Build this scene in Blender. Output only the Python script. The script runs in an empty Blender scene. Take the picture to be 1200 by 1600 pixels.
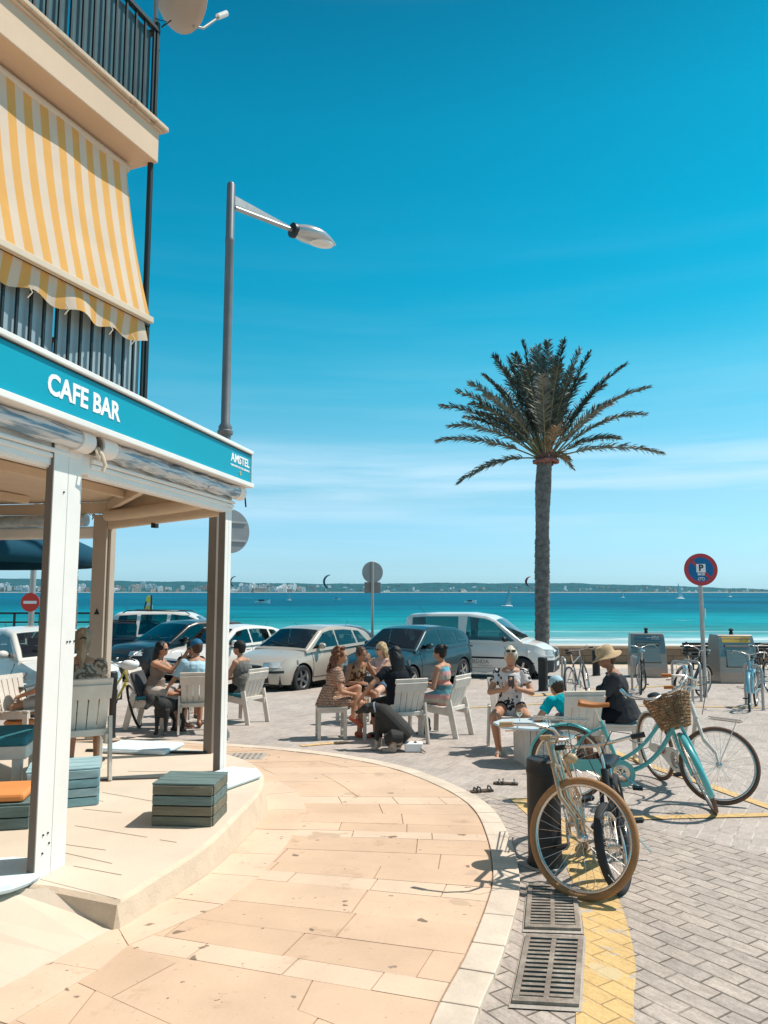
import bpy, bmesh, math, random
from mathutils import Vector, Matrix, noise, Quaternion
R=math.radians; PI=math.pi
random.seed(7)
sc=bpy.context.scene
# ---------------------------------------------------------------- camera
cam=bpy.data.objects.new('camera',bpy.data.cameras.new('camera')); sc.collection.objects.link(cam); sc.camera=cam
cam.data.sensor_fit='VERTICAL'; cam.data.sensor_height=36; cam.data.lens=36*1156/1600
cam.data.clip_start=.05; cam.data.clip_end=60000
PITCH=math.atan(125/1156)
cam.location=(0,0,1.6); cam.rotation_euler=(PI/2+PITCH,0,0)
sc.render.resolution_x=768; sc.render.resolution_y=1024
# ---------------------------------------------------------------- world and sun
SUN_EL=R(58); SUN_AZ=R(14)      # azimuth of the sun measured from +X (right) towards +Y (the sea)
w=bpy.data.worlds.new('World'); sc.world=w; w.use_nodes=True
wn=w.node_tree.nodes; wl=w.node_tree.links
for n in list(wn): wn.remove(n)
wout=wn.new('ShaderNodeOutputWorld'); wbg=wn.new('ShaderNodeBackground'); wbg.inputs[1].default_value=.148
sky=wn.new('ShaderNodeTexSky'); sky.sky_type='NISHITA'; sky.sun_disc=False
sky.sun_elevation=SUN_EL; sky.sun_rotation=PI/2-SUN_AZ; sky.air_density=1.0; sky.dust_density=.6; sky.ozone_density=1.6
geo=wn.new('ShaderNodeTexCoord'); sep=wn.new('ShaderNodeSeparateXYZ'); wl.new(geo.outputs['Generated'],sep.inputs[0])
ramp=wn.new('ShaderNodeValToRGB'); wl.new(sep.outputs[2],ramp.inputs[0])
cr=ramp.color_ramp; cr.elements[0].position=0; cr.elements[0].color=(.55,.98,1.5,1); cr.elements[1].position=.95; cr.elements[1].color=(1.25,.82,.52,1)
for p,c in ((.038,(.50,.82,1.14)),(.124,(.56,.88,.92)),(.192,(.46,.96,.93)),(.274,(.19,.97,.92)),(.353,(.04,.92,.9)),(.425,(.008,.90,.89)),(.552,(.007,.83,.83)),(.648,(.007,.63,.67)),(.74,(.45,.66,.55))):
    e=cr.elements.new(p); e.color=(*c,1)
mul=wn.new('ShaderNodeMix'); mul.data_type='RGBA'; mul.blend_type='MULTIPLY'; mul.inputs[0].default_value=1
wl.new(sky.outputs[0],mul.inputs[6]); wl.new(ramp.outputs[0],mul.inputs[7])
# thin high cloud: streaks stretched along the horizon
mp=wn.new('ShaderNodeMapping'); mp.inputs['Scale'].default_value=(1.1,1.1,16); mp.inputs['Rotation'].default_value=(R(1.5),R(2.5),0); wl.new(geo.outputs['Generated'],mp.inputs[0])
nz=wn.new('ShaderNodeTexNoise'); nz.inputs['Scale'].default_value=1.7; nz.inputs['Detail'].default_value=7; nz.inputs['Roughness'].default_value=.55; wl.new(mp.outputs[0],nz.inputs[0])
nr=wn.new('ShaderNodeMapRange'); nr.inputs[1].default_value=.44; nr.inputs[2].default_value=.72; wl.new(nz.outputs[0],nr.inputs[0])
band=wn.new('ShaderNodeValToRGB'); wl.new(sep.outputs[2],band.inputs[0])
b=band.color_ramp; b.elements[0].position=.03; b.elements[0].color=(.15,.15,.15,1); b.elements[1].position=.5; b.elements[1].color=(0,0,0,1)
for p,c in ((.09,.45),(.125,.95),(.165,1),(.20,.25),(.30,.07)):
    e=b.elements.new(p); e.color=(c,c,c,1)
cm=wn.new('ShaderNodeMath'); cm.operation='MULTIPLY'; wl.new(nr.outputs[0],cm.inputs[0]); wl.new(band.outputs[0],cm.inputs[1])
cm2=wn.new('ShaderNodeMath'); cm2.operation='MULTIPLY'; cm2.inputs[1].default_value=.75; wl.new(cm.outputs[0],cm2.inputs[0])
cmix=wn.new('ShaderNodeMix'); cmix.data_type='RGBA'; wl.new(cm2.outputs[0],cmix.inputs[0]); wl.new(mul.outputs[2],cmix.inputs[6]); cmix.inputs[7].default_value=(4.4,5.9,6.9,1)
wl.new(cmix.outputs[2],wbg.inputs[0]); wl.new(wbg.outputs[0],wout.inputs[0])
sd=Vector((math.cos(SUN_EL)*math.cos(SUN_AZ),math.cos(SUN_EL)*math.sin(SUN_AZ),math.sin(SUN_EL)))
sun=bpy.data.objects.new('sun',bpy.data.lights.new('sun','SUN')); sc.collection.objects.link(sun)
sun.data.energy=4.6; sun.data.angle=R(.5); sun.data.color=(1,.95,.87); sun.rotation_euler=sd.to_track_quat('Z','Y').to_euler(); sun.location=(20,5,40)
sc.view_settings.view_transform='Standard'; sc.view_settings.look='None'; sc.view_settings.gamma=1; sc.view_settings.exposure=.12
sc.render.engine='CYCLES'
# ---------------------------------------------------------------- helpers
SL=.038; STEP=.03
F=1156
def ray(x,y):
    a=(x-600)/F; b=(800-y)/F
    return Vector((a,math.cos(PITCH)-math.sin(PITCH)*b,math.sin(PITCH)+math.cos(PITCH)*b))
def G(y): return -SL*y
def Gs(y): return -SL*y-STEP
def onp(px,py,off=0):                    # photo pixel -> point of the sloping ground
    d=ray(px,py); t=(off-1.6)/(d.z+SL*d.y); return Vector((d.x*t,d.y*t,1.6+d.z*t))
def S(px,py): return onp(px,py,-STEP)    # street level
def onz(px,py,z):
    d=ray(px,py); t=(z-1.6)/d.z; return Vector((d.x*t,d.y*t,z))
def at(px,py,Y):
    d=ray(px,py); t=Y/d.y; return Vector((d.x*t,Y,1.6+d.z*t))
COL=sc.collection
def tag(o,label=None,cat=None,group=None,kind=None):
    if label: o['label']=label
    if cat: o['category']=cat
    if group: o['group']=group
    if kind: o['kind']=kind
    return o
def thing(name,label,cat,loc=(0,0,0),rz=0,group=None):
    o=bpy.data.objects.new(name,None); COL.objects.link(o); o.location=loc; o.rotation_euler=(0,0,rz); o.empty_display_size=.2
    return tag(o,label,cat,group)
def copy_tree(o,parent=None):
    c=o.copy(); COL.objects.link(c)
    if parent: c.parent=parent
    for ch in o.children: copy_tree(ch,c)
    return c
class MB:
    def __init__(s): s.v=[]; s.f=[]; s.m=[]
    def add(s,vs,fs,mi=0,M=None):
        b=len(s.v)
        for v in vs: s.v.append(tuple(M@Vector(v)) if M else tuple(v))
        for f in fs: s.f.append([i+b for i in f]); s.m.append(mi)
        return s
    def box(s,c,d,mi=0,M=None):
        x,y,z=c; a,b_,e=d[0]/2,d[1]/2,d[2]/2
        vs=[(x+i*a,y+j*b_,z+k*e) for i in (-1,1) for j in (-1,1) for k in (-1,1)]
        return s.add(vs,[(0,1,3,2),(4,6,7,5),(0,4,5,1),(2,3,7,6),(0,2,6,4),(1,5,7,3)],mi,M)
    def beam(s,p,q,w,h,mi=0,up=(0,0,1)):
        p=Vector(p); q=Vector(q); d=(q-p); L=d.length; d.normalize(); u=Vector(up); r=d.cross(u)
        if r.length<1e-4: r=d.cross(Vector((0,1,0)))
        r.normalize(); u=r.cross(d)
        M=Matrix((( d.x,r.x,u.x,0),(d.y,r.y,u.y,0),(d.z,r.z,u.z,0),(0,0,0,1))); M.translation=(p+q)/2
        return s.box((0,0,0),(L,w,h),mi,M)
    def tube(s,pts,r,n=8,mi=0,closed=False,cap=True,flat=1):
        pts=[Vector(p) for p in pts]; N=len(pts); rr=r if isinstance(r,(list,tuple)) else [r]*N
        vs=[];prev=None
        for i,p in enumerate(pts):
            if closed: t=pts[(i+1)%N]-pts[i-1]
            else: t=pts[min(i+1,N-1)]-pts[max(i-1,0)]
            if t.length<1e-9: t=Vector((0,0,1))
            t.normalize()
            if prev is None:
                a=Vector((0,0,1)) if abs(t.z)<.9 else Vector((1,0,0))
                u=t.cross(a).normalized()
            else:
                u=prev-t*prev.dot(t)
                if u.length<1e-6: u=t.orthogonal()
                u.normalize()
            prev=u; v=t.cross(u)
            for k in range(n):
                a=2*PI*k/n; vs.append(p+(u*math.cos(a)+v*math.sin(a)*flat)*rr[i])
        fs=[]
        for i in range(N if closed else N-1):
            for k in range(n):
                a=i*n+k; b_=i*n+(k+1)%n; j=(i+1)%N; fs.append((a,b_,j*n+(k+1)%n,j*n+k))
        if cap and not closed: fs.append(tuple(range(n))[::-1]); fs.append(tuple(range((N-1)*n,N*n)))
        return s.add(vs,fs,mi)
    def lathe(s,prof,n=20,mi=0,M=None,cap=True):
        vs=[(r*math.cos(2*PI*k/n),r*math.sin(2*PI*k/n),z) for r,z in prof for k in range(n)]
        fs=[(i*n+k,i*n+(k+1)%n,(i+1)*n+(k+1)%n,(i+1)*n+k) for i in range(len(prof)-1) for k in range(n)]
        if cap: fs+= [tuple(range(n))[::-1],tuple(range((len(prof)-1)*n,len(prof)*n))]
        return s.add(vs,fs,mi,M)
    def torus(s,Rr,r,nR=40,nr=8,mi=0,M=None,flat=1):
        vs=[];
        for i in range(nR):
            a=2*PI*i/nR
            for k in range(nr):
                b_=2*PI*k/nr; q=Rr+r*math.cos(b_); vs.append((q*math.cos(a),r*flat*math.sin(b_),q*math.sin(a)))
        fs=[(i*nr+k,i*nr+(k+1)%nr,((i+1)%nR)*nr+(k+1)%nr,((i+1)%nR)*nr+k) for i in range(nR) for k in range(nr)]
        return s.add(vs,fs,mi,M)
    def ell(s,c,d,mi=0,M=None,n=14):
        vs=[];m=n//2+1
        T=(M or Matrix.Identity(4))
        for i in range(m+1):
            t=PI*i/m
            for k in range(n):
                a=2*PI*k/n; vs.append((c[0]+d[0]*math.sin(t)*math.cos(a),c[1]+d[1]*math.sin(t)*math.sin(a),c[2]+d[2]*math.cos(t)))
        fs=[(i*n+k,(i+1)*n+k,(i+1)*n+(k+1)%n,i*n+(k+1)%n) for i in range(m) for k in range(n)]
        return s.add(vs,fs,mi,T)
    def prism(s,poly,h0,h1,mi=0,M=None):            # 2D outline (x,y) extruded in z
        n=len(poly); vs=[(x,y,h0) for x,y in poly]+[(x,y,h1) for x,y in poly]
        fs=[tuple(range(n))[::-1],tuple(range(n,2*n))]+[(i,(i+1)%n,n+(i+1)%n,n+i) for i in range(n)]
        return s.add(vs,fs,mi,M)
    def build(s,name,mats,parent=None,smooth=None,bevel=0,loc=None,M=None,clean=False):
        me=bpy.data.meshes.new(name); me.from_pydata(s.v,[],s.f)
        if not isinstance(mats,(list,tuple)): mats=[mats]
        for m in mats: me.materials.append(m)
        me.polygons.foreach_set('material_index',s.m)
        bm=bmesh.new(); bm.from_mesh(me)
        if clean or smooth is not None: bmesh.ops.remove_doubles(bm,verts=bm.verts,dist=1e-5)
        bmesh.ops.recalc_face_normals(bm,faces=bm.faces); bm.to_mesh(me); bm.free()
        if smooth is not None:
            me.polygons.foreach_set('use_smooth',[True]*len(me.polygons)); me.set_sharp_from_angle(angle=R(smooth))
        o=bpy.data.objects.new(name,me); COL.objects.link(o)
        if parent: o.parent=parent
        if loc is not None: o.location=loc
        if M is not None: o.matrix_local=M
        if bevel:
            b=o.modifiers.new('bevel','BEVEL'); b.width=bevel; b.segments=2; b.limit_method='ANGLE'; b.angle_limit=R(40)
        return o
def axM(o,x,y,z):
    return Matrix(((x[0],y[0],z[0],o[0]),(x[1],y[1],z[1],o[1]),(x[2],y[2],z[2],o[2]),(0,0,0,1)))
# ---------------------------------------------------------------- materials
def mat(name,col,rough=.6,metal=0,var=.12,scale=3,bump=0,bscale=40,spec=.4,dirt=None,coat=0,trans=0,ior=1.45,coord='Object',stretch=None,alpha=1):
    m=bpy.data.materials.new(name); m.use_nodes=True; nt=m.node_tree; N=nt.nodes; L=nt.links
    P=N['Principled BSDF']; P.inputs['Roughness'].default_value=rough; P.inputs['Metallic'].default_value=metal
    P.inputs['Specular IOR Level'].default_value=spec; P.inputs['IOR'].default_value=ior
    P.inputs['Coat Weight'].default_value=coat; P.inputs['Coat Roughness'].default_value=.05
    P.inputs['Transmission Weight'].default_value=trans; P.inputs['Alpha'].default_value=alpha
    c=(*col,1) if len(col)==3 else col
    P.inputs['Base Color'].default_value=c
    tc=N.new('ShaderNodeTexCoord'); src=tc.outputs[coord]
    if stretch:
        mp=N.new('ShaderNodeMapping'); mp.inputs['Scale'].default_value=stretch; L.new(src,mp.inputs[0]); src=mp.outputs[0]
    if var:
        n=N.new('ShaderNodeTexNoise'); n.inputs['Scale'].default_value=scale; n.inputs['Detail'].default_value=6; n.inputs['Roughness'].default_value=.62; L.new(src,n.inputs[0])
        mr=N.new('ShaderNodeMapRange'); mr.inputs[1].default_value=.3; mr.inputs[2].default_value=.7; mr.inputs[3].default_value=1-var; mr.inputs[4].default_value=1+var; L.new(n.outputs[0],mr.inputs[0])
        mx=N.new('ShaderNodeMix'); mx.data_type='RGBA'; mx.blend_type='MULTIPLY'; mx.inputs[0].default_value=1; mx.inputs[6].default_value=c
        L.new(mr.outputs[0],mx.inputs[7]); col_out=mx.outputs[2]
        if dirt:
            n2=N.new('ShaderNodeTexNoise'); n2.inputs['Scale'].default_value=dirt[1]; n2.inputs['Detail'].default_value=8; n2.inputs['Roughness'].default_value=.7; L.new(src,n2.inputs[0])
            r2=N.new('ShaderNodeMapRange'); r2.inputs[1].default_value=dirt[2]; r2.inputs[2].default_value=dirt[2]+.14; L.new(n2.outputs[0],r2.inputs[0])
            m2=N.new('ShaderNodeMix'); m2.data_type='RGBA'; L.new(r2.outputs[0],m2.inputs[0]); L.new(col_out,m2.inputs[6]); m2.inputs[7].default_value=(*dirt[0],1); col_out=m2.outputs[2]
        L.new(col_out,P.inputs['Base Color'])
        rr=N.new('ShaderNodeMapRange'); rr.inputs[3].default_value=max(0,rough-.08); rr.inputs[4].default_value=min(1,rough+.08); L.new(n.outputs[0],rr.inputs[0])
        if rough>.12: L.new(rr.outputs[0],P.inputs['Roughness'])
    if bump:
        nb=N.new('ShaderNodeTexNoise'); nb.inputs['Scale'].default_value=bscale; nb.inputs['Detail'].default_value=5; L.new(src,nb.inputs[0])
        bp=N.new('ShaderNodeBump'); bp.inputs['Strength'].default_value=bump; bp.inputs['Distance'].default_value=.01; L.new(nb.outputs[0],bp.inputs['Height']); L.new(bp.outputs[0],P.inputs['Normal'])
    return m
def nodes(m): return m.node_tree.nodes,m.node_tree.links,m.node_tree.nodes['Principled BSDF']
def brick_mat(name,c1,c2,cm,bw,rh,mort,rot=0,offset=.5,bump=.4,rough=.75,spots=None,warp=0,freq=2,squash=1.0,sqf=2,off=(0,0),cm2=None,streak=0):
    m=bpy.data.materials.new(name); m.use_nodes=True; N,L,P=nodes(m)
    P.inputs['Specular IOR Level'].default_value=.25
    tc=N.new('ShaderNodeTexCoord'); mp=N.new('ShaderNodeMapping'); mp.inputs['Rotation'].default_value=(0,0,rot); mp.inputs['Location'].default_value=(off[0],off[1],0)
    src=tc.outputs['Object']
    if warp:
        nw=N.new('ShaderNodeTexNoise'); nw.inputs['Scale'].default_value=.9; L.new(src,nw.inputs[0])
        sub=N.new('ShaderNodeVectorMath'); sub.operation='MULTIPLY_ADD'; sub.inputs[1].default_value=(warp,warp,0); L.new(nw.outputs['Color'],sub.inputs[0]); L.new(src,sub.inputs[2]); src=sub.outputs[0]
    L.new(src,mp.inputs[0])
    br=N.new('ShaderNodeTexBrick'); L.new(mp.outputs[0],br.inputs[0]); br.offset=offset; br.offset_frequency=freq; br.squash=squash; br.squash_frequency=sqf
    br.inputs['Color1'].default_value=(*c1,1); br.inputs['Color2'].default_value=(*c2,1); br.inputs['Mortar'].default_value=(*cm,1)
    br.inputs['Scale'].default_value=1; br.inputs['Mortar Size'].default_value=mort; br.inputs['Mortar Smooth'].default_value=.3; br.inputs['Bias'].default_value=0
    br.inputs['Brick Width'].default_value=bw; br.inputs['Row Height'].default_value=rh
    n=N.new('ShaderNodeTexNoise'); n.inputs['Scale'].default_value=1.3; n.inputs['Detail'].default_value=9; n.inputs['Roughness'].default_value=.7; L.new(tc.outputs['Object'],n.inputs[0])
    mr=N.new('ShaderNodeMapRange'); mr.inputs[1].default_value=.3; mr.inputs[2].default_value=.7; mr.inputs[3].default_value=.82; mr.inputs[4].default_value=1.12; L.new(n.outputs[0],mr.inputs[0])
    if cm2:
        nm=N.new('ShaderNodeTexNoise'); nm.inputs['Scale'].default_value=5; nm.inputs['Detail'].default_value=3; L.new(tc.outputs['Object'],nm.inputs[0]); rm=N.new('ShaderNodeMapRange'); rm.inputs[1].default_value=.50; rm.inputs[2].default_value=.60; L.new(nm.outputs[0],rm.inputs[0])
        mm=N.new('ShaderNodeMix'); mm.data_type='RGBA'; L.new(rm.outputs[0],mm.inputs[0]); mm.inputs[6].default_value=(*cm,1); mm.inputs[7].default_value=(*cm2,1); L.new(mm.outputs[2],br.inputs['Mortar'])
    mx=N.new('ShaderNodeMix'); mx.data_type='RGBA'; mx.blend_type='MULTIPLY'; mx.inputs[0].default_value=1; L.new(br.outputs[0],mx.inputs[6]); L.new(mr.outputs[0],mx.inputs[7]); out=mx.outputs[2]
    if streak:
        mq=N.new('ShaderNodeMapping'); mq.inputs['Scale'].default_value=(1,2.6,1); L.new(mp.outputs[0],mq.inputs[0]); nq=N.new('ShaderNodeTexNoise'); nq.inputs['Scale'].default_value=11; nq.inputs['Detail'].default_value=6; nq.inputs['Roughness'].default_value=.7; L.new(mq.outputs[0],nq.inputs[0])
        rq=N.new('ShaderNodeMapRange'); rq.inputs[1].default_value=.35; rq.inputs[2].default_value=.65; rq.inputs[3].default_value=1-streak; rq.inputs[4].default_value=1+streak*.6; L.new(nq.outputs[0],rq.inputs[0])
        mk=N.new('ShaderNodeMix'); mk.data_type='RGBA'; mk.blend_type='MULTIPLY'; mk.inputs[0].default_value=1; L.new(out,mk.inputs[6]); L.new(rq.outputs[0],mk.inputs[7]); out=mk.outputs[2]
    nf=N.new('ShaderNodeTexNoise'); nf.inputs['Scale'].default_value=60; nf.inputs['Detail'].default_value=4; L.new(tc.outputs['Object'],nf.inputs[0])
    mr2=N.new('ShaderNodeMapRange'); mr2.inputs[1].default_value=.3; mr2.inputs[2].default_value=.7; mr2.inputs[3].default_value=.9; mr2.inputs[4].default_value=1.08; L.new(nf.outputs[0],mr2.inputs[0])
    mx2=N.new('ShaderNodeMix'); mx2.data_type='RGBA'; mx2.blend_type='MULTIPLY'; mx2.inputs[0].default_value=1; L.new(out,mx2.inputs[6]); L.new(mr2.outputs[0],mx2.inputs[7]); out=mx2.outputs[2]
    if spots:
        for (sc_,th,cl) in spots:
            ns=N.new('ShaderNodeTexNoise'); ns.inputs['Scale'].default_value=sc_; ns.inputs['Detail'].default_value=2; L.new(tc.outputs['Object'],ns.inputs[0])
            r2=N.new('ShaderNodeMapRange'); r2.inputs[1].default_value=th; r2.inputs[2].default_value=th+.02; L.new(ns.outputs[0],r2.inputs[0])
            m2=N.new('ShaderNodeMix'); m2.data_type='RGBA'; L.new(r2.outputs[0],m2.inputs[0]); L.new(out,m2.inputs[6]); m2.inputs[7].default_value=(*cl,1); out=m2.outputs[2]
    L.new(out,P.inputs['Base Color']); P.inputs['Roughness'].default_value=rough
    ad=N.new('ShaderNodeMath'); ad.operation='MULTIPLY_ADD'; ad.inputs[1].default_value=-1; L.new(br.outputs['Fac'],ad.inputs[0])
    sc2=N.new('ShaderNodeMath'); sc2.operation='MULTIPLY'; sc2.inputs[1].default_value=.35; L.new(nf.outputs[0],sc2.inputs[0]); L.new(sc2.outputs[0],ad.inputs[2])
    bp=N.new('ShaderNodeBump'); bp.inputs['Strength'].default_value=bump; bp.inputs['Distance'].default_value=.012; L.new(ad.outputs[0],bp.inputs['Height']); L.new(bp.outputs[0],P.inputs['Normal'])
    return m
M={}
M['peach']=brick_mat('peach_stone',(.80,.545,.345),(.72,.485,.31),(.36,.23,.13),.78,.34,.006,R(-7),.37,.4,.75,[(9,.745,(.42,.28,.18)),(26,.78,(.22,.16,.12))],.05,2,.72,3)
M['kerb']=mat('kerb_stone',(.66,.54,.43),.75,var=.14,scale=4,bump=.3,dirt=((.4,.3,.22),5,.66))
M['street']=brick_mat('grey_block',(.49,.415,.365),(.43,.365,.325),(.58,.52,.46),.245,.122,.006,R(-59),.5,.35,.8,[(7,.76,(.30,.26,.22))],.02,cm2=(.33,.28,.24),streak=.12)
M['street_near']=brick_mat('rough_grey_block',(.50,.42,.36),(.43,.36,.315),(.19,.15,.12),.222,.110,.0052,R(57),.5,1.0,.8,[(7,.75,(.30,.26,.22)),(24,.76,(.2,.17,.14))],.05,cm2=(.36,.30,.25),streak=.22)
M['yellow']=brick_mat('worn_yellow_paint',(.72,.48,.21),(.67,.44,.185),(.42,.27,.13),.222,.110,.0042,R(57),.5,.7,.7,[(14,.66,(.50,.42,.34)),(4,.68,(.62,.47,.27))],.05,cm2=(.70,.5,.25),streak=.12)
M['deck']=mat('cream_coating',(.66,.54,.425),.7,var=.07,scale=1.5,bump=.15,dirt=((.5,.4,.28),7,.72))
M['rough_edge']=mat('cream_edge',(.64,.50,.37),.85,var=.10,scale=7,bump=.35,bscale=70)
M['white']=mat('white_metal',(.80,.76,.71),.4,var=.06,scale=2,dirt=((.50,.44,.37),7,.68),bump=.08,bscale=12)
M['taupe']=mat('taupe_metal',(.17,.135,.11),.5,var=.1,scale=3)  # also the painted shade on the near sides of the white posts
M['darkmetal']=mat('dark_green_metal',(.02,.028,.03),.45,var=.1,scale=5)
M['grey']=mat('grey_paint',(.17,.18,.19),.45,metal=.2,var=.12,scale=4)
M['steel']=mat('brushed_steel',(.33,.285,.25),.34,metal=.75,var=.12,scale=2,stretch=(1,1,20))
M['galv']=mat('galvanised',(.42,.40,.38),.45,metal=.6,var=.1,scale=8)
M['chrome']=mat('chrome',(.70,.64,.58),.26,metal=.9,var=0)
M['black']=mat('black_plastic',(.018,.018,.02),.45,var=.1)
M['rubber']=mat('rubber',(.03,.03,.032),.8,var=.15,scale=10)
M['plaster']=mat('beige_plaster',(.66,.48,.34),.85,var=.07,scale=1.2,bump=.2,bscale=60,dirt=((.45,.31,.21),3,.7))
M['ceil']=mat('cream_panel',(.66,.53,.40),.7,var=.06)
M['teal_sign']=mat('teal_vinyl',(.005,.31,.42),.42,var=.03,scale=1,spec=.3)
M['teal_cloth']=mat('teal_canvas',(.0,.15,.22),.8,var=.08)
M['glassrail']=mat('frosted_glass',(.33,.42,.46),.25,var=.15,scale=1.5,spec=.5)
M['clear']=mat('clear_plastic_roll',(.42,.48,.52),.2,var=.5,scale=5,spec=.6,stretch=(1,1,1))
M['letter']=mat('white_lettering',(.85,.85,.84),.5,var=0)
M['wood_w']=mat('white_washed_wood',(.69,.62,.545),.65,var=.14,scale=3,bump=.3,bscale=30,stretch=(1,1,1),dirt=((.40,.33,.27),9,.66))
M['cush_dark']=mat('dark_cushion',(.07,.065,.07),.85,var=.12)
M['cush_teal']=mat('teal_cushion',(.03,.17,.21),.85,var=.12,scale=4,bump=.2)
M['cush_white']=mat('white_cushion',(.66,.76,.80),.85,var=.06,scale=4,bump=.2,bscale=25)
M['orange']=mat('orange_cushion',(.70,.26,.08),.8,var=.1)
def text_obj(body,size,mat_,parent,Mx,name='lettering',bold=.0,sx=1,ext=.002,align='CENTER',shear=0):
    c=bpy.data.curves.new(name,'FONT'); c.body=body; c.size=size; c.align_x=align; c.align_y='CENTER'; c.extrude=ext; c.offset=bold; c.shear=shear; c.resolution_u=3
    t=bpy.data.objects.new(name,c); COL.objects.link(t)
    dg=bpy.context.evaluated_depsgraph_get(); me=bpy.data.meshes.new_from_object(t.evaluated_get(dg)); bpy.data.objects.remove(t); bpy.data.curves.remove(c)
    me.materials.clear(); me.materials.append(mat_)
    o=bpy.data.objects.new(name,me); COL.objects.link(o); o.parent=parent; o.matrix_local=Mx@Matrix.Diagonal((sx,1,1,1))
    return o
# ================================================================ GROUND
def grid_obj(name,x0,x1,y0,y1,nx,ny,zf,m,kind='structure'):
    mb=MB(); vs=[]
    for j in range(ny+1):
        for i in range(nx+1):
            x=x0+(x1-x0)*i/nx; y=y0+(y1-y0)*j/ny; vs.append((x,y,zf(x,y)))
    mb.add(vs,[(j*(nx+1)+i,j*(nx+1)+i+1,(j+1)*(nx+1)+i+1,(j+1)*(nx+1)+i) for j in range(ny) for i in range(nx)])
    o=mb.build(name,m); o['kind']=kind; return o
grid_obj('street',-60,60,-12,30.2,60,40,lambda x,y:Gs(y),M['street'])
MB().add([(x,y,Gs(y)+.004) for x,y in ((-5,8.3),(.0,8.3),(2.01,6.19),(2.71,5.44),(8,-.2),(8,-12),(-5,-12))],[tuple(range(7))]).build('street',M['street_near'])['kind']='structure'
# pavement outline (kerb line) through points of the photograph's kerb
kpx=[(740,1600),(782,1500),(806,1420),(812,1370),(797,1310),(768,1262),(718,1230),(640,1200),(560,1183),(480,1172),(400,1165),(300,1158),(170,1150)]
kp=[onp(x,y).xy for x,y in kpx]
kp=[Vector((-1.9,-6)),Vector((-1.0,-2)),Vector((-.35,.6)),Vector((.1,2.2))]+kp+[Vector((-6,11.1)),Vector((-12,12.2)),Vector((-30,14))]
def catmull(P,n=8):
    out=[]
    for i in range(len(P)-1):
        a=P[max(i-1,0)];b_=P[i];c=P[i+1];d=P[min(i+2,len(P)-1)]
        for k in range(n):
            t=k/n; out.append(.5*((2*b_)+(c-a)*t+(2*a-5*b_+4*c-d)*t*t+(3*b_-a-3*c+d)*t**3))
    out.append(P[-1].copy()); return out
KC=catmull(kp,8)
def offset_curve(C,d):
    out=[]
    for i,p in enumerate(C):
        t=(C[min(i+1,len(C)-1)]-C[max(i-1,0)]).normalized(); out.append(p+Vector((-t.y,t.x))*d)   # +d = left of travel = pavement side
    return out
KI=offset_curve(KC,.17)
mb=MB(); vs=[(p.x,p.y,G(p.y)-.006) for p in KI]; n=len(vs)
vs+=[(-40,p.y,G(p.y)-.006) for p in KI]
mb.add(vs,[(i,i+1,n+i+1,n+i) for i in range(n-1)])
M['joint']=mat('pavement_joint',(.36,.24,.16),.9,var=.2,scale=6)
sw=mb.build('pavement',M['joint']); sw['kind']='structure'
def slabmat(name,c): return mat(name,c,.72,var=.09,scale=2.2,bump=.18,bscale=35,spec=.25,dirt=((c[0]*.72,c[1]*.66,c[2]*.62),3.3,.60))
def spot_mat(name,c):
    m=slabmat(name,c); N,L,P=nodes(m); src=P.inputs['Base Color'].links[0].from_socket; tc=[q for q in N if q.type=='TEX_COORD'][0]; out=src
    for sc_,th,cl in ((7,.71,(.24,.17,.12)),(19,.74,(.26,.18,.13)),(2.3,.70,(.54,.385,.27)),(45,.70,(.46,.33,.23)),(11,.73,(.30,.22,.16))):
        ns=N.new('ShaderNodeTexNoise'); ns.inputs['Scale'].default_value=sc_; ns.inputs['Detail'].default_value=2.5; L.new(tc.outputs['Object'],ns.inputs[0])
        r2=N.new('ShaderNodeMapRange'); r2.inputs[1].default_value=th; r2.inputs[2].default_value=th+.02; L.new(ns.outputs[0],r2.inputs[0])
        m2=N.new('ShaderNodeMix'); m2.data_type='RGBA'; L.new(r2.outputs[0],m2.inputs[0]); L.new(out,m2.inputs[6]); m2.inputs[7].default_value=(*cl,1); out=m2.outputs[2]
    L.new(out,P.inputs['Base Color']); return m
SLM=[spot_mat('peach_slab',(.63,.44,.305)),spot_mat('rosy_slab',(.60,.415,.285)),spot_mat('sand_slab',(.655,.465,.325)),spot_mat('light_slab',(.68,.50,.365))]
zz_=lambda x,y: onp(x/1.446,1160+y/1.446).xy
LN=[]      # rows of slabs: (inner end, outer end, light)
wl_=lambda a,b_,l=0: LN.append((a,b_,l))
wl_(zz_(330,860),zz_(620,1000)); wl_(zz_(90,650),zz_(700,900)); wl_(zz_(165,538),zz_(900,868)); wl_(zz_(330,472),zz_(1010,735))
wl_(zz_(292,466),zz_(1070,600),1); wl_(zz_(345,434),zz_(1092,556)); wl_(zz_(400,392),zz_(1112,487)); wl_(zz_(462,350),zz_(1122,420)); wl_(zz_(515,303),zz_(1130,362),1); wl_(zz_(538,284),zz_(1131,330)); wl_(zz_(560,268),zz_(1131,292)); wl_(zz_(596,238),zz_(1133,258))
wl_(zz_(618,209),zz_(1128,224),1); wl_(zz_(628,195),zz_(1123,209)); wl_(zz_(640,178),zz_(1118,190)); wl_(zz_(646,158),zz_(1105,164)); wl_(zz_(646,137),zz_(1088,141),1); wl_(zz_(642,122),zz_(1070,124))
for (ix,iy),(ox,oy) in (((618,104),(1045,104)),((600,88),(1005,86)),((578,72),(960,70)),((555,58),(900,54)),((520,46),(830,40)),((470,36),(740,28)),((400,26),(640,16)),((300,14),(520,6)),((180,6),(400,2)),((40,2),(250,-3)),((-150,2),(60,-8))): wl_(zz_(ix,iy),zz_(ox,oy))
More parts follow.
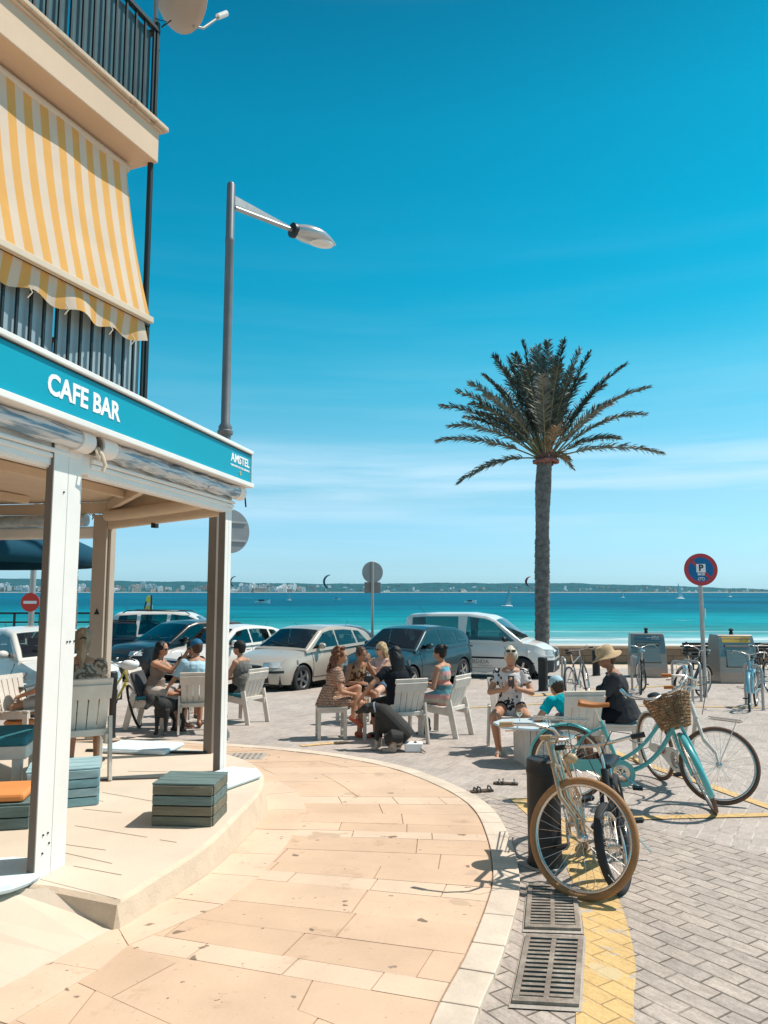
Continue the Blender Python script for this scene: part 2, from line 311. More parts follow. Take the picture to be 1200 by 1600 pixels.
rs=random.Random(21); mb=MB()
def kx_limit(y): return min((p.x for p in KI if abs(p.y-y)<.6),default=0)-.05
def quad_slab(q,mi):
    c=sum(q,Vector((0,0)))/4; g=.0028; vs=[]; dz=rs.uniform(-.0012,.0012)
    for p in q:
        d=(c-p); p2=p+d.normalized()*g*1.4; vs.append((p2.x,p2.y,G(p2.y)+dz))
    k=len(vs); vs+=[(x,y,z-.012) for x,y,z in vs]
    mb.add(vs,[(0,1,2,3),(0,4,5,1),(1,5,6,2),(2,6,7,3),(3,7,4,0)],mi)
def kx(p,d):      # extend a row outwards until it meets the inner kerb line
    best=None
    for i in range(len(KI)-1):
        a,b_=KI[i],KI[i+1]; e=b_-a; den=d.x*e.y-d.y*e.x
        if abs(den)<1e-9: continue
        t=((a.x-p.x)*e.y-(a.y-p.y)*e.x)/den; u=((a.x-p.x)*d.y-(a.y-p.y)*d.x)/den
        if 0<=u<=1 and t>0 and (best is None or t<best): best=t
    return best
rows_=[]
for a,b_,l in LN:
    d=(b_-a).normalized(); t=kx(a,d); rows_.append((a-d*.5,a+d*(t if t and t<(b_-a).length*1.6+.6 else (b_-a).length),l))
for (a0,b0,l0),(a1,b1,l1) in zip(rows_,rows_[1:]):
    L_=((b0-a0).length+(b1-a1).length)/2; h_=((a0-a1).length+(b0-b1).length)/2; u=0; cuts=[0]; lw=.52 if l0 else (.95 if h_>.28 else .62)
    u=rs.uniform(.3,1)*lw/L_
    while u<1-.25*lw/L_: cuts.append(u); u+=rs.uniform(.75,1.2)*lw/L_
    cuts.append(1)
    for c0,c1 in zip(cuts,cuts[1:]): quad_slab([a0.lerp(b0,c0),a0.lerp(b0,c1),a1.lerp(b1,c1),a1.lerp(b1,c0)],3 if l0 else rs.choice([0,0,1,1,2]))
# lower left, towards the camera and outside the picture: plain courses
for j in range(9):
    y0=2.35-.42*j
    for i in range(8): quad_slab([Vector((-2.9+.6*i,y0-.41)),Vector((-2.31+.6*i,y0-.41)),Vector((-2.31+.6*i,y0)),Vector((-2.9+.6*i,y0))],rs.choice([0,1,2])) if -2.3+.6*i<kx_limit(y0) else None
sl=mb.build('pavement_slabs',SLM); sl['kind']='structure'
# kerb: individual stones
def along(C,step,gap):
    L=[0]
    for i in range(len(C)-1): L.append(L[-1]+(C[i+1]-C[i]).length)
    def P(s):
        s=max(0,min(L[-1]-1e-6,s)); i=0
        lo,hi=0,len(L)-1
        while hi-lo>1:
            mid=(lo+hi)//2
            if L[mid]<=s: lo=mid
            else: hi=mid
        t=(s-L[lo])/max(1e-9,L[lo+1]-L[lo]); return C[lo].lerp(C[lo+1],t)
    return P,L[-1]
P0,LT=along(KC,0,0)
mb=MB(); s=0
while s<LT-.6:
    l=random.uniform(.30,.42); a0,a1=s,s+l-.008
    row=[]
    for k in range(4):
        q=P0(a0+(a1-a0)*k/3); q2=P0(a0+(a1-a0)*k/3+.02); t=(q2-q).normalized(); nrm=Vector((-t.y,t.x)); row.append((q,q+nrm*.166))
    dz=random.uniform(.002,.006); vs=[]
    for q,i_ in row:
        for c in (q,i_): vs.append((c.x,c.y,G(c.y)+dz)); vs.append((c.x,c.y,G(c.y)-.12))
    fs=[]
    for k in range(3):
        b_=k*4; c=b_+4; fs+=[(b_,c,c+2,b_+2),(b_,b_+1,c+1,c),(b_+2,c+2,c+3,b_+3)]
    fs+=[(0,2,3,1),(12,13,15,14)]
    mb.add(vs,fs); s+=l
k=mb.build('kerb',M['kerb'],bevel=.006); k['kind']='structure'
# ------------------------------------------------ raised cafe floor
DZ=-.02
dpx=[(183,1409),(238,1375),(323,1320),(375,1270),(407,1235),(412,1217)]
dp=[onz(x,y,DZ).xy for x,y in dpx]
dp=[dp[0]]+dp[1:]+[Vector((-1.13,7.0)),Vector((-1.4,7.5)),Vector((-2.0,7.95)),Vector((-3.2,8.25)),Vector((-5.5,8.5)),Vector((-12,9.2))]
DC=catmull(dp,6)
c0=onz(183,1409,DZ).xy; c1=onz(73,1387,DZ).xy
backpts=[Vector((-12,3.9)),c1+Vector((-1.5,.28)),c1]
poly=[tuple(p) for p in DC]+[tuple(p) for p in backpts]
mb=MB(); zl=-.6
rim=[Vector(p) for p in poly]; n=len(rim); cen=Vector((-4,6))
top=[(p.x,p.y,DZ) for p in rim]; mid=[]
def shr(i,d):
    t=(rim[(i+1)%n]-rim[i-1]).normalized(); return rim[i]+Vector((-t.y,t.x))*d
inn=[shr(i,.03) for i in range(n)]
vs=[(p.x,p.y,DZ) for p in inn]+[(p.x,p.y,DZ-.018) for p in rim]+[(shr(i,-.11).x,shr(i,-.11).y,zl) for i in range(n)]
mb.add(vs,[tuple(range(n))],0)
mb.add(vs,[(i,(i+1)%n,n+(i+1)%n,n+i) for i in range(n)]+[(n+i,n+(i+1)%n,2*n+(i+1)%n,2*n+i) for i in range(n)],1)
d=mb.build('terrace_floor',[M['deck'],M['rough_edge']]); d['kind']='structure'
mb=MB()
for a,b_ in (((99,1332),(175,1349)),((117,1290),(230,1308)),((130,1264),(190,1270)),((124,1246),(162,1252)),((160,1238),(240,1252)),((250,1312),(276,1316)),((115,1353),(190,1367)),((100,1319),(165,1328)),((200,1205),(330,1207))):
    p,q=onz(a[0],a[1],DZ+.0015),onz(b_[0],b_[1],DZ+.0015); mb.beam(p,q,.005,.002)
o=mb.build('floor_joints',mat('floor_joint',(.40,.32,.24),.9,var=.1)); o['kind']='structure'
MB().beam(onz(116,1220,DZ+.006),onz(290,1214,DZ+.006),.02,.012).build('floor_track',mat('floor_track',(.10,.08,.07),.6,var=.1))['kind']='structure'
# wedge ramp between the raised floor and the pavement
low=[onp(x,y,.004) for x,y in [(180,1449),(140,1470),(100,1492),(40,1528),(0,1549)]]
low+=[Vector((-1.75,2.7,G(2.7)+.004)),Vector((-2.1,1.2,G(1.2)+.004)),Vector((-2.6,-1.5,G(-1.5)+.004))]
hi=[Vector((c1.x,c1.y,DZ-.001)),Vector((c1.x-.25,c1.y+.0,DZ-.002)),Vector((-2.5,4.1,DZ-.002)),Vector((-2.9,4.05,DZ-.002)),Vector((-3.3,3.9,DZ-.002)),Vector((-4.2,3.6,DZ)),Vector((-5,2.5,DZ)),Vector((-6,-1,DZ))]
mb=MB(); n=len(low); vs=low+hi; fs=[(i,i+1,n+i+1,n+i) for i in range(n-1)]
vs=vs+[Vector((-12,4,DZ-.002)),Vector((-12,-1,DZ-.002))]
fs.append((n,n+1,n+2,n+3,n+4,n+5,n+6,n+7,2*n+1,2*n))
mb.add(vs,fs); r_=mb.build('terrace_ramp',M['deck']); r_['kind']='structure'
# border slabs along the raised floor and the ramp
low2=[onp(x,y).xy for x,y in [(-60,1580),(0,1549),(40,1528),(100,1492),(140,1470),(180,1449)]]
base=low2+[p for p in offset_curve(DC,-.10)][3:]
BC=catmull(base,3); PB,LB=along(BC,0,0); mb=MB(); s=0
while s<LB-2:
    l=rs.uniform(.42,.62); q=[]
    def sd2(u,d):
        p=PB(u); t=(PB(u+.03)-p).normalized(); return p+Vector((t.y,-t.x))*d
    quad_slab([sd2(s,-.06),sd2(s,.27),sd2(s+l,.27),sd2(s+l,-.06)],rs.choice([3,3,2])); s+=l
for i_ in range(len(mb.v)): x_,y_,z_=mb.v[i_]; mb.v[i_]=(x_,y_,z_+.0045)
o=mb.build('pavement_border',SLM); o['kind']='structure'
# yellow road paint
def strip(pts,wd,name='yellow_marking'):
    C=catmull([Vector(p) for p in pts],6); A=offset_curve(C,wd/2); B=offset_curve(C,-wd/2); mb=MB(); vs=[]
    for a,b_ in zip(A,B): vs+=[(a.x,a.y,Gs(a.y)+.008),(b_.x,b_.y,Gs(b_.y)+.008)]
    mb.add(vs,[(2*i,2*i+2,2*i+3,2*i+1) for i in range(len(C)-1)])
    o=mb.build(name,M['yellow']); o['kind']='structure'
s_=lambda x,y:S(x,y).xy
strip([Vector((.3,.2)),Vector((.65,2)),s_(946,1600),s_(953,1500),s_(936,1410),s_(903,1340),s_(862,1290),s_(815,1248)],.235)
strip([s_(545,1160),s_(505,1163),s_(470,1166)],.12)
strip([s_(880,1283),s_(1000,1279),s_(1200,1274),s_(1500,1266)],.11)
strip([s_(1240,1275),s_(1160,1247),s_(1090,1222),s_(1010,1195),s_(900,1152)],.12)
strip([s_(620,1110),s_(760,1105),s_(860,1100),s_(1000,1103),s_(1250,1107)],.14)
strip([s_(830,1088),s_(960,1076),s_(1100,1070)],.2)
# ------------------------------------------------ iron drain grates in the gutter
M['iron']=mat('rusty_iron',(.26,.21,.17),.75,metal=.1,var=.3,scale=14,bump=.5,dirt=((.40,.34,.28),9,.5))
M['pit_shade']=mat('pit_shade_black',(.008,.008,.008),.9,var=0)
M['gutter']=mat('gutter_concrete',(.42,.37,.32),.85,var=.18,scale=6,bump=.6,dirt=((.25,.21,.18),8,.6))
def grate(q,label):
    cs=[S(*p) for p in q]; c=sum(cs,Vector())/4
    t=thing('drain_grate',label,'drain grate',c,group='gutter drain grates')
    bl,br,tr,tl=[x-c for x in cs]
    P=lambda u,v,z=0:(bl*(1-u)+br*u)*(1-v)+(tl*(1-u)+tr*u)*v+Vector((0,0,z))
    MB().add([P(-.04,-.05,.010),P(1.04,-.05,.010),P(1.04,1.05,.010),P(-.04,1.05,.010)],[(0,1,2,3)]).build('concrete_surround',M['gutter'],t)
    MB().add([P(.03,.03,.013),P(.97,.03,.013),P(.97,.97,.013),P(.03,.97,.013)],[(0,1,2,3)]).build('pit_shade',M['pit_shade'],t)  # flat black sheet: shade of the drain hole put into the colour
    fr=MB()
    def pl(u0,u1,v0,v1,h,mbx):
        vs=[P(u,v,z) for z in (.006,h) for u,v in ((u0,v0),(u1,v0),(u1,v1),(u0,v1))]
        mbx.add(vs,[(3,2,1,0),(4,5,6,7),(0,1,5,4),(1,2,6,5),(2,3,7,6),(3,0,4,7)])
    pl(0,1,0,.06,.024,fr);pl(0,1,.94,1,.024,fr);pl(0,.09,.062,.938,.024,fr);pl(.91,1,.062,.938,.024,fr)
    fr.build('frame',M['iron'],t)
    ba=MB(); pl(.46,.54,.062,.938,.022,ba)
    for k in range(13):
        v=.085+k*.066; pl(.092,.458,v,v+.034,.021,ba); pl(.542,.908,v,v+.034,.021,ba)
    ba.build('bars',M['iron'],t)
grate([(800,1572),(905,1578),(912,1470),(822,1466)],'square iron drain grate nearest the camera beside the yellow line')
grate([(820,1455),(908,1458),(900,1388),(826,1386)],'iron drain grate just under the tan bicycle tyre')
mh=onp(385,1182,.004); t=thing('manhole_cover','small square grey manhole cover set in the peach pavement','manhole cover',mh)
MB().box((0,0,0),(.44,.36,.012)).build('frame',M['gutter'],t,bevel=.003); 
b_=MB()
for i in range(6): b_.box((-.16+i*.064,0,.008),(.03,.28,.006))
b_.build('cover',M['iron'],t)
# ------------------------------------------------ sea wall, beach, sea
M['sand']=mat('sand',(.66,.58,.45),.95,var=.08,scale=.2,bump=.3)
SEA=-3.2
grid_obj('beach',-400,400,30,74,80,22,lambda x,y:-1.9-(y-30)*.037-.25*(y>60)*0+.05*noise.noise(Vector((x*.1,y*.1,0))),M['sand'])
m=bpy.data.materials.new('sea_water'); m.use_nodes=True; N,L,P=nodes(m)
tc=N.new('ShaderNodeTexCoord'); sp=N.new('ShaderNodeSeparateXYZ'); L.new(tc.outputs['Object'],sp.inputs[0])
def nnoise(scale,stretch,detail=5,rough=.6):
    mp=N.new('ShaderNodeMapping'); mp.inputs['Scale'].default_value=stretch; L.new(tc.outputs['Object'],mp.inputs[0])
    n=N.new('ShaderNodeTexNoise'); n.inputs['Scale'].default_value=scale; n.inputs['Detail'].default_value=detail; n.inputs['Roughness'].default_value=rough; L.new(mp.outputs[0],n.inputs[0]); return n.outputs[0]
def mth(op,a,b=None,c=None):
    q=N.new('ShaderNodeMath'); q.operation=op
    for i,x in enumerate((a,b,c)):
        if x is None: continue
        if isinstance(x,(int,float)): q.inputs[i].default_value=x
        else: L.new(x,q.inputs[i])
    return q.outputs[0]
lg=mth('LOGARITHM',mth('MAXIMUM',sp.outputs[1],30),10)            # 1.8 at the shore .. 3.85 at the far coast
n1=nnoise(.012,(.25,1,1)); lgn=mth('ADD',lg,mth('MULTIPLY',mth('SUBTRACT',n1,.5),.35))
cr_=N.new('ShaderNodeValToRGB'); L.new(mth('DIVIDE',mth('SUBTRACT',lgn,1.75),2.2),cr_.inputs[0])
c=cr_.color_ramp; c.elements[0].position=.02; c.elements[0].color=(.36,.45,.46,1); c.elements[1].position=.95; c.elements[1].color=(.0,.095,.17,1)
for p,cl in ((.05,(0.232,0.353,0.370)),(.073,(0.112,0.318,0.344)),(.098,(0.047,0.288,0.310)),(.155,(0.010,0.237,0.271)),(.20,(0.000,0.194,0.245)),(.27,(0.000,0.142,0.206)),(.336,(0.000,0.090,0.150)),(.40,(0.000,0.116,0.181)),(.495,(0.000,0.116,0.189)),(.70,(0.000,0.103,0.172))):
    e=c.elements.new(p); e.color=(*cl,1)
# wave crests and foam
ws_=[nnoise(q,(.22,1,1),3,.6) for q in (.9,.25,.07,.02,.006)]
dark=N.new('ShaderNodeMix'); dark.data_type='RGBA'; dark.blend_type='MULTIPLY'; L.new(cr_.outputs[0],dark.inputs[6])
v=ws_[0]
for q in ws_[1:]: v=mth('ADD',v,q)
mr=N.new('ShaderNodeMapRange'); L.new(v,mr.inputs[0]); mr.inputs[1].default_value=2.15; mr.inputs[2].default_value=2.85; mr.inputs[3].default_value=.66; mr.inputs[4].default_value=1.36
L.new(mr.outputs[0],dark.inputs[7]); dark.inputs[0].default_value=1
f1=nnoise(.09,(.25,1,1),5,.65); f2=nnoise(.02,(.3,1,1),5,.65)
def thr(x,a,b):
    q=N.new('ShaderNodeMapRange'); L.new(x,q.inputs[0]); q.inputs[1].default_value=a; q.inputs[2].default_value=b; return q.outputs[0]
foam=mth('MAXIMUM',thr(f1,.70,.74),thr(f2,.70,.74))
# breakers near the shore
nb=nnoise(.05,(.5,1.2,1),6,.7)
sh=mth('ADD',sp.outputs[1],mth('MULTIPLY',mth('SUBTRACT',nb,.5),9))
def bandf(c0,wd): return mth('MAXIMUM',mth('SUBTRACT',1,mth('DIVIDE',mth('ABSOLUTE',mth('SUBTRACT',sh,c0)),wd)),0)
br_=mth('MINIMUM',mth('MULTIPLY',mth('ADD',mth('ADD',bandf(67,6),mth('MULTIPLY',bandf(77,3.5),.8)),mth('MULTIPLY',bandf(92,2),.35)),1.4),1)
br_=mth('MULTIPLY',br_,thr(nnoise(.3,(.25,1,1),10,.8),.38,.62))
foam=mth('MAXIMUM',foam,br_)
fm=N.new('ShaderNodeMix'); fm.data_type='RGBA'; L.new(foam,fm.inputs[0]); L.new(dark.outputs[2],fm.inputs[6]); fm.inputs[7].default_value=(.75,.80,.80,1)
L.new(fm.outputs[2],P.inputs['Base Color']); P.inputs['Roughness'].default_value=.6; P.inputs['Specular IOR Level'].default_value=.05
bp=N.new('ShaderNodeBump'); bp.inputs['Strength'].default_value=.6; bp.inputs['Distance'].default_value=.6; L.new(v,bp.inputs['Height']); L.new(bp.outputs[0],P.inputs['Normal'])
mb=MB(); ys=[62,70,90,130,220,500,1200,3000,7500,20000]; vs=[]
for y in ys: vs+=[(-max(500,y*1.2),y,SEA),(max(500,y*1.2),y,SEA)]
mb.add(vs,[(2*i,2*i+1,2*i+3,2*i+2) for i in range(len(ys)-1)]); o=mb.build('sea',m); o['kind']='structure'
# sea wall
M['wallstone']=brick_mat('sea_wall_stone',(.30,.215,.15),(.24,.17,.12),(.12,.09,.07),.55,.26,.012,0,.5,.8,.9,None,.05)
wN,wL,wP=nodes(M['wallstone'])
for n_ in wN:
    if n_.type=='MAPPING': n_.inputs['Rotation'].default_value=(R(90),0,0)
wp0,wp1=Vector((-60,31.2)),Vector((40,26.9)); wd=(wp1-wp0).normalized(); wL_=(wp1-wp0).length; wa=math.atan2(wd.y,wd.x)
wt=thing('sea_wall','low brown stone sea wall with flat cap along the beach','wall',(wp0.x,wp0.y,0),wa)
nseg=40
mbw=MB(); mbc=MB()
for i in range(nseg):
    s0,s1=wL_*i/nseg,wL_*(i+1)/nseg; y0=(wp0+wd*s0).y; y1=(wp0+wd*s1).y; zt0=G(y0)+.56; zt1=G(y1)+.56
    vs=[(s0,0,-4),(s1,0,-4),(s1,.4,-4),(s0,.4,-4),(s0,0,zt0),(s1,0,zt1),(s1,.4,zt1),(s0,.4,zt0)]
    mbw.add(vs,[(0,1,5,4),(2,3,7,6)])
    vs=[(s0,-.05,zt0),(s1,-.05,zt1),(s1,.45,zt1),(s0,.45,zt0),(s0,-.05,zt0+.09),(s1,-.05,zt1+.09),(s1,.45,zt1+.09),(s0,.45,zt0+.09)]
    mbc.add(vs,[(0,1,5,4),(1,2,6,5),(2,3,7,6),(4,5,6,7),(3,2,1,0)])
mbw.build('wall_face',M['wallstone'],wt,clean=True); mbc.build('cap',mat('wall_cap',(.52,.37,.26),.8,var=.1),wt,clean=True)
# promenade sheet in front of the wall
mb=MB(); vs=[]
for i in range(41):
    s0=wL_*i/40; p=wp0+wd*s0; q=p-Vector((-wd.y,wd.x))*2.6; vs+=[(p.x,p.y,Gs(p.y)+.004),(q.x,q.y,Gs(q.y)+.004)]
mb.add(vs,[(2*i,2*i+1,2*i+3,2*i+2) for i in range(40)]); o=mb.build('promenade',mat('promenade_stone',(.60,.49,.38),.85,var=.1,scale=1,bump=.2)); o['kind']='structure'
# ------------------------------------------------ far coast
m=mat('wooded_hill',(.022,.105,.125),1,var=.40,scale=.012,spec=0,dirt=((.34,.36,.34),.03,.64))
def ridge(px):
    pts=[(-900,900),(-300,904),(0,904),(120,907),(300,909),(500,912),(700,911),(900,911),(1040,915),(1200,921),(1500,925),(2200,926)]
    for (a,ya),(b,yb) in zip(pts,pts[1:]):
        if a<=px<=b: return ya+(yb-ya)*(px-a)/(b-a)
    return 920
CY=6600
mb=MB(); nx=600; rows=[(CY,0),(CY+60,.08),(CY+350,.35),(CY+700,.62),(CY+1100,.9),(CY+1300,1.0),(CY+1900,.55)]
vs=[]
for Y,hf in rows:
    for i in range(nx+1):
        px=-900+3100*i/nx; top=at(px,ridge(px),CY+1300); zt=top.z-SEA
        x=(px-600)/F*CY*1.02*(Y/CY)**.7
        z=SEA+zt*hf+ (9*noise.noise(Vector((px*.03,Y*.004,0)))+4*noise.noise(Vector((px*.2,Y*.01,3))))*min(1,hf*2)
        if hf==0: z=SEA-2
        vs.append((x,Y,z))
mb.add(vs,[(j*(nx+1)+i,j*(nx+1)+i+1,(j+1)*(nx+1)+i+1,(j+1)*(nx+1)+i) for j in range(len(rows)-1) for i in range(nx)])
o=mb.build('hills',m,smooth=60); o['kind']='structure'
# sandy strip on the far shore
mb=MB(); vs=[]
for i in range(61):
    x=-5400+9600*i/60; vs+=[(x,CY-14,SEA+1),(x,CY+10,SEA+4)]
mb.add(vs,[(2*i,2*i+2,2*i+3,2*i+1) for i in range(60)]); o=mb.build('far_beach',M['sand']); o['kind']='structure'
# far town: apartment blocks
fw=[mat('far_white_wall',(.90,.88,.86),.9,var=.1,scale=.05),mat('far_cream_wall',(.52,.44,.36),.9,var=.1,scale=.05),mat('far_brick_wall',(.45,.26,.2),.9,var=.1,scale=.05)]
fwin=mat('far_window',(.10,.13,.15),.6,var=0)
def far_block(wx,wy,h,mw):
    mb=MB(); mb.box((0,0,h/2),(wx,wy,h),0); nf=max(2,int(h/6)); nc=max(2,int(wx/9))
    for a in range(nf):
        mb.box((0,-wy/2-.15,(a+.5)*h/nf+.5),(wx*.88,.5,h/nf*.38),1)
    mb.box((wx*.15,0,h+1.5),(wx*.25,wy*.4,3),0)
    o=mb.build('apartment_block',[mw,fwin]); return o
protos=[far_block(wx,16,h,fw[k]) for wx,h,k in ((30,22,0),(44,30,0),(24,36,0),(60,24,1),(34,40,0),(26,18,1),(20,28,2),(70,16,0))]
rng=random.Random(3)
FG='apartment blocks of the town across the bay'
cnt=0
for i in range(285):
    dense=rng.random()
    if dense<.62: px=rng.choice([rng.uniform(-60,150),rng.uniform(150,340),rng.uniform(362,480),rng.uniform(362,470)])
    elif dense<.78: px=rng.uniform(480,760)
    else: px=rng.uniform(760,1220)
    west=px<490
    row=rng.random()
    Y=CY+30+(row**1.5)*(330 if west else 620)
    k=rng.choice([0,1,2,3,4,5,6,7]) if west else rng.choice([0,5,5,5,7,3])
    if i<len(protos): o=protos[i]
    else: o=protos[k].copy(); COL.objects.link(o)
    top=at(px,ridge(px),CY+1300).z-SEA
    hf=0
    for (ya,ha),(yb,hb) in zip(rows,rows[1:]):
        if ya<=Y<=yb: hf=ha+(hb-ha)*(Y-ya)/(yb-ya)
    sc_=rng.uniform(1.0,1.55) if west else rng.uniform(.6,1.0)
    o.location=((px-600)/F*Y,Y,SEA+top*hf-2)
    o.scale=(sc_*rng.uniform(.8,1.3),1,sc_); o.rotation_euler=(0,0,rng.uniform(.25,1.1))
    tag(o,'pale apartment block on the far shore across the bay','apartment block',FG)
# ================================================================ CAFE TERRACE
fd=Vector((.205,.979)).normalized()                 # direction of the sign front, away from the camera
fn=Vector((fd.y,-fd.x))                              # outward (towards the street)
A=Vector((-1.43,6.92)); ang=math.atan2(fd.y,fd.x)
ROOFZ=2.48
Tt=thing('cafe_terrace','white framed cafe terrace canopy with a teal sign band over its front','terrace canopy',(A.x,A.y,0),ang)
# local frame: x away from camera, y to the left (building side) ; outward = -y
def TL(w): 
    d=Vector((w[0],w[1]))-A; return Vector((d.dot(fd),-d.dot(fn)))
def post(l0,l1,y0,y1,z0,z1,name='post',m='white',seam=True):
    mb=MB(); w_=(l1-l0)
    if seam:
        mb.box(((l0+l1)/2-w_/4,(y0+y1)/2,(z0+z1)/2),(w_/2-.004,y1-y0,z1-z0)); mb.box(((l0+l1)/2+w_/4,(y0+y1)/2,(z0+z1)/2),(w_/2-.004,y1-y0,z1-z0))
        mb.box(((l0+l1)/2,(y0+y1)/2,(z0+z1)/2),(w_-.02,y1-y0-.012,z1-z0-.01))
    else: mb.box(((l0+l1)/2,(y0+y1)/2,(z0+z1)/2),(w_,y1-y0,z1-z0))
    return mb.build(name,M[m],Tt,bevel=.003)
p1=TL(onz(53,1380,DZ)); p2=TL(onz(345,1209,DZ)); p4=TL(onz(330,1178,DZ))
pp=post(p1.x,p1.x+.28,p1.y-.0,p1.y+.052,DZ,ROOFZ+.14)
sc_=MB()
for dx,z in ((.02,.22),(.05,.22),(.06,.16),(.02,.12),(.12,1.30),(.14,1.30),(.17,1.30),(.05,2.2)): sc_.lathe([(.006,-.004),(.006,.004)],8,0,Matrix.Translation((p1.x+.03+dx*1.4,p1.y-.002,z))@Matrix.Rotation(PI/2,4,'X'))
sc_.build('screws',M['darkmetal'],pp)
post(p1.x-.004,p1.x-.001,p1.y+.004,p1.y+.048,DZ,ROOFZ+.13,'post_side_shade','taupe',False)  # thin dark plate: shade of the post's near side put into colour
p2b=-.10
post(p2b,p2b+.14,p2.y-.0,p2.y+.07,DZ,ROOFZ+.16)
post(p2b-.004,p2b-.001,p2.y+.004,p2.y+.066,DZ,ROOFZ+.14,'post_side_shade','taupe',False)  # painted shade on the near side of the white corner post
post(p4.x,p4.x+.1,p4.y,p4.y+.09,DZ,ROOFZ,'corner_post','taupe',False)
p3=TL(Vector((-3.16,8.45)))
pb=MB(); pb.box((p3.x,p3.y+.06,(DZ+ROOFZ)/2),(.14,.17,ROOFZ-DZ)); pb.box((p3.x+.02,p3.y-.045,(DZ+ROOFZ)/2),(.10,.03,ROOFZ-DZ)); pb.build('post',mat('cream_post',(.46,.38,.31),.6,var=.06),Tt,bevel=.004)
MB().add([(0,0,0),(.07,0,0),(.035,0,.07)],[(0,1,2)]).build('warning_sticker',M['black'],Tt,M=Matrix.Translation((p3.x-.075,p3.y+.09,1.35))@Matrix.Rotation(R(-90),4,'Z'))
# fascia sign
X0,X1=-9.0,.12; ZB,ZT=ROOFZ+.15,ROOFZ+.43; YF=-.14
def top_off(x): return 0
fb=MB(); fb.box(((X0+X1)/2,YF+.035,(ZB+ZT)/2),(X1-X0,.05,ZT-ZB)); fas=fb.build('sign_board',M['teal_sign'],Tt)
MB().box(((X0+X1)/2,YF+.03,ZT+.018),(X1-X0+.02,.09,.034)).box(((X0+X1)/2,YF+.045,ZB-.022),(X1-X0+.02,.14,.042)).box((X1+.006,YF+.03,(ZB+ZT)/2),(.012,.065,ZT-ZB)).build('sign_frame',M['white'],Tt,bevel=.006)
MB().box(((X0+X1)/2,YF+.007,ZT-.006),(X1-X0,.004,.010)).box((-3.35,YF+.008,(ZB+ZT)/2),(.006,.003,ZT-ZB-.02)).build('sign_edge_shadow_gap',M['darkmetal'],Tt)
def sgn(px,py): # local position on the board face for a photo pixel
    d=ray(px,py); n2=fn; t=((A+fn*(-YF)).dot(n2))/(d.xy.dot(n2)); w_=d*t+Vector((0,0,1.6)); l=TL(w_); return l.x,w_.z
xa,za=sgn(75,603); xb,zb=sgn(189,643)
RX=lambda x,y,z: Matrix.Translation((x,y,z))@Matrix(((1,0,0,0),(0,0,-1,0),(0,1,0,0),(0,0,0,1)))
lt=text_obj('CAFE BAR',.19,M['letter'],fas,RX(0,YF+.008,0),'lettering',bold=.0055,sx=1)
dims=lt.dimensions; lt.matrix_local=RX((xa+xb)/2,YF+.008,(za+zb)/2-.0)@Matrix.Diagonal(((xb-xa)/max(dims.x,.01)*1.0,.88,1,1))
xa,za=sgn(362,716); xb,zb=sgn(391,724)
lt=text_obj('AMSTEL',.1,M['letter'],fas,RX(0,YF+.008,0),'lettering',bold=.002)
lt.matrix_local=RX((xa+xb)/2,YF+.008,(za+zb)/2)@Matrix.Diagonal(((xb-xa)/max(lt.dimensions.x,.01),1.05,1,1))
lt=text_obj('100% MALTA DE CEBADA',.024,M['letter'],fas,RX(0,YF+.008,0),'lettering',bold=.0006)
lt.matrix_local=RX((xa+xb)/2,YF+.008,(za+zb)/2-.068)@Matrix.Diagonal(((xb-xa)/max(lt.dimensions.x,.01),1,1,1))
MB().torus(.018,.003,20,6).ell((0,0,0),(.009,.004,.009)).build('round_emblem',mat('emblem',(.55,.5,.3),.4),fas,loc=((xa+xb)/2,YF+.006,(za+zb)/2-.115))
# gutter and beam under the fascia, roof
MB().box(((X0+X1)/2,.05,ROOFZ+.085),(X1-X0-.1,.18,.09)).box(((X0+X1)/2,.0,ROOFZ+.135),(X1-X0-.06,.24,.006)).build('gutter_beam',M['white'],Tt,bevel=.006)
MB().box(((X0+X1)/2-.05,.06,ROOFZ-.06),(X1-X0-.3,.10,.14)).build('front_beam',M['white'],Tt,bevel=.006)
bl=TL(Vector((-3.16,8.45))); bdir=(bl-Vector((.0,.05))).normalized()
far_l=TL(Vector((-9.5,9.6)))
rp=[Vector((X0,.16)),Vector((-.02,.16)),Vector((bl.x+.1,bl.y-.1)),far_l,Vector((X0,8))]
MB().prism([tuple(p) for p in rp],ROOFZ+.16,ROOFZ+.30).build('roof',M['ceil'],Tt)
rb=MB()
def roofbeam(a,b_,w_=.07,h=.12,z=None): rb.beam((a[0],a[1],z or ROOFZ+.10),(b_[0],b_[1],z or ROOFZ+.10),w_,h)
for k in range(5): roofbeam((-.9-1.7*k,.2),(-.2-1.7*k+1.4,6.5) if k>0 else (bl.x-.0,bl.y),.06,.11)
for yy in (1.3,2.6,4.2): roofbeam((X0,yy),(min(.8,0.2*yy),yy),.05,.08,ROOFZ+.11)
rb.build('roof_beams',M['ceil'],Tt,bevel=.004)
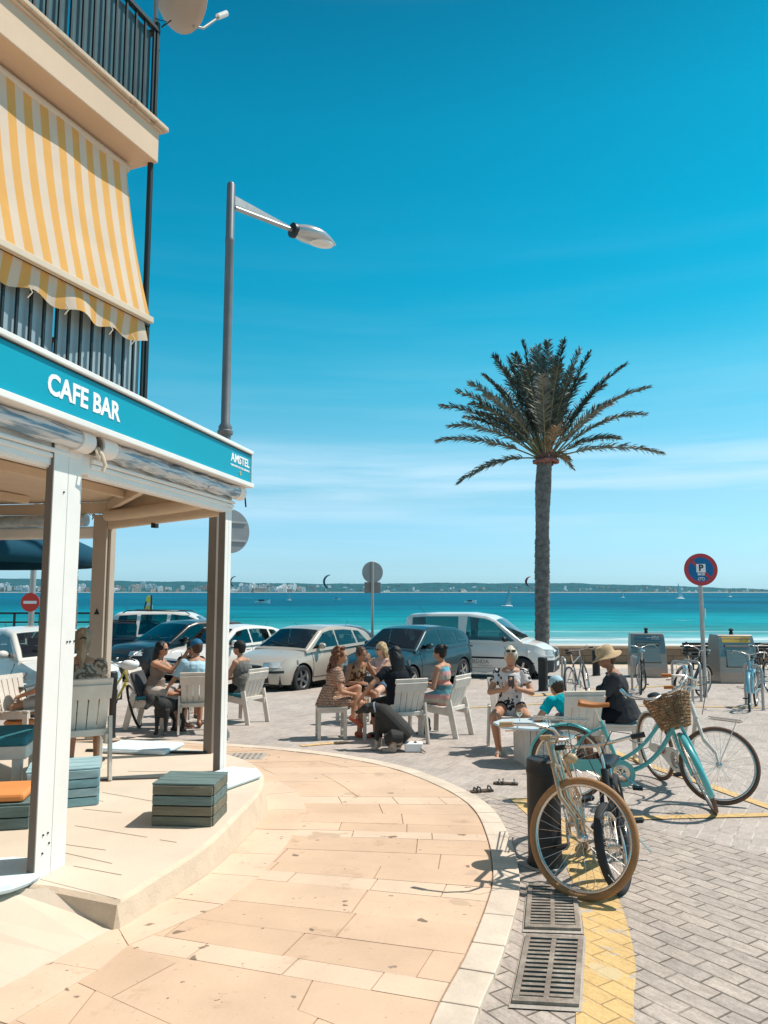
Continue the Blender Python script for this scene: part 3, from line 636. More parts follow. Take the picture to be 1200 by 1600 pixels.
# sea-side beams with rolled blinds
def roller(a,b_,name,z,r=.085,box=True,m='ceil'):
    a=Vector((a[0],a[1],z));b_=Vector((b_[0],b_[1],z)); n=12; pts=[a.lerp(b_,i/n)+Vector((0,0,-.012*math.sin(PI*i/n)+.003*random.uniform(-1,1))) for i in range(n+1)]
    o=MB().tube(pts,[r*random.uniform(.94,1.04) for _ in pts],14).build(name,M[m],Tt,smooth=50); return o
e2=Vector((p2b+.05,.05)); dirb=(bl-e2)
MB().beam((e2.x,e2.y,ROOFZ+.08),(bl.x,bl.y,ROOFZ+.08),.08,.12).build('sea_side_beam',M['ceil'],Tt,bevel=.004)
MB().beam((e2.x,e2.y,ROOFZ-.07),(bl.x,bl.y,ROOFZ-.07),.07,.20).build('blind_box',M['ceil'],Tt,bevel=.03)
roller(e2.lerp(bl,.03)+Vector((-.07,0)),e2.lerp(bl,.97)+Vector((-.07,0)),'rolled_blind',ROOFZ-.02,.065)
MB().beam((bl.x,bl.y,ROOFZ+.08),(far_l.x,far_l.y,ROOFZ+.08),.08,.12).build('sea_side_beam',M['ceil'],Tt,bevel=.004)
MB().beam((bl.x,bl.y,ROOFZ-.20),(far_l.x,far_l.y,ROOFZ-.20),.07,.14).build('blind_box',M['white'],Tt,bevel=.03)
roller(bl+Vector((-.05,.25)),far_l+Vector((-.05,0)),'rolled_blind',ROOFZ-.06,.07,m='clear')
MB().box((e2.lerp(bl,.55).x,e2.lerp(bl,.55).y,ROOFZ-.185),(.07,.05,.05)).build('small_lamp',M['black'],Tt)
# front blinds: clear plastic rolled round a tube plus its housing
def front_blind(xa,xb,zr):
    n=26; pts=[]; rr=[]
    for i in range(n+1):
        t=i/n; pts.append((xa+(xb-xa)*t,YF+.10+.006*math.sin(t*17),zr-.012*math.sin(PI*t)+.004*math.sin(t*29))); rr.append(.062+.006*math.sin(t*41+1)+.004*math.sin(t*97))
    o=MB().tube(pts,rr,18).build('clear_blind_roll',M['clearroll'],Tt,smooth=70)
    MB().tube([pts[0],(xa+.16,pts[1][1],pts[1][2])],.071,18).build('white_roll_end',M['white'],o,smooth=40); MB().tube([(xb-.12,pts[-2][1],pts[-2][2]),pts[-1]],.071,18).build('white_roll_end',M['white'],o,smooth=40)
    mb=MB(); 
    for k,z in enumerate((zr-.095,zr-.128,zr-.158,zr-.185)): mb.box(((xa+xb)/2,.02+.012*k,z),(xb-xa-.05,.07,.028))
    mb.build('blind_bottom_rail',M['white'],Tt,bevel=.008)
m=mat('clear_roll',(.52,.56,.58),.18,var=0,spec=.6); N,L,P=nodes(m); M['clearroll']=m
tc=N.new('ShaderNodeTexCoord'); mp=N.new('ShaderNodeMapping'); mp.inputs['Scale'].default_value=(1.2,6,14); n_=N.new('ShaderNodeTexNoise'); n_.inputs['Scale'].default_value=2.2; n_.inputs['Detail'].default_value=6; n_.inputs['Distortion'].default_value=.6
L.new(tc.outputs['Object'],mp.inputs[0]); L.new(mp.outputs[0],n_.inputs[0]); rp_=N.new('ShaderNodeValToRGB'); L.new(n_.outputs[0],rp_.inputs[0])
rp_.color_ramp.elements[0].position=.42; rp_.color_ramp.elements[0].color=(.12,.22,.30,1); rp_.color_ramp.elements[1].position=.56; rp_.color_ramp.elements[1].color=(.62,.62,.62,1); L.new(rp_.outputs[0],P.inputs['Base Color'])
front_blind(p1.x+.36,p2b+.17,ROOFZ+.055)
front_blind(-8.5,p1.x+.26,ROOFZ+.055)
cord=MB(); cx=p1.x+.33
cord.tube([(cx,YF+.06,ROOFZ+.03),(cx-.01,YF+.02,ROOFZ-.02),(cx+.01,YF+.01,ROOFZ-.08),(cx,YF+.02,ROOFZ-.12)],.012,6).tube([(cx-.05,YF+.05,ROOFZ+.03),(cx-.06,YF+.02,ROOFZ-.03),(cx-.02,YF+.03,ROOFZ-.06)],.008,6)
cord.build('tie_cord',M['ceil'],Tt,smooth=60)
MB().torus(.05,.012,20,6).torus(.03,.008,20,6).build('pulley',M['taupe'],Tt,loc=(cx+.02,YF+.1,ROOFZ+.05),M=Matrix.Translation((cx+.02,YF+.1,ROOFZ+.05))@Matrix.Rotation(PI/2,4,'Z'))
MB().tube([(p2b+.2,YF+.1,ROOFZ+.05),(p2b+.26,YF+.08,ROOFZ+.03),(p2b+.24,YF+.06,ROOFZ-.07)],.008,6).build('tie_cord',M['black'],Tt,smooth=60)
# floor rail
MB().beam((p4.x,p4.y+.05,DZ+.012),(p4.x-.15,p4.y+1.3,DZ+.012),.05,.02).build('floor_rail',M['darkmetal'],Tt)
# ---------------------------------------------------------------- teal parasol beyond the terrace
ps=thing('teal_parasol','dark teal parasol canopy with rounded edge hanging behind the terrace posts','parasol',(-7.05,11.3,G(11.3)+.45))
mb=MB(); pr=[(.02,2.75),(.7,2.72),(1.5,2.60),(2.15,2.42),(2.45,2.28),(2.5,2.14),(2.48,1.98)]
mb.lathe(pr,28,cap=False); pc=mb.build('canopy',mat('dark_teal_canvas',(.0,.055,.095),.85,var=.05),ps,smooth=60); sd_=pc.modifiers.new('t','SOLIDIFY'); sd_.thickness=.01
MB().tube([(0,0,0),(0,0,2.75)],.03,10).build('pole',M['grey'],ps,smooth=50)
MB().lathe([(.3,0),(.3,.08),(.06,.1)],20).build('base',M['black'],ps,smooth=40)
# ================================================================ APARTMENT BUILDING WITH BALCONIES
bd=Vector((.395,1)).normalized(); bn=Vector((bd.y,-bd.x)); BA=Vector((-2.12,6.55)); ba=math.atan2(bd.y,bd.x)
B=thing('apartment_building','beige apartment house with two stacked balconies, striped blind and dark railings','building',(BA.x,BA.y,0),ba)
BL=9
def slab(z0,z1,name='balcony_slab'):
    MB().box((-BL/2,.75,(z0+z1)/2),(BL,1.5,z1-z0)).build(name,M['plaster'],B,bevel=.008)
    MB().box((-BL/2+.03,.72,z1+.025),(BL+.08,1.56,.05)).box((-BL/2+.015,.735,z1-.012),(BL+.03,1.53,.024)).build('balcony_coping',M['coping'],B,bevel=.015)
M['coping']=mat('worn_coping',(.56,.42,.30),.85,var=.2,scale=3,dirt=((.16,.10,.06),7,.58),bump=.4)
slab(5.60,5.93); slab(2.80,3.05); slab(8.4,8.7)
MB().box((-BL/2-.2,1.9,5.5),(BL-.4,.6,11)).build('wall',M['plaster'],B)
def railing(z0,zt,nm='railing',gm='glassrail'):
    mb=MB(); s=-.06; ofs=.05
    for k in range(68): mb.box((s-k*.125,ofs,(z0+zt)/2),(.02,.02,zt-z0))
    mb.box((-BL/2,ofs,zt+.015),(BL,.05,.035)).box((-BL/2,ofs,z0+.06),(BL,.022,.022)).box((-.015,ofs,(z0+zt)/2+.05),(.035,.035,zt-z0+.1))
    mb.box((-.015,.7,zt+.015),(.05,1.3,.035))
    for k in range(10): mb.box((-.015,.15+k*.13,(z0+zt)/2),(.02,.02,zt-z0))
    r=mb.build(nm,M['darkmetal'],B)
    g=MB()
    for k in range(9): g.box((-.55-k*1.0,ofs+.04,(z0+zt)/2+.03),(.97,.012,zt-z0-.12))
    g.build('glass_panels',M[gm],r)
M['glassdark']=mat('dark_glass_panel',(.10,.15,.165),.2,var=.3,scale=1.5,spec=.5); railing(5.98,6.93,gm='glassdark'); railing(3.10,4.02)
# posts at the balcony corner
MB().tube([(-.02,.07,4.02),(-.02,.07,5.6)],.028,8).build('awning_pole',M['darkmetal'],B,smooth=50)
MB().box((-.45,.35,6.6),(.08,.05,1.2)).build('window_frame',mat('brown_frame',(.22,.10,.06),.6),B)
# striped awning
m=bpy.data.materials.new('yellow_striped_canvas'); m.use_nodes=True; N,L,P=nodes(m)
tc=N.new('ShaderNodeTexCoord'); sp=N.new('ShaderNodeSeparateXYZ'); L.new(tc.outputs['Object'],sp.inputs[0])
a=N.new('ShaderNodeMath'); a.operation='MULTIPLY'; a.inputs[1].default_value=1/.165; L.new(sp.outputs[0],a.inputs[0])
f_=N.new('ShaderNodeMath'); f_.operation='FRACT'; L.new(a.outputs[0],f_.inputs[0])
g_=N.new('ShaderNodeMath'); g_.operation='GREATER_THAN'; g_.inputs[1].default_value=.5; L.new(f_.outputs[0],g_.inputs[0])
nz_=N.new('ShaderNodeTexNoise'); nz_.inputs['Scale'].default_value=3; nz_.inputs['Detail'].default_value=5; L.new(tc.outputs['Object'],nz_.inputs[0])
mr=N.new('ShaderNodeMapRange'); mr.inputs[3].default_value=.85; mr.inputs[4].default_value=1.12; L.new(nz_.outputs[0],mr.inputs[0])
mx=N.new('ShaderNodeMix'); mx.data_type='RGBA'; L.new(g_.outputs[0],mx.inputs[0]); mx.inputs[6].default_value=(.88,.47,.15,1); mx.inputs[7].default_value=(.82,.66,.52,1)
my=N.new('ShaderNodeMix'); my.data_type='RGBA'; my.blend_type='MULTIPLY'; my.inputs[0].default_value=1; L.new(mx.outputs[2],my.inputs[6]); L.new(mr.outputs[0],my.inputs[7]); L.new(my.outputs[2],P.inputs['Base Color'])
P.inputs['Roughness'].default_value=.9; P.inputs['Specular IOR Level'].default_value=.1
tr=N.new('ShaderNodeBsdfTranslucent'); L.new(my.outputs[2],tr.inputs[0]); ms=N.new('ShaderNodeMixShader'); ms.inputs[0].default_value=.3; L.new(P.outputs[0],ms.inputs[1]); L.new(tr.outputs[0],ms.inputs[2]); L.new(ms.outputs[0],N['Material Output'].inputs[0])
M['awning']=m
aw=thing('striped_awning','yellow and cream striped balcony awning pulled down over the railing','awning',(BA.x,BA.y,0),ba)
mb=MB(); vs=[]; nx,nz2=90,14; XE=-.16; XS=-8.6
ztop,zbot=5.52,4.04; ytop,ybot=.24,-.07
for j in range(nz2+1):
    t=j/nz2
    for i in range(nx+1):
        x=XS+(XE-XS)*i/nx
        sag=.035*math.sin(PI*t)+.006*math.sin(x*9+t*3)
        vs.append((x+(.05*t if i==nx else 0),ytop+(ybot-ytop)*t+sag,ztop+(zbot-ztop)*t))
fs=[(j*(nx+1)+i,j*(nx+1)+i+1,(j+1)*(nx+1)+i+1,(j+1)*(nx+1)+i) for j in range(nz2) for i in range(nx)]
mb.add(vs,fs); c=mb.build('canvas',M['awning'],aw,smooth=180)
MB().box(((XS+XE)/2+.02,ybot-.01,zbot-.02),(XE-XS+.06,.05,.055)).build('front_bar',M['bar'] if 'bar' in M else M['ceil'],aw,bevel=.006)
mb=MB(); vs=[]; nx=220
for j in range(7):
    t=j/6
    for i in range(nx+1):
        x=XS+(XE-XS)*i/nx
        y=ybot+.03+.035*math.sin(x*7.3+1.5*math.sin(x*2.1))*t+.02*math.sin(x*15)*t
        ln=.20+.022*math.sin(x*2*PI/.42)+.012*math.sin(x*5.1)
        vs.append((x,y,zbot-.045-ln*t))
fs=[(j*(nx+1)+i,j*(nx+1)+i+1,(j+1)*(nx+1)+i+1,(j+1)*(nx+1)+i) for j in range(6) for i in range(nx)]
mb.add(vs,fs); mb.build('valance',M['awning'],aw,smooth=180)
for x in (-.35,-.62,-1.1,-1.45,-2.2,-2.35,-3.0):
    z=zbot-.24; y=ybot-.0
    MB().tube([(x,y,z+.02),(x+.02,y-.02,z-.03),(x-.01,y-.01,z-.08)],.005,5).build('frayed_thread',M['ceil'],aw)
MB().tube([(XS,.27,5.54),(XE+.05,.27,5.54)],.045,12).build('roller',M['ceil'],aw,smooth=50)
# satellite dish
sp_=at(243,34,6.7)
ds=thing('satellite_dish','pale satellite dish seen from behind on a mast at the upper balcony','satellite dish',sp_)
MB().tube([(0,0,-.35),(0,0,1.1)],.022,10).build('mast',M['galv'],ds,smooth=50)
dish_axis=Vector((.62,.62,.48)).normalized(); q=dish_axis.to_track_quat('Z','Y').to_matrix().to_4x4()
prof=[(.001,0)]+[(.43*k/8,.11*(k/8)**2) for k in range(1,9)]
o=MB().lathe(prof,32,cap=False,M=Matrix.Translation((.10,.12,.52))@q).build('dish',mat('dish_paint',(.50,.42,.36),.5,var=.08),ds,smooth=60); s2=o.modifiers.new('t','SOLIDIFY'); s2.thickness=.008
c_=Vector((.10,.12,.52))
MB().tube([c_+q.to_3x3()@Vector((0,-.40,.08)),c_+q.to_3x3()@Vector((0,-.42,.2)),c_+q.to_3x3()@Vector((0,-.30,.48))],.014,8).build('feed_arm',M['galv'],ds,smooth=50)
MB().tube([c_+q.to_3x3()@Vector((0,-.30,.46)),c_+q.to_3x3()@Vector((0,-.26,.60))],.03,12).build('receiver',M['white'],ds,smooth=50)
MB().beam((0,0,.5),c_,.05,.09).build('bracket',M['darkmetal'],ds)
MB().tube([(-.01,0,.05),(.04,-.05,-.02),(.12,-.04,-.03),(.06,0,-.06),(.16,-.02,.0)],.006,6).tube([(0,0,-.3),(.03,0,-.32),(.05,-.02,-.31)],.014,6).build('cable',M['black'],ds)
# ================================================================ STREET LAMP with the sign on it
lb=onp(347,1160); lb=Vector((-2.28,10.5,G(10.5)))
def px_at(px,py,Y): return at(px,py,Y)
tp=px_at(361,286,10.5); bz=lb.z
X_=tp.x
lp=thing('street_lamp','tall grey street lamp with an arm reaching right over the cafe corner','street lamp',(X_,10.5,bz))
H=tp.z-bz; ck=px_at(352,672,10.5).z-bz
MB().lathe([(.16,0),(.16,.05),(.10,.15),(.085,.9),(.082,ck-.08),(.11,ck-.06),(.115,ck-.02),(.095,ck),(.10,ck+.04),(.066,ck+.1),(.064,H-.95),(.07,H-.93),(.07,H-.88),(.062,H-.86),(.06,H-.03),(.045,H),(.01,H+.015)],18).build('pole',M['grey'],lp,smooth=40)
tip=px_at(526,384,11.9)-Vector((X_,10.5,bz)); a0=px_at(367,325,10.55)-Vector((X_,10.5,bz))
ad=(Vector((tip.x,tip.y,0))).normalized()
cl=px_at(458,360,11.3)-Vector((X_,10.5,bz))
ar=MB(); ar.tube([a0,cl],.034,10); ar.build('arm',M['galv'],lp,smooth=50)
tz=px_at(367,306,10.55)-Vector((X_,10.5,bz))
n_=(cl-a0).cross(Vector((0,0,1))).normalized()*.006
vs=[]
for s_2 in (n_,-n_): vs+=[a0+s_2+Vector((0,0,.05)),tz+s_2,tz.lerp(cl,1)+Vector((0,0,.04))+s_2,cl+s_2+Vector((0,0,.02))]
MB().add(vs,[(0,1,2,3),(7,6,5,4),(0,4,5,1),(1,5,6,2),(2,6,7,3),(3,7,4,0)]).build('gusset',M['galv'],lp)
hd=(tip-cl).normalized(); qh=hd.to_track_quat('X','Z').to_matrix().to_4x4(); qh.translation=cl
MB().lathe([(.10,-.03),(.12,-.02),(.12,.03),(.10,.04)],18,M=qh@Matrix.Rotation(PI/2,4,'Y')).build('joint',M['darkmetal'],lp,smooth=40)
Lh=(tip-cl).length-.02
def head_sec(t): # half width, top, bottom
    return (.05+.11*math.sin(PI*min(1,t*1.15+.08))**.8 if t<.98 else .02)
mb=MB(); vs=[]; ns=14;nr=16
for i in range(ns+1):
    t=i/ns; hw=max(.012,.22*(math.sin(PI*(t*.80+.17))**1.0)*(1 if t<.95 else .5)); ht=max(.01,.155*math.sin(PI*(t*.72+.25)))
    for k in range(nr):
        a_=2*PI*k/nr; z=math.sin(a_); vs.append((.05+t*(Lh-.05),hw*math.cos(a_),ht*(z if z>0 else z*.55)+.0))
fs=[(i*nr+k,i*nr+(k+1)%nr,(i+1)*nr+(k+1)%nr,(i+1)*nr+k) for i in range(ns) for k in range(nr)]+[tuple(range(nr))[::-1],tuple(range(ns*nr,ns*nr+nr))]
mb.add(vs,fs,0,qh); mb.build('lamp_head',mat('lamp_housing',(.50,.52,.53),.25,metal=.5,var=.05),lp,smooth=60)
MB().ell((Lh*.62,0,-.05),(Lh*.30,.15,.055),0,qh).build('lens',mat('lamp_lens',(.75,.75,.72),.2,var=0,spec=.6),lp,smooth=60)
def disc_sign(name,label,loc,pole_h,r,face_ang,back=True,parent=None,zc=None,thick=.02):
    pass
rs=thing('round_sign_back','grey back of a round traffic sign half hidden by the corner post','road sign',px_at(359,830,10.36))
qs=Vector((.66,-.75,0)).to_track_quat('Z','Y').to_matrix().to_4x4()
MB().lathe([(.30,-.012),(.31,-.01),(.31,.012),(.30,.012)],36,M=qs).build('disc',mat('sign_back',(.26,.27,.28),.5,metal=.3,var=.08),rs,smooth=40)
for z_ in (.13,-.13): MB().box((0,z_,.022),(.5,.03,.02),0,qs).build('bracket',M['galv'],rs)
# ================================================================ road signs
sb=S(582,1045); sb=Vector((at(582,930,21).x,21,Gs(21)))
t=thing('grey_road_sign','grey backs of a round sign and a plate on a thin pole behind the cars','road sign',sb)
zt=at(582,878,21).z-sb.z; zc=at(582,894,21).z-sb.z; zpl=at(582,918,21).z-sb.z
MB().tube([(0,0,0),(0,0,zt)],.04,10).build('pole',M['galv'],t,smooth=50)
q=Vector((.3,-1,0)).to_track_quat('Z','Y').to_matrix().to_4x4()
MB().lathe([(.30,-.01),(.31,0),(.30,.012)],32,M=Matrix.Translation((.0,.06,zc))@q).build('round_disc',mat('sign_back2',(.34,.34,.33),.5,metal=.2,var=.1),t,smooth=40)
MB().box((0,0,0),(.48,.30,.015),0,Matrix.Translation((0,.06,zpl))@q).build('plate',mat('plate_back',(.27,.23,.21),.6,var=.1),t,bevel=.01)
yb=16.2; sb=Vector((at(1095,930,yb).x,yb,Gs(yb)))
t=thing('no_parking_sign','round red and blue no parking sign with a white P sticker on a pole','road sign',sb)
zc=at(1091,890,yb).z-sb.z; zt=at(1091,868,yb).z-sb.z; r=25*yb/1156/1.0
MB().tube([(0,0,0),(0,0,zt-.05)],.045,12).build('pole',M['galv'],t,smooth=50)
q=Vector((-.12,-1,0)).to_track_quat('Z','Y').to_matrix().to_4x4(); Tq=Matrix.Translation((0,-.06,zc))@q
red=mat('sign_red',(.50,.05,.06),.4,var=.08); blue=mat('sign_blue',(.0,.13,.32),.4,var=.08)
MB().lathe([(r,-.012),(r,.006)],40,M=Tq).build('red_disc',red,t,smooth=40)
MB().lathe([(r*.75,.004),(r*.75,.0095)],40,M=Tq).build('blue_field',blue,t,smooth=40)
MB().torus(r*.985,.006,40,6,0,Tq@Matrix.Rotation(PI/2,4,'X')).build('rim',M['letter'],t,smooth=60)
MB().box((0,0,.0115),(r*1.5,r*.17,.003),0,Tq@Matrix.Rotation(R(-45),4,'Z')).build('diagonal_bar',red,t)
MB().box((0,r*.08,.0145),(r*.55,r*.52,.002),0,Tq).build('white_sticker',M['letter'],t)
text_obj('P',r*.55,M['black'],t,Tq@Matrix.Translation((0,r*.08,.017)),bold=.006)
text_obj('BICIS',r*.19,M['letter'],t,Tq@Matrix.Translation((0,-r*.30,.014)),bold=.003)
mb=MB(); mb.torus(r*.08,.006,16,5,0,Tq@Matrix.Translation((-r*.12,-r*.58,.014))@Matrix.Rotation(PI/2,4,'X')).torus(r*.08,.006,16,5,0,Tq@Matrix.Translation((r*.12,-r*.58,.014))@Matrix.Rotation(PI/2,4,'X'))
mb.box((0,-r*.5,.014),(r*.24,.012,.003),0,Tq); mb.build('bicycle_symbol',M['letter'],t)
MB().ell((0,0,0),(.012,.02,.12)).build('paper_tag',M['letter'],t,loc=(.07,-.02,zc-.95))
yb=24.0; sb=Vector((at(50,940,yb).x,yb,Gs(yb)))
t=thing('no_entry_sign','red no entry sign on a thick grey post behind the white car','road sign',sb)
zc=at(50,941,yb).z-sb.z
MB().tube([(0,0,0),(0,0,7.5)],.09,12).build('post',M['galv'],t,smooth=50)
MB().lathe([(.30,-.01),(.30,.01)],32,M=Matrix.Translation((0,-.12,zc))@Matrix.Rotation(PI/2,4,'X')).build('disc',mat('entry_red',(.62,.05,.03),.4,var=.05),t,smooth=40)
MB().box((0,-.134,zc),(.42,.006,.09)).build('bar',M['letter'],t)
for dx,dz in ((-.12,-.17),(.12,-.2),(-.1,.05)): pass
# black seafront rail at the left
t=thing('seafront_railing','black horizontal metal railing behind the white car at the left edge','railing',(at(30,960,25).x,25,Gs(25)))
zr=at(20,958,25).z-Gs(25)
mb=MB().box((-1,0,zr),(7,.06,.06)).box((-1,0,zr-.30),(7,.05,.05))
for k in range(9): mb.box((-4.4+k*.85,0,zr/2),(.06,.06,zr))
mb.build('rails',M['black'],t)
# ================================================================ sea things
def kite(px,py,Y,s,label,col,rot=0):
    o=at(px,py,Y); t=thing('kite',label,'kite',o,group=None); mb=MB(); vs=[]
    for i in range(13):
        a_=R(95+i*13+rot); w_=.42*math.sin(PI*(i+.6)/13.2)
        for d in (-w_,w_): vs.append((s*(1+d*.35)*math.cos(a_),d*s*.6,s*(1+d*.35)*math.sin(a_)*1.0))
    mb.add(vs,[(2*i,2*i+2,2*i+3,2*i+1) for i in range(12)]); c=mb.build('wing',mat('kite_cloth',col,.7,var=0),t,smooth=180); c.modifiers.new('t','SOLIDIFY').thickness=s*.06
    gp=Vector((o.x+s*.4,Y,SEA+1.5))-o
    MB().tube([(0,0,-s*.5),gp],.03,4).build('lines',M['grey'],t)
kite(517,909,420,4.0,'dark crescent kite above the water left of the round sign',(.03,.10,.13))
kite(830,909,420,3.0,'small red crescent kite beside the palm trunk',(.35,.05,.06))
kite(369,909,420,3.2,'dark crescent kite just right of the corner post',(.05,.08,.1))
def ship(px,py,L_,label,cat='boat'):
    d=ray(px,py); tt=(SEA-1.6)/d.z; o=Vector((d.x*tt,d.y*tt,SEA)); k=o.y
    t=thing('motor_boat',label,cat,o); mb=MB(); h=L_*.14
    prof=[(-.5,.12,.0),(-.3,.16,0),(.1,.16,.02),(.35,.1,.06),(.5,.01,.12)]
    vs=[]
    for x,w_,dz in prof: vs+=[(x*L_,-w_*L_,h+dz*L_),(x*L_,w_*L_,h+dz*L_),(x*L_,w_*L_*.5,-.1),(x*L_,-w_*L_*.5,-.1)]
    fs=[(4*i+k2,4*i+(k2+1)%4,4*i+4+(k2+1)%4,4*i+4+k2) for i in range(4) for k2 in range(4)]+[(0,1,2,3),(19,18,17,16)]
    mb.add(vs,fs); mb.build('hull',M['letter'],t)
    MB().box((-.05*L_,0,h+L_*.06),(L_*.35,L_*.2,L_*.12)).build('cabin',M['black'],t,bevel=.02*L_)
ship(410,943,6.5,'small white motor boat left of the round sign, nearer the camera')
ship(526,937,4.5,'tiny white boat on the water just left of the round sign')
ship(735,943,5.5,'white speedboat throwing foam left of the palm trunk')
def sail(px,py,h,label,col=(.8,.8,.78),lean=.1):
    d=ray(px,py); tt=(SEA-1.6)/d.z; o=Vector((d.x*tt,d.y*tt,SEA))
    t=thing('sailing_boat',label,'sailing boat',o)
    MB().add([(0,0,h*.08),(lean*h,0,h),(h*.33,.05*h,h*.1)],[(0,1,2)]).build('sail',mat('sail_cloth',col,.8,var=0),t).modifiers.new('t','SOLIDIFY').thickness=.02*h
    MB().ell((h*.1,0,h*.03),(h*.3,h*.07,h*.05)).build('hull',M['letter'],t,smooth=60)
    MB().tube([(0,0,0),(lean*h,0,h)],.008*h,5).build('mast',M['grey'],t)
sail(1060,936,11,'white sailing boat far out left of the no parking sign',lean=.02)
sail(789,948,6.5,'leaning windsurfer with thin sail left of the palm trunk',(.5,.6,.62),.25)
sail(450,938,5,'small windsurf sail right of the corner post',(.6,.7,.72),.15)
sail(1139,933,8,'white sail just right of the no parking pole',lean=.05)
sail(972,934,6,'small far sail between the palm and the steel bins')
# kite-surf flag / windsurf sail standing by the cars
yb=27; o=Vector((at(231,950,yb).x,yb,Gs(yb)))
t=thing('windsurf_sail','upright windsurf sail with yellow flower print standing behind the parked cars','windsurf sail',o)
zb=at(228,968,yb).z-o.z; zt=at(231,930,yb).z-o.z; k=(zt-zb)/38
ol=[(-8,0),(-4,-1),(4,-1),(6,8),(7,20),(5,32),(2,38),(-2,37),(-4,28),(-7,14)]
vs=[(x*k,0,zb+(y)*k) for x,y in ol]
mb=MB(); mb.add(vs,[tuple(range(len(vs)))]); m_=mat('sail_print',(.55,.68,.70),.6,var=0); N,L,P=nodes(m_)
tc=N.new('ShaderNodeTexCoord'); vo=N.new('ShaderNodeTexVoronoi'); vo.inputs['Scale'].default_value=2.4; L.new(tc.outputs['Object'],vo.inputs[0]); rp_=N.new('ShaderNodeValToRGB'); L.new(vo.outputs['Color'],rp_.inputs[0]); rp_.color_ramp.interpolation='CONSTANT'
rp_.color_ramp.elements[0].color=(.02,.03,.03,1); rp_.color_ramp.elements[1].position=.45; rp_.color_ramp.elements[1].color=(.55,.68,.70,1); e=rp_.color_ramp.elements.new(.62); e.color=(.6,.62,.12,1); L.new(rp_.outputs[0],P.inputs['Base Color'])
mb.build('sail',m_,t).modifiers.new('t','SOLIDIFY').thickness=.02
mb=MB()
for i in range(7): a_=2*PI*i/7; mb.ell((math.cos(a_)*k*2.2,-.02,zb+18*k+math.sin(a_)*k*2.2),(k*1.5,.01,k*1.5))
mb.build('flower_print',mat('flower_yellow',(.75,.60,.10),.6,var=0),t)
MB().tube([(6.5*k,0,0),(5*k,0,zt)],.03,6).build('mast',M['black'],t)
# ================================================================ PALMS
m=mat('palm_leaf',(.058,.072,.052),.5,var=.35,scale=1.5,spec=.35); M['leaf']=m
M['leaf_highlight']=mat('palm_leaf_highlight',(.15,.165,.14),.5,var=.3,scale=2,spec=.35)  # grey highlights on the fronds put into the leaf colour
M['leafdry']=mat('palm_leaf_dry',(.30,.19,.11),.7,var=.3,scale=3)
M['rachis']=mat('palm_rachis',(.20,.19,.10),.6,var=.2)
M['bark']=mat('palm_bark',(.155,.14,.13),.95,var=.45,scale=7,bump=1,bscale=30,dirt=((.22,.19,.16),9,.55))
def frond(parent,base,tip,rng,side_up=.25,leaf=.42,mt='leaf',dens=58,name='frond',droop=.5):
    base=Vector(base); tip=Vector(tip); L=(tip-base).length
    up=Vector((0,0,1)); mid=(base+tip)/2+up*L*side_up
    pts=[];n=18
    for i in range(n+1):
        t=i/n; pts.append(base*(1-t)**2+mid*2*t*(1-t)+tip*t*t)
    mb=MB(); mb.tube(pts,[.032*(1-.85*i/n) for i in range(n+1)],5,1)
    for k in range(dens*2):
        t=.20+.80*(k//2)/dens; s=1 if k%2 else -1
        f=t*n; i=min(int(f),n-1); p=pts[i].lerp(pts[i+1],f-i); d=(pts[i+1]-pts[i]).normalized()
        sidev=d.cross(up); 
        if sidev.length<.05: sidev=Vector((1,0,0))
        sidev.normalize(); nup=sidev.cross(d).normalized()
        ll=leaf*(math.sin(PI*min(1,(t-.14)/.86*.80+.15))**.45)*rng.uniform(.85,1.12)
        fw=rng.uniform(.70,.86)+t*.15; th=rng.choice((-.1,.3,.65))+rng.uniform(-.08,.08)
        dr=d*fw+(sidev*s*math.cos(th)+nup*math.sin(th))*rng.uniform(.85,1.0); dr.normalize()
        q1=p+dr*ll*.55; q2=p+dr*ll+Vector((0,0,-droop*ll*rng.uniform(.25,.9)))
        wv=dr.cross(Vector((rng.uniform(-1,1),rng.uniform(-1,1),rng.uniform(-1,1)))).normalized()*rng.uniform(.016,.024)
        mb.add([p-wv*.5,p+wv*.5,q1+wv,q1-wv,q2],[(0,1,2,3),(3,2,4)],0)
    o=mb.build(name,[M[mt],M['rachis']],parent); return o
def palm_trunk(H,r0,r1,rng,lean=0):
    mb=MB(); vs=[]; nr=26; nz=int(H/.045)
    for j in range(nz+1):
        z=H*j/nz; t=j/nz
        r=r0+(r1-r0)*t
        if t<.06: r+=.05*(1-t/.06)
        r*=1+.10*math.exp(-((t-.88)/.06)**2)-.07*math.exp(-((t-.68)/.09)**2)
        for k in range(nr):
            a=2*PI*k/nr
            row=math.floor(z/.11); ph=(z/.11-row); kk=(k+ (row%2)*1.6)*nr/nr
            sc_=abs(math.sin(a*6.5+row*1.9))
            amp=(.030 if t<.62 else .012); rr=r+amp*(ph*1.0)*(.5+.8*sc_)+.012*noise.noise(Vector((math.cos(a)*3,math.sin(a)*3,z*4)))
            x=rr*math.cos(a)+lean*t*t+.03*math.sin(t*5); y=rr*math.sin(a); vs.append((x,y,z))
    fs=[(j*nr+k,j*nr+(k+1)%nr,(j+1)*nr+(k+1)%nr,(j+1)*nr+k) for j in range(nz) for k in range(nr)]+[tuple(range(nr))[::-1]]
    mb.add(vs,fs); return mb
PY=25.3
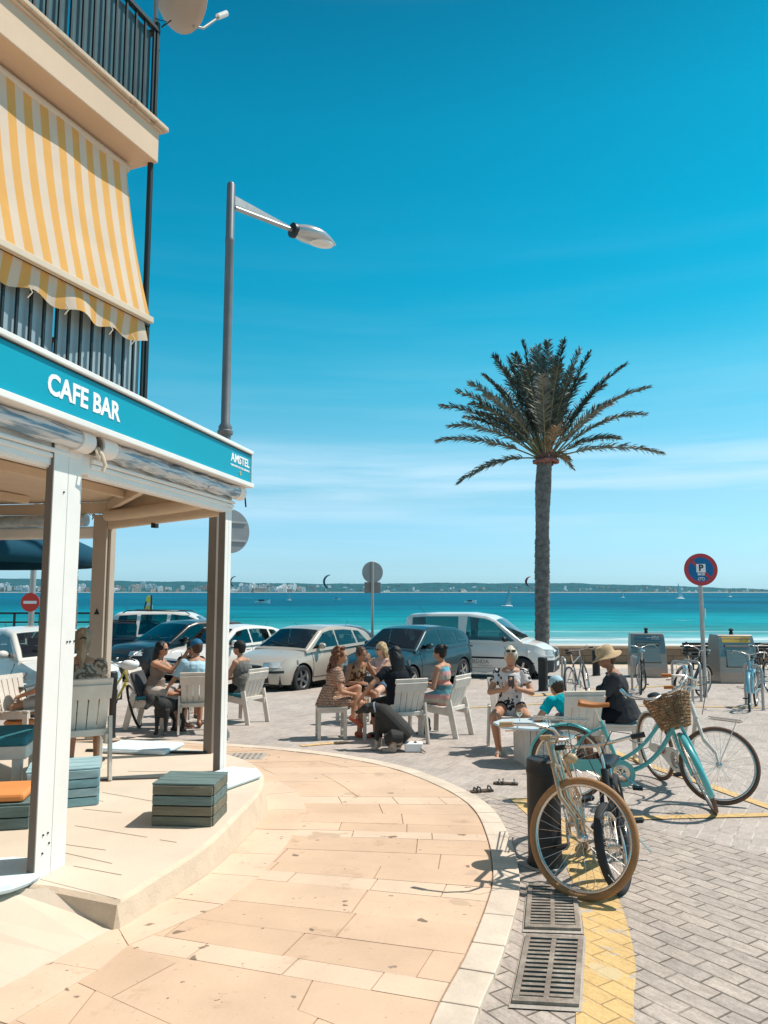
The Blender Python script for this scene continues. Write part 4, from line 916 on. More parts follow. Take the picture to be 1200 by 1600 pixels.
def palm():
    rng=random.Random(11)
    bx=at(846,1000,PY).x; bz=G(PY)-.05; top=at(852,722,PY)
    t=thing('palm_tree','tall date palm with wind-blown grey green fronds standing beside the white van','palm tree',(bx,PY,bz))
    H=top.z-bz; lean=top.x-bx
    palm_trunk(H,.225,.25,rng,lean).build('trunk',M['bark'],t,smooth=50)
    c=Vector((lean+.02,0,H))
    mb=MB()
    for k in range(60):
        a=rng.uniform(0,2*PI); z=rng.uniform(-.02,.35); r=.36*(1-z*.6)
        mb.ell((c.x+r*math.cos(a)*.8,r*math.sin(a)*.8,c.z+z),(.09,.09,.13),n=7)
    mb.build('crown_base',mat('cut_frond_stubs',(.17,.085,.07),.9,var=.5,scale=9),t)
    mb=MB()
    for k in range(34):
        a=2*PI*k/34; mb.ell((c.x+.40*math.cos(a),.40*math.sin(a),c.z+.02+rng.uniform(-.02,.02)),(.06,.06,.07),n=7)
    mb.build('trimmed_collar',mat('trimmed_collar',(.28,.11,.09),.8,var=.3,scale=9),t)
    ox,oy=660,520
    tips=[(470,40,.3),(520,75,1.4),(590,35,-.4),(660,35,.5),(740,75,-.6),(785,95,.4),(955,150,.2),(1065,258,-.3),(1042,385,.6),(920,500,1.6),(1125,568,-.2),(330,105,-.4),(285,200,.9),(220,235,-.9),(160,275,.2),(85,345,.5),(125,440,-.7),(70,508,.1),(165,705,-.2),(430,100,-1.2),(560,120,1.8),(700,170,-1.6),
          (390,170,1.9),(300,290,-2.0),(260,380,1.8),(620,110,2.2),(480,150,-2.2),(850,250,1.5),(880,330,-1.6),(400,120,.8),(350,250,2.4),(540,60,.9),(640,150,-2.6),(760,200,2.2),(230,330,-1.4),(450,220,2.8),(560,200,-3.0),(200,400,1.0)]
    for i,(zx,zy,dy) in enumerate(tips):
        px=ox+zx/3; py=oy+zy/3; tp=at(px,py,PY+dy)-Vector((bx,PY,bz))
        dirh=(tp-c); hz=math.hypot(dirh.x,dirh.y); 
        su=.06+.16*min(1,hz/3.2)
        if zy>480: su=.16
        if zy>650: su=.20
        base=c+Vector((dirh.x*.06,dirh.y*.06,.12))
        frond(t,base,tp,rng,su,leaf=.46,mt='leaf' if rng.random()<.62 else 'leaf_highlight',dens=110,droop=.25)
    tp=at(ox+235,oy+211,PY-.2)
    for (zx,zy,dy) in ((705,640,-.1),(690,600,.3)):
        tp=at(ox+zx/3,oy+zy/3,PY+dy)-Vector((bx,PY,bz)); frond(t,c+Vector((.1,0,.1)),tp,rng,.55,leaf=.3,mt='leafdry',dens=30,droop=.6)
    for k in range(5):
        a=rng.uniform(0,2*PI); tp=c+Vector((1.3*math.cos(a)-.2,1.3*math.sin(a),rng.uniform(.9,2.4))); frond(t,c+Vector((0,0,.15)),tp,rng,.05,leaf=.42,mt='leafdry' if k<3 else 'leaf_highlight',dens=34,droop=.2)
palm()
def palm2():
    rng=random.Random(5); y=22; x=at(108,930,y).x
    t=thing('palm_tree','rough palm trunk almost hidden behind the thick white post','palm tree',(x,y,G(y)-.05))
    palm_trunk(5.2,.2,.2,rng).build('trunk',M['bark'],t,smooth=50)
    for k in range(18):
        a=2*PI*k/18+rng.uniform(-.1,.1); e=rng.uniform(-.5,.6); c=Vector((0,0,5.2))
        frond(t,c,c+Vector((1.35*math.cos(a),1.35*math.sin(a),e)),rng,.25,leaf=.3,dens=24)
palm2()
# ================================================================ CARS
m=bpy.data.materials.new('car_glass'); m.use_nodes=True; N,L=m.node_tree.nodes,m.node_tree.links; N.remove(N['Principled BSDF'])
tb=N.new('ShaderNodeBsdfTransparent'); tb.inputs[0].default_value=(.36,.47,.47,1); gb=N.new('ShaderNodeBsdfGlossy'); gb.inputs['Roughness'].default_value=.03; lw=N.new('ShaderNodeFresnel'); lw.inputs[0].default_value=1.6
mm=N.new('ShaderNodeMath'); mm.operation='MULTIPLY_ADD'; mm.inputs[1].default_value=1.3; mm.inputs[2].default_value=.03; L.new(lw.outputs[0],mm.inputs[0]); mx=N.new('ShaderNodeMixShader'); L.new(mm.outputs[0],mx.inputs[0]); L.new(tb.outputs[0],mx.inputs[1]); L.new(gb.outputs[0],mx.inputs[2]); L.new(mx.outputs[0],N['Material Output'].inputs['Surface'])
M['glass']=m; M['interior']=mat('car_interior',(.03,.032,.034),.8,var=.1)
M['plate']=mat('number_plate',(.75,.76,.74),.4,var=0)
M['lens']=mat('headlamp_lens',(.55,.55,.54),.2,metal=.1,var=.3,scale=14,coat=1)
M['tail']=mat('tail_lamp',(.35,.02,.02),.2,var=0,coat=1)
M['alloy']=mat('alloy_wheel',(.48,.48,.48),.3,metal=.8,var=.05)
def paint(name,c,metal=0,coat=.7): return mat(name,c,.30,metal=metal,var=.04,scale=2,coat=coat,spec=.45)
def lerp_prof(P,x):
    if x<=P[0][0]: return P[0][1]
    for (a,za),(b_,zb_) in zip(P,P[1:]):
        if x<=b_:
            t=(x-a)/(b_-a); return za+(zb_-za)*t
    return P[-1][1]
def smooth_prof(P,x,h=.06): return sum(lerp_prof(P,x+d*h) for d in (-1,-.5,0,.5,1))/5
def car(name,label,loc,head,pm,L=4.2,W=1.76,wb=2.6,fo=.85,r=.31,sill=.22,belt=None,roof=None,xg=(1.05,-1.95),ww=(1.0,.30),rw=None,wins=(),nose=.10,tail=.05,
        tumble=.34,plate=None,bumper=None,rails=False,lamp=None,grille=None,mirror=True,strip=None,cat='car',frontplate=True,hubcap=False,blackbottom=False,extra=None,group='cars parked in front of the beach'):
    t=thing(name,label,cat,loc,head,group)
    xf=L/2-fo; xr=xf-wb; ra=r+.055
    def hw(x):
        d=min(L/2-x,x+L/2); d=max(d,0); k=max(0,1-d/.62)
        return W/2*(1-.30*k**2.4-.02*max(0,1-d/1.6))
    def zt(x): return smooth_prof(belt,x)
    def zr(x): return smooth_prof(roof,x,.045)
    def zb_(x):
        z=sill+.04*max(0,1-(L/2-abs(x))/.4)
        for c in (xf,xr):
            dx=abs(x-c)
            if dx<ra: z=max(z,r+math.sqrt(ra*ra-dx*dx))
        return z
    def sf(v): 
        return .955+.045*math.sin(PI*min(1,v*1.15))-.055*max(0,v-.72)/.28
    def yb(x,z):
        v=(z-sill)/(zt(x)-sill); return hw(x)*sf(max(0,min(1,v)))
    def shx(x,z):                                  # roll the ends under and over
        e=0
        zm=.48
        if x>L/2-.5: e-=((x-(L/2-.5))/.5)**2*(nose*((z-zm)/.4)**2)
        if x<-L/2+.5: e+=((-L/2+.5-x)/.5)**2*(tail*((z-zm)/.5)**2)
        return x+e
    xs=[-L/2,-L/2+.015,-L/2+.05]; x=-L/2+.1
    while x<L/2-.1: xs.append(x); x+=.06
    for c in (xf,xr): xs+=[c-ra,c-ra+.012,c+ra-.012,c+ra]
    xs+=[L/2-.1,L/2-.05,L/2-.015,L/2]; xs=sorted(set(round(q,4) for q in xs))
    NS,NT=10,8; vs=[]; per=2*NS+NT-1+0
    for x in xs:
        b0,t0=zb_(x),zt(x); col=[]
        for k in range(NS):
            v=k/(NS-1); z=b0+(t0-b0)*v; col.append((x,yb(x,z),z))
        yt=col[-1][1]; sec=[]
        for (a,y,z) in col: sec.append((a,y,z))
        for k in range(1,NT):
            u=1-2*k/NT; sec.append((x,yt*u,t0+.045*(1-abs(u)**2.6)))
        for (a,y,z) in reversed(col): sec.append((a,-y,z))
        per=len(sec)
        for (a,y,z) in sec: vs.append((shx(a,z),y,z))
    fs=[]
    n=len(xs)
    for i in range(n-1):
        for k in range(per-1): fs.append((i*per+k,i*per+k+1,(i+1)*per+k+1,(i+1)*per+k))
    for base in (0,(n-1)*per):
        for k in range(per//2):
            a,b_,c,d=base+k,base+k+1,base+per-2-k,base+per-1-k
            if b_<c: fs.append((a,b_,c,d))
            elif a<d: fs.append((a,b_,d))
    mb=MB(); mb.add(vs,fs)
    for i in range(n-1):
        xm=(xs[i]+xs[i+1])/2
        if xg[1]+.12<xm<ww[0]-.12:
            for k in range(NS,NS+NT-2): mb.m[i*(per-1)+k]=1
    body=mb.build('body',[pm,M['interior']],t,smooth=38)
    # greenhouse
    xg0,xg1=xg; gx=[];x=xg1
    while x<xg0: gx.append(x); x+=.025
    gx.append(xg0)
    def inside(x,z,y,yt,top):
        if top:
            for (a,b_,fr_) in ((ww[0],ww[1],.93),)+(((rw[0],rw[1],.88),) if rw else ()):
                if min(a,b_)<x<max(a,b_) and abs(y)<yt*fr_: return True
            return False
        for (a0,a1,c0,c1) in wins:
            zb2=zt(x)+.045; z2=zr(x)-.075
            if z2<=zb2: continue
            v=(z-zb2)/(z2-zb2)
            if 0<v<1 and a0+(c0-a0)*v<x<a1+(c1-a1)*v: return True
        return False
    def yg(x,z): return hw(x)*.945-tumble*(z-lerp_prof(belt,0))
    vs=[];sec_n=None
    for x in gx:
        b0=zt(x)-.03; t0=max(zr(x),b0+.002); col=[]
        for k in range(19):
            z=b0+(t0-b0)*k/18; y=yg(x,z); 
            if k==18: y-=.035*min(1,(t0-b0)/.2)
            if k==17: y-=.010
            if k==16: y-=.003
            col.append((x,y,z))
        sec=list(col); yt=col[-1][1]
        for k in range(1,24):
            u=1-2*k/24; sec.append((x,yt*u,t0+.03*(1-u*u)*min(1,(t0-b0)/.15)))
        for (a,y,z) in reversed(col): sec.append((a,-y,z))
        sec_n=len(sec); vs+=sec
    fs=[]
    for i in range(len(gx)-1):
        for k in range(sec_n-1):
            q=(i*sec_n+k,i*sec_n+k+1,(i+1)*sec_n+k+1,(i+1)*sec_n+k); c=[sum(vs[j][d] for j in q)/4 for d in range(3)]; istop=18<=k<sec_n-19
            if not inside(c[0],c[2],c[1],vs[i*sec_n+18][1],istop): fs.append(q)
    fs+= [tuple(range(sec_n))[::-1],tuple(range((len(gx)-1)*sec_n,len(gx)*sec_n))]
    mb=MB(); mb.add(vs,fs); mb.build('roof',pm,t,smooth=35)
    zb0=zt(0); zs=zb0-.12
    for (sx,ys) in ((-.30,(.36,-.36)),(-1.15,(.40,0,-.40))):
        if sx<xg1+.35: continue
        for y in ys:
            so=MB().box((sx,y*W/1.76,zs-.05),(.14,.46 if len(ys)==2 else .40,.52)).build('seat',M['interior'],t,bevel=.05)
            MB().box((sx-.03,y*W/1.76,zs+.30),(.09,.24,.15)).build('headrest',M['interior'],so,bevel=.035)
    MB().box((ww[0]-.42,0,zb0-.02),(.35,W*.78,.12)).build('dashboard',M['interior'],t,bevel=.04)
    MB().torus(.18,.013,24,6,0,Matrix.Translation((ww[0]-.72,.36,zb0+.02))@Matrix.Rotation(R(65),4,'Y')@Matrix.Rotation(PI/2,4,'X')).build('steering_wheel',M['interior'],t,smooth=60)
    def patch(fn,nu,nv,nm,mt,parent=t,both=False):
        mb=MB()
        for s in ((1,-1) if both else (1,)):
            vs=[fn(i/nu,j/nv,s) for j in range(nv+1) for i in range(nu+1)]
            mb.add(vs,[(j*(nu+1)+i,j*(nu+1)+i+1,(j+1)*(nu+1)+i+1,(j+1)*(nu+1)+i) for j in range(nv) for i in range(nu)])
        return mb.build(nm,mt,parent,smooth=60)
    def top_patch(x0,x1,wfrac):
        def f(u,v,s):
            x=x0+(x1-x0)*v; t0=zr(x); b0=zt(x)-.03; yt=yg(x,t0)-.035*min(1,max(0,(t0-b0))/.2); uu=(2*u-1)*wfrac
            dz=(zr(x+.02)-zr(x-.02))/.04; nrm=Vector((-dz,0,1)).normalized()*.007
            return (x+nrm.x,yt*uu,t0+.03*(1-uu*uu)*min(1,max(0,t0-b0)/.15)+nrm.z)
        return f
    ws=patch(top_patch(ww[0],ww[1],.93),10,10,'windscreen',M['glass'])
    wi=MB(); 
    for s in (-.1,.45):
        x=ww[0]-.02; p=Vector((x,s*W*.4,zr(x)+.05)); q=Vector((x-.12,s*W*.4-.42,zr(x-.12)+.05)); wi.beam(p,q,.018,.012)
    wi.build('wiper',M['black'],ws)
    if rw: patch(top_patch(rw[0],rw[1],.88),8,6,'rear_window',M['glass'])
    for (a0,a1,c0,c1) in wins:                       # bottom x range, top x range
        for s in (1,-1):
            def f(u,v,s2,s=s):
                xb=a0+(a1-a0)*u; xt=c0+(c1-c0)*u
                zb2=zt(xb)+.045; zt2=zr(xt)-.075; x=xb+(xt-xb)*v; z=zb2+(zt2-zb2)*v
                return (x,s*(yg(x,z)+.006),z)
            patch(f,6,4,'side_window',M['glass'])
    # wheels
    for c in (xf,xr):
        for s in (1,-1):
            Mw=Matrix.Translation((c,s*(W/2-.115),r))@Matrix.Rotation(-s*PI/2,4,'X')
            wt=bpy.data.objects.new('wheel',None); COL.objects.link(wt); wt.parent=t; wt.matrix_local=Mw; wt.empty_display_size=.1
            MB().lathe([(r*.64,-.09),(r*.9,-.10),(r,-.075),(r,.075),(r*.9,.10),(r*.64,.092)],32,cap=False).build('tyre',M['rubber'],wt,smooth=40)
            rm=MB().lathe([(.0,.055),(.035,.06),(.04,.05)],16,cap=False).lathe([(r*.60,.06),(r*.655,.095),(r*.655,-.05)],32,cap=False)
            ns=5 if not hubcap else 8
            for k in range(ns):
                a=2*PI*k/ns; rm.beam((.02*math.cos(a),.02*math.sin(a),.055),(r*.61*math.cos(a),r*.61*math.sin(a),.07),.055 if not hubcap else .045,.02)
            rm.build('rim',M['alloy'],wt,smooth=40)
            MB().lathe([(.001,.0),(r*.64,.0)],24,cap=False).build('brake_disc',M['black'],wt)
    un=MB(); un.box((0,0,.33),(L-.35,W-.26,.24))
    for c in (xf,xr):
        for s in (1,-1): un.lathe([(ra+.02,-.0),(ra+.02,.26),(.001,.262)],24,0,Matrix.Translation((c,s*(W/2-.29),r))@Matrix.Rotation(-s*PI/2,4,'X')@Matrix.Rotation(PI,4,'X')@Matrix.Translation((0,0,-.26)),cap=False)
    un.build('underbody',M['black'],t)
    # front face helpers
    def xface(y,front=True):
        y=abs(y); lo,hi_=L/2-.7,L/2
        for _ in range(24):
            md=(lo+hi_)/2
            if hw(md)>y: lo=md
            else: hi_=md
        return lo
    def fpatch(y0,y1,z0,z1,nm,mt,parent=t,nu=8,nv=4,off=.006,sk=0,z0b=None,z1b=None,back=False):
        def f(u,v,s):
            y=y0+(y1-y0)*u; a=z0+((z0b if z0b is not None else z0)-z0)*u; b_=z1+((z1b if z1b is not None else z1)-z1)*u
            z=a+(b_-a)*v; ff=sf(max(0,min(1,(z-sill)/(zt(L/2-.2)-sill))))
            x=xface(y/ff); x=shx(x,z)+off
            return ((-x if back else x),y,z)
        return patch(f,nu,nv,nm,mt,parent)
    zn=zt(L/2-.05)
    lz=lamp or (zn-.20,zn-.05,.42,.80)
    for s in (1,-1):
        h=fpatch(s*lz[2]*W/2*1.0,s*lz[3]*W/2*1.16,lz[0]+.02,lz[1],'headlight',M['lens'],off=.010,z0b=lz[0]+.03,z1b=lz[1]+.03)
        fpatch(s*(lz[2]*W/2+.05),s*(lz[2]*W/2+.15),lz[0]+.045,lz[1]-.02,'bulb_reflector',M['chrome'],h,off=.014,nu=3,nv=2)
        fpatch(s*.50*W/2*1.3,s*.9*W/2*1.05,zn-.15,zn+.02,'tail_lamp',M['tail'],off=.008,back=True)
    g=grille or (zn-.17,zn-.07,.36)
    gr=fpatch(-g[2],g[2],g[0],g[1],'grille',M['black'],off=.008)
    MB().ell((0,0,0),(.012,.05,.04)).build('emblem',M['chrome'],gr,loc=(xface(0)+.004,0,(g[0]+g[1])/2))
    fpatch(-.55,.55,sill+.06,sill+.20,'lower_intake',M['black'],off=.007)
    if bumper: 
        z0,z1=bumper
        fpatch(-W/2*.98,W/2*.98,z0,z1,'bumper_strip',M['black'] if not blackbottom else M['bumper'],off=.009,nu=24)
    if blackbottom:
        fpatch(-W/2*.985,W/2*.985,sill+.02,.58,'bumper',M['bumper'],off=.012,nu=28)
    if frontplate:
        pl=MB().box((0,0,0),(.012,.5,.11)).build('number_plate',M['plate'],t,loc=(xface(0)-.0+.016,0,plate[1] if plate else .42))
        if plate and plate[0]:
            text_obj(plate[0],.10,M['black'],pl,Matrix(((0,0,1,.008),(1,0,0,0),(0,1,0,0),(0,0,0,1))),bold=.002)
    # door shut lines, handles, mirror
    def sline(pts,nm='door_line',w_=.009,mt=None):
        for s in (1,-1):
            mb=MB()
            for (xa,za),(xb,zb2) in zip(pts,pts[1:]):
                n_=6
                for i in range(n_):
                    p=[]
                    for t_ in (i/n_,(i+1)/n_):
                        x=xa+(xb-xa)*t_; z=za+(zb2-za)*t_; p.append(Vector((x,s*(yb(x,z)+.002),z)))
                    mb.beam(p[0],p[1],.006,w_,up=(0,0,1) if abs(p[0].x-p[1].x)>abs(p[0].z-p[1].z) else (1,0,0))
            mb.build(nm,mt or M['black'],t)
    dls=[w_[0] for w_ in wins[1:]]+( [] )
    d0=wins[0][0] if wins else .5; dE=wins[-1][1] if wins else -1
    dxs=sorted(set([round(wins[0][1],2),round(wins[0][0]-.02,2)]+([round(wins[1][0],2)] if len(wins)>1 else [])),reverse=True)
    for x in dxs:
        if abs(x-xr)>ra and abs(x-xf)>ra-.1: sline([(x,zt(x)),(x,.34)])
    sline([(dxs[0],.33),(max(dxs[-1],xr+ra+.02),.33)])
    for x in [wins[0][0]+.14 if wins[0][0]<wins[0][1] else wins[0][1]+.14][:1]:
        for s in (1,-1): MB().ell((0,0,0),(.09,.02,.018)).build('door_handle',M['black'] if blackbottom else pm,t,loc=(x,s*(yb(x,zt(x)-.12)+.012),zt(x)-.12),smooth=60)
    if mirror:
        for s in (1,-1):
            x=ww[0]-.42; z=zt(x)+.10; MB().ell((0,0,0),(.07,.11,.075)).box((-.0,-s*.1,-.05),(.04,.12,.03)).build('wing_mirror',pm if mirror is True else mirror,t,loc=(x,s*(yb(x,zt(x)-.05)+.12),z),smooth=50)
    if strip: sline(strip,'side_strip',.05,M['black'])
    if rails:
        for s in (1,-1):
            MB().tube([(xg1+.35,s*(W/2-.27),zr(xg1+.35)+.0),(xg1+.5,s*(W/2-.27),zr(xg1+.5)+.07),(ww[1]-.35,s*(W/2-.27),zr(ww[1]-.35)+.07),(ww[1]-.2,s*(W/2-.27),zr(ww[1]-.2)+.0)],.018,6).build('roof_rail',M['black'],t,smooth=60)
    MB().tube([(xg1+.45,0,zr(xg1+.45)+.02),(xg1+.22,0,zr(xg1+.45)+.24)],.005,5).build('aerial',M['black'],t)
    return t,yb,zt
def place_front(px,py,head,L,W,corner=None,xf=None):
    """world location so that the point (x,y) of the car stands on the ground seen at the pixel"""
    g=S(px,py); c,s=math.cos(head),math.sin(head); x,y=corner
    p=Vector((g.x-(c*x-s*y),g.y-(s*x+c*y),0)); p.z=Gs(p.y); return p
HATCH=dict(belt=[(-2.1,.98),(-1.9,1.02),(0,.97),(.9,.95),(1.15,.93),(1.7,.82),(2.0,.72),(2.14,.62)],roof=[(-2.0,1.0),(-1.62,1.30),(-1.2,1.42),(-.6,1.48),(0,1.48),(.35,1.42),(1.1,.96)],xg=(1.1,-1.98),ww=(1.02,.36),rw=(-1.92,-1.50),
     wins=[(-.18,.86,-.12,.30),(-1.02,-.24,-.92,-.18),(-1.55,-1.10,-1.25,-1.0)])
def hatch(**k):
    d=dict(HATCH); d.update(k); return d
M['bumper']=mat('grey_bumper',(.045,.05,.055),.6,var=.08)
g_beige=paint('beige_metallic',(.47,.40,.33),.1); g_teal=paint('dark_teal_paint',(.02,.045,.055),.2,.5); g_white=paint('white_paint',(.80,.745,.68)); g_black=paint('black_paint',(.014,.015,.016),0,.4)
g_navy=paint('navy_paint',(.012,.022,.035),0,.4); g_silver=paint('silver_paint',(.42,.43,.43),.5)
h=R(236); car('beige_hatchback','beige saloon car with roof box clip, parked behind the woman in the patterned dress','',0,g_beige) if 0 else None
# beige car
h=R(237); L=4.26
loc=place_front(470,1078,h,L,1.77,(L/2-.88,.8)); car('parked_car','beige hatchback with steel grey alloy wheels, parked nose left behind the curly haired woman',loc,h,g_beige,L=L,W=1.77,wb=2.6,fo=.88,r=.32,**hatch(),bumper=(.50,.555),plate=('',.40),grille=(.60,.66,.32),lamp=(.60,.74,.42,.86))
# dark teal car
h=R(236); L=4.25
loc=place_front(566,1081,h,L,1.76,(L/2,0)); car('parked_car','dark teal hatchback parked between the beige car and the white van',loc,h,g_teal,L=L,W=1.74,wb=2.55,fo=.84,r=.31,**hatch(),bumper=None,plate=('3287 BBW',.50),lamp=(.62,.76,.50,.88))
# white van
h=R(-20); L=4.45
VANB=[(-2.2,1.0),(-1.0,1.05),(.4,1.06),(1.1,1.04),(1.35,1.05),(1.75,.98),(2.02,.86),(2.2,.74)]
VANR=[(-2.19,1.70),(-2.05,1.80),(-1.4,1.84),(-.2,1.85),(.35,1.78),(.62,1.66),(1.38,1.06)]
loc=place_front(816,1061,h,L,1.8,(L/2-.88,-.82)); van,yb_,zt_=car('parked_van','white delivery van with grey bumpers and lettering on its door, beside the palm',loc,h,g_white,L=L,W=1.8,wb=2.68,fo=.88,r=.32,belt=VANB,roof=VANR,xg=(1.38,-2.18),ww=(1.30,.60),rw=None,tumble=.16,
   wins=[(-.28,1.16,-.22,.55),(-1.95,-.50,-1.92,-.50)],blackbottom=True,strip=[(-2.15,.62),(1.0,.62)],plate=('',.44),lamp=(.66,.86,.46,.90),grille=(.64,.78,.38),nose=.06,tail=.03,cat='van',mirror=M['black'],group=None)
P_=lambda x,z: Matrix(((1,0,0,x),(0,0,-1,-(yb_(x,z)+.006)),(0,1,0,z),(0,0,0,1)))
lt=text_obj('LA PÈRDIDA',.16,mat('grey_lettering',(.25,.22,.2),.6,var=0),van,P_(-.02,.50),bold=0,sx=1.0)
lt=text_obj('www.laperdida.com',.05,mat('grey_lettering2',(.25,.22,.2),.6,var=0),van,P_(.30,.40),bold=0,sx=1.0)
# white hatch behind the terrace post
h=R(236); L=4.2
loc=place_front(263,1066,h,L,1.76,(L/2,0)); car('parked_car','white hatchback with dark lower grille parked just left of the corner post',loc,h,g_white,L=L,W=1.76,wb=2.58,fo=.86,r=.32,**hatch(),plate=('9812 KGP',.52),lamp=(.66,.80,.50,.88),grille=(.50,.64,.45))
# black suv
SUVB=[(-2.2,1.02),(0,1.06),(.9,1.05),(1.25,1.04),(1.8,.98),(2.1,.86),(2.2,.72)]
SUVR=[(-2.15,1.06),(-1.95,1.40),(-1.5,1.56),(-.6,1.62),(.05,1.61),(.40,1.53),(1.15,1.06)]
SUVW=[(-.15,.9,-.1,.34),(-1.05,-.22,-.98,-.18),(-1.72,-1.12,-1.52,-1.06)]
h=R(232); L=4.4
loc=place_front(182,1064,h,L,1.84,(L/2,0)); car('parked_car','glossy black crossover car parked behind the yellow bicycle',loc,h,g_black,L=L,W=1.84,wb=2.65,fo=.9,r=.34,sill=.27,belt=SUVB,roof=SUVR,xg=(1.15,-2.13),ww=(1.08,.40),rw=(-2.05,-1.75),wins=SUVW,plate=('',.50),lamp=(.74,.88,.50,.90))
# navy suv further back
h=R(200); y=25.5; x=at(165,990,y).x
car('parked_car','dark navy crossover with roof rails in the far row left of the black car',(x,y,Gs(y)),h,g_navy,L=4.4,W=1.84,wb=2.65,fo=.9,r=.34,sill=.27,belt=SUVB,roof=SUVR,xg=(1.15,-2.13),ww=(1.08,.40),rw=(-2.05,-1.75),wins=SUVW,rails=True)
# white estate behind
h=R(5); y=26; x=at(283,975,y).x; 
car('parked_car','white car with black roof rails in the far row behind the black crossover',(x,y,Gs(y)+.12),h,g_white,L=4.5,W=1.8,wb=2.68,fo=.88,r=.32,belt=VANB,roof=[(a,b_-.02) for a,b_ in VANR],xg=(1.38,-2.18),ww=(1.30,.60),wins=[(-.28,1.16,-.22,.55),(-1.25,-.36,-1.22,-.36),(-2.0,-1.35,-1.96,-1.35)],rails=True)
# silver car behind the beige one
h=R(10); y=24.5; x=at(545,1000,y).x
car('parked_car','silver car mostly hidden between the beige hatchback and the dark teal one',(x,y,Gs(y)+.0),h,g_silver,L=4.2,W=1.76,wb=2.58,fo=.86,r=.32,**hatch())
# white car at the left edge, nose towards the right
h=R(-42); L=4.2
loc=place_front(32,1116,h,L,1.74,(L/2-.86,-.8)); car('parked_car','white car at the left edge with its rounded nose pointing right behind the thick post',loc,h,g_white,L=L,W=1.74,wb=2.58,fo=.86,r=.31,**hatch(),plate=('',.42),lamp=(.58,.76,.50,.92))
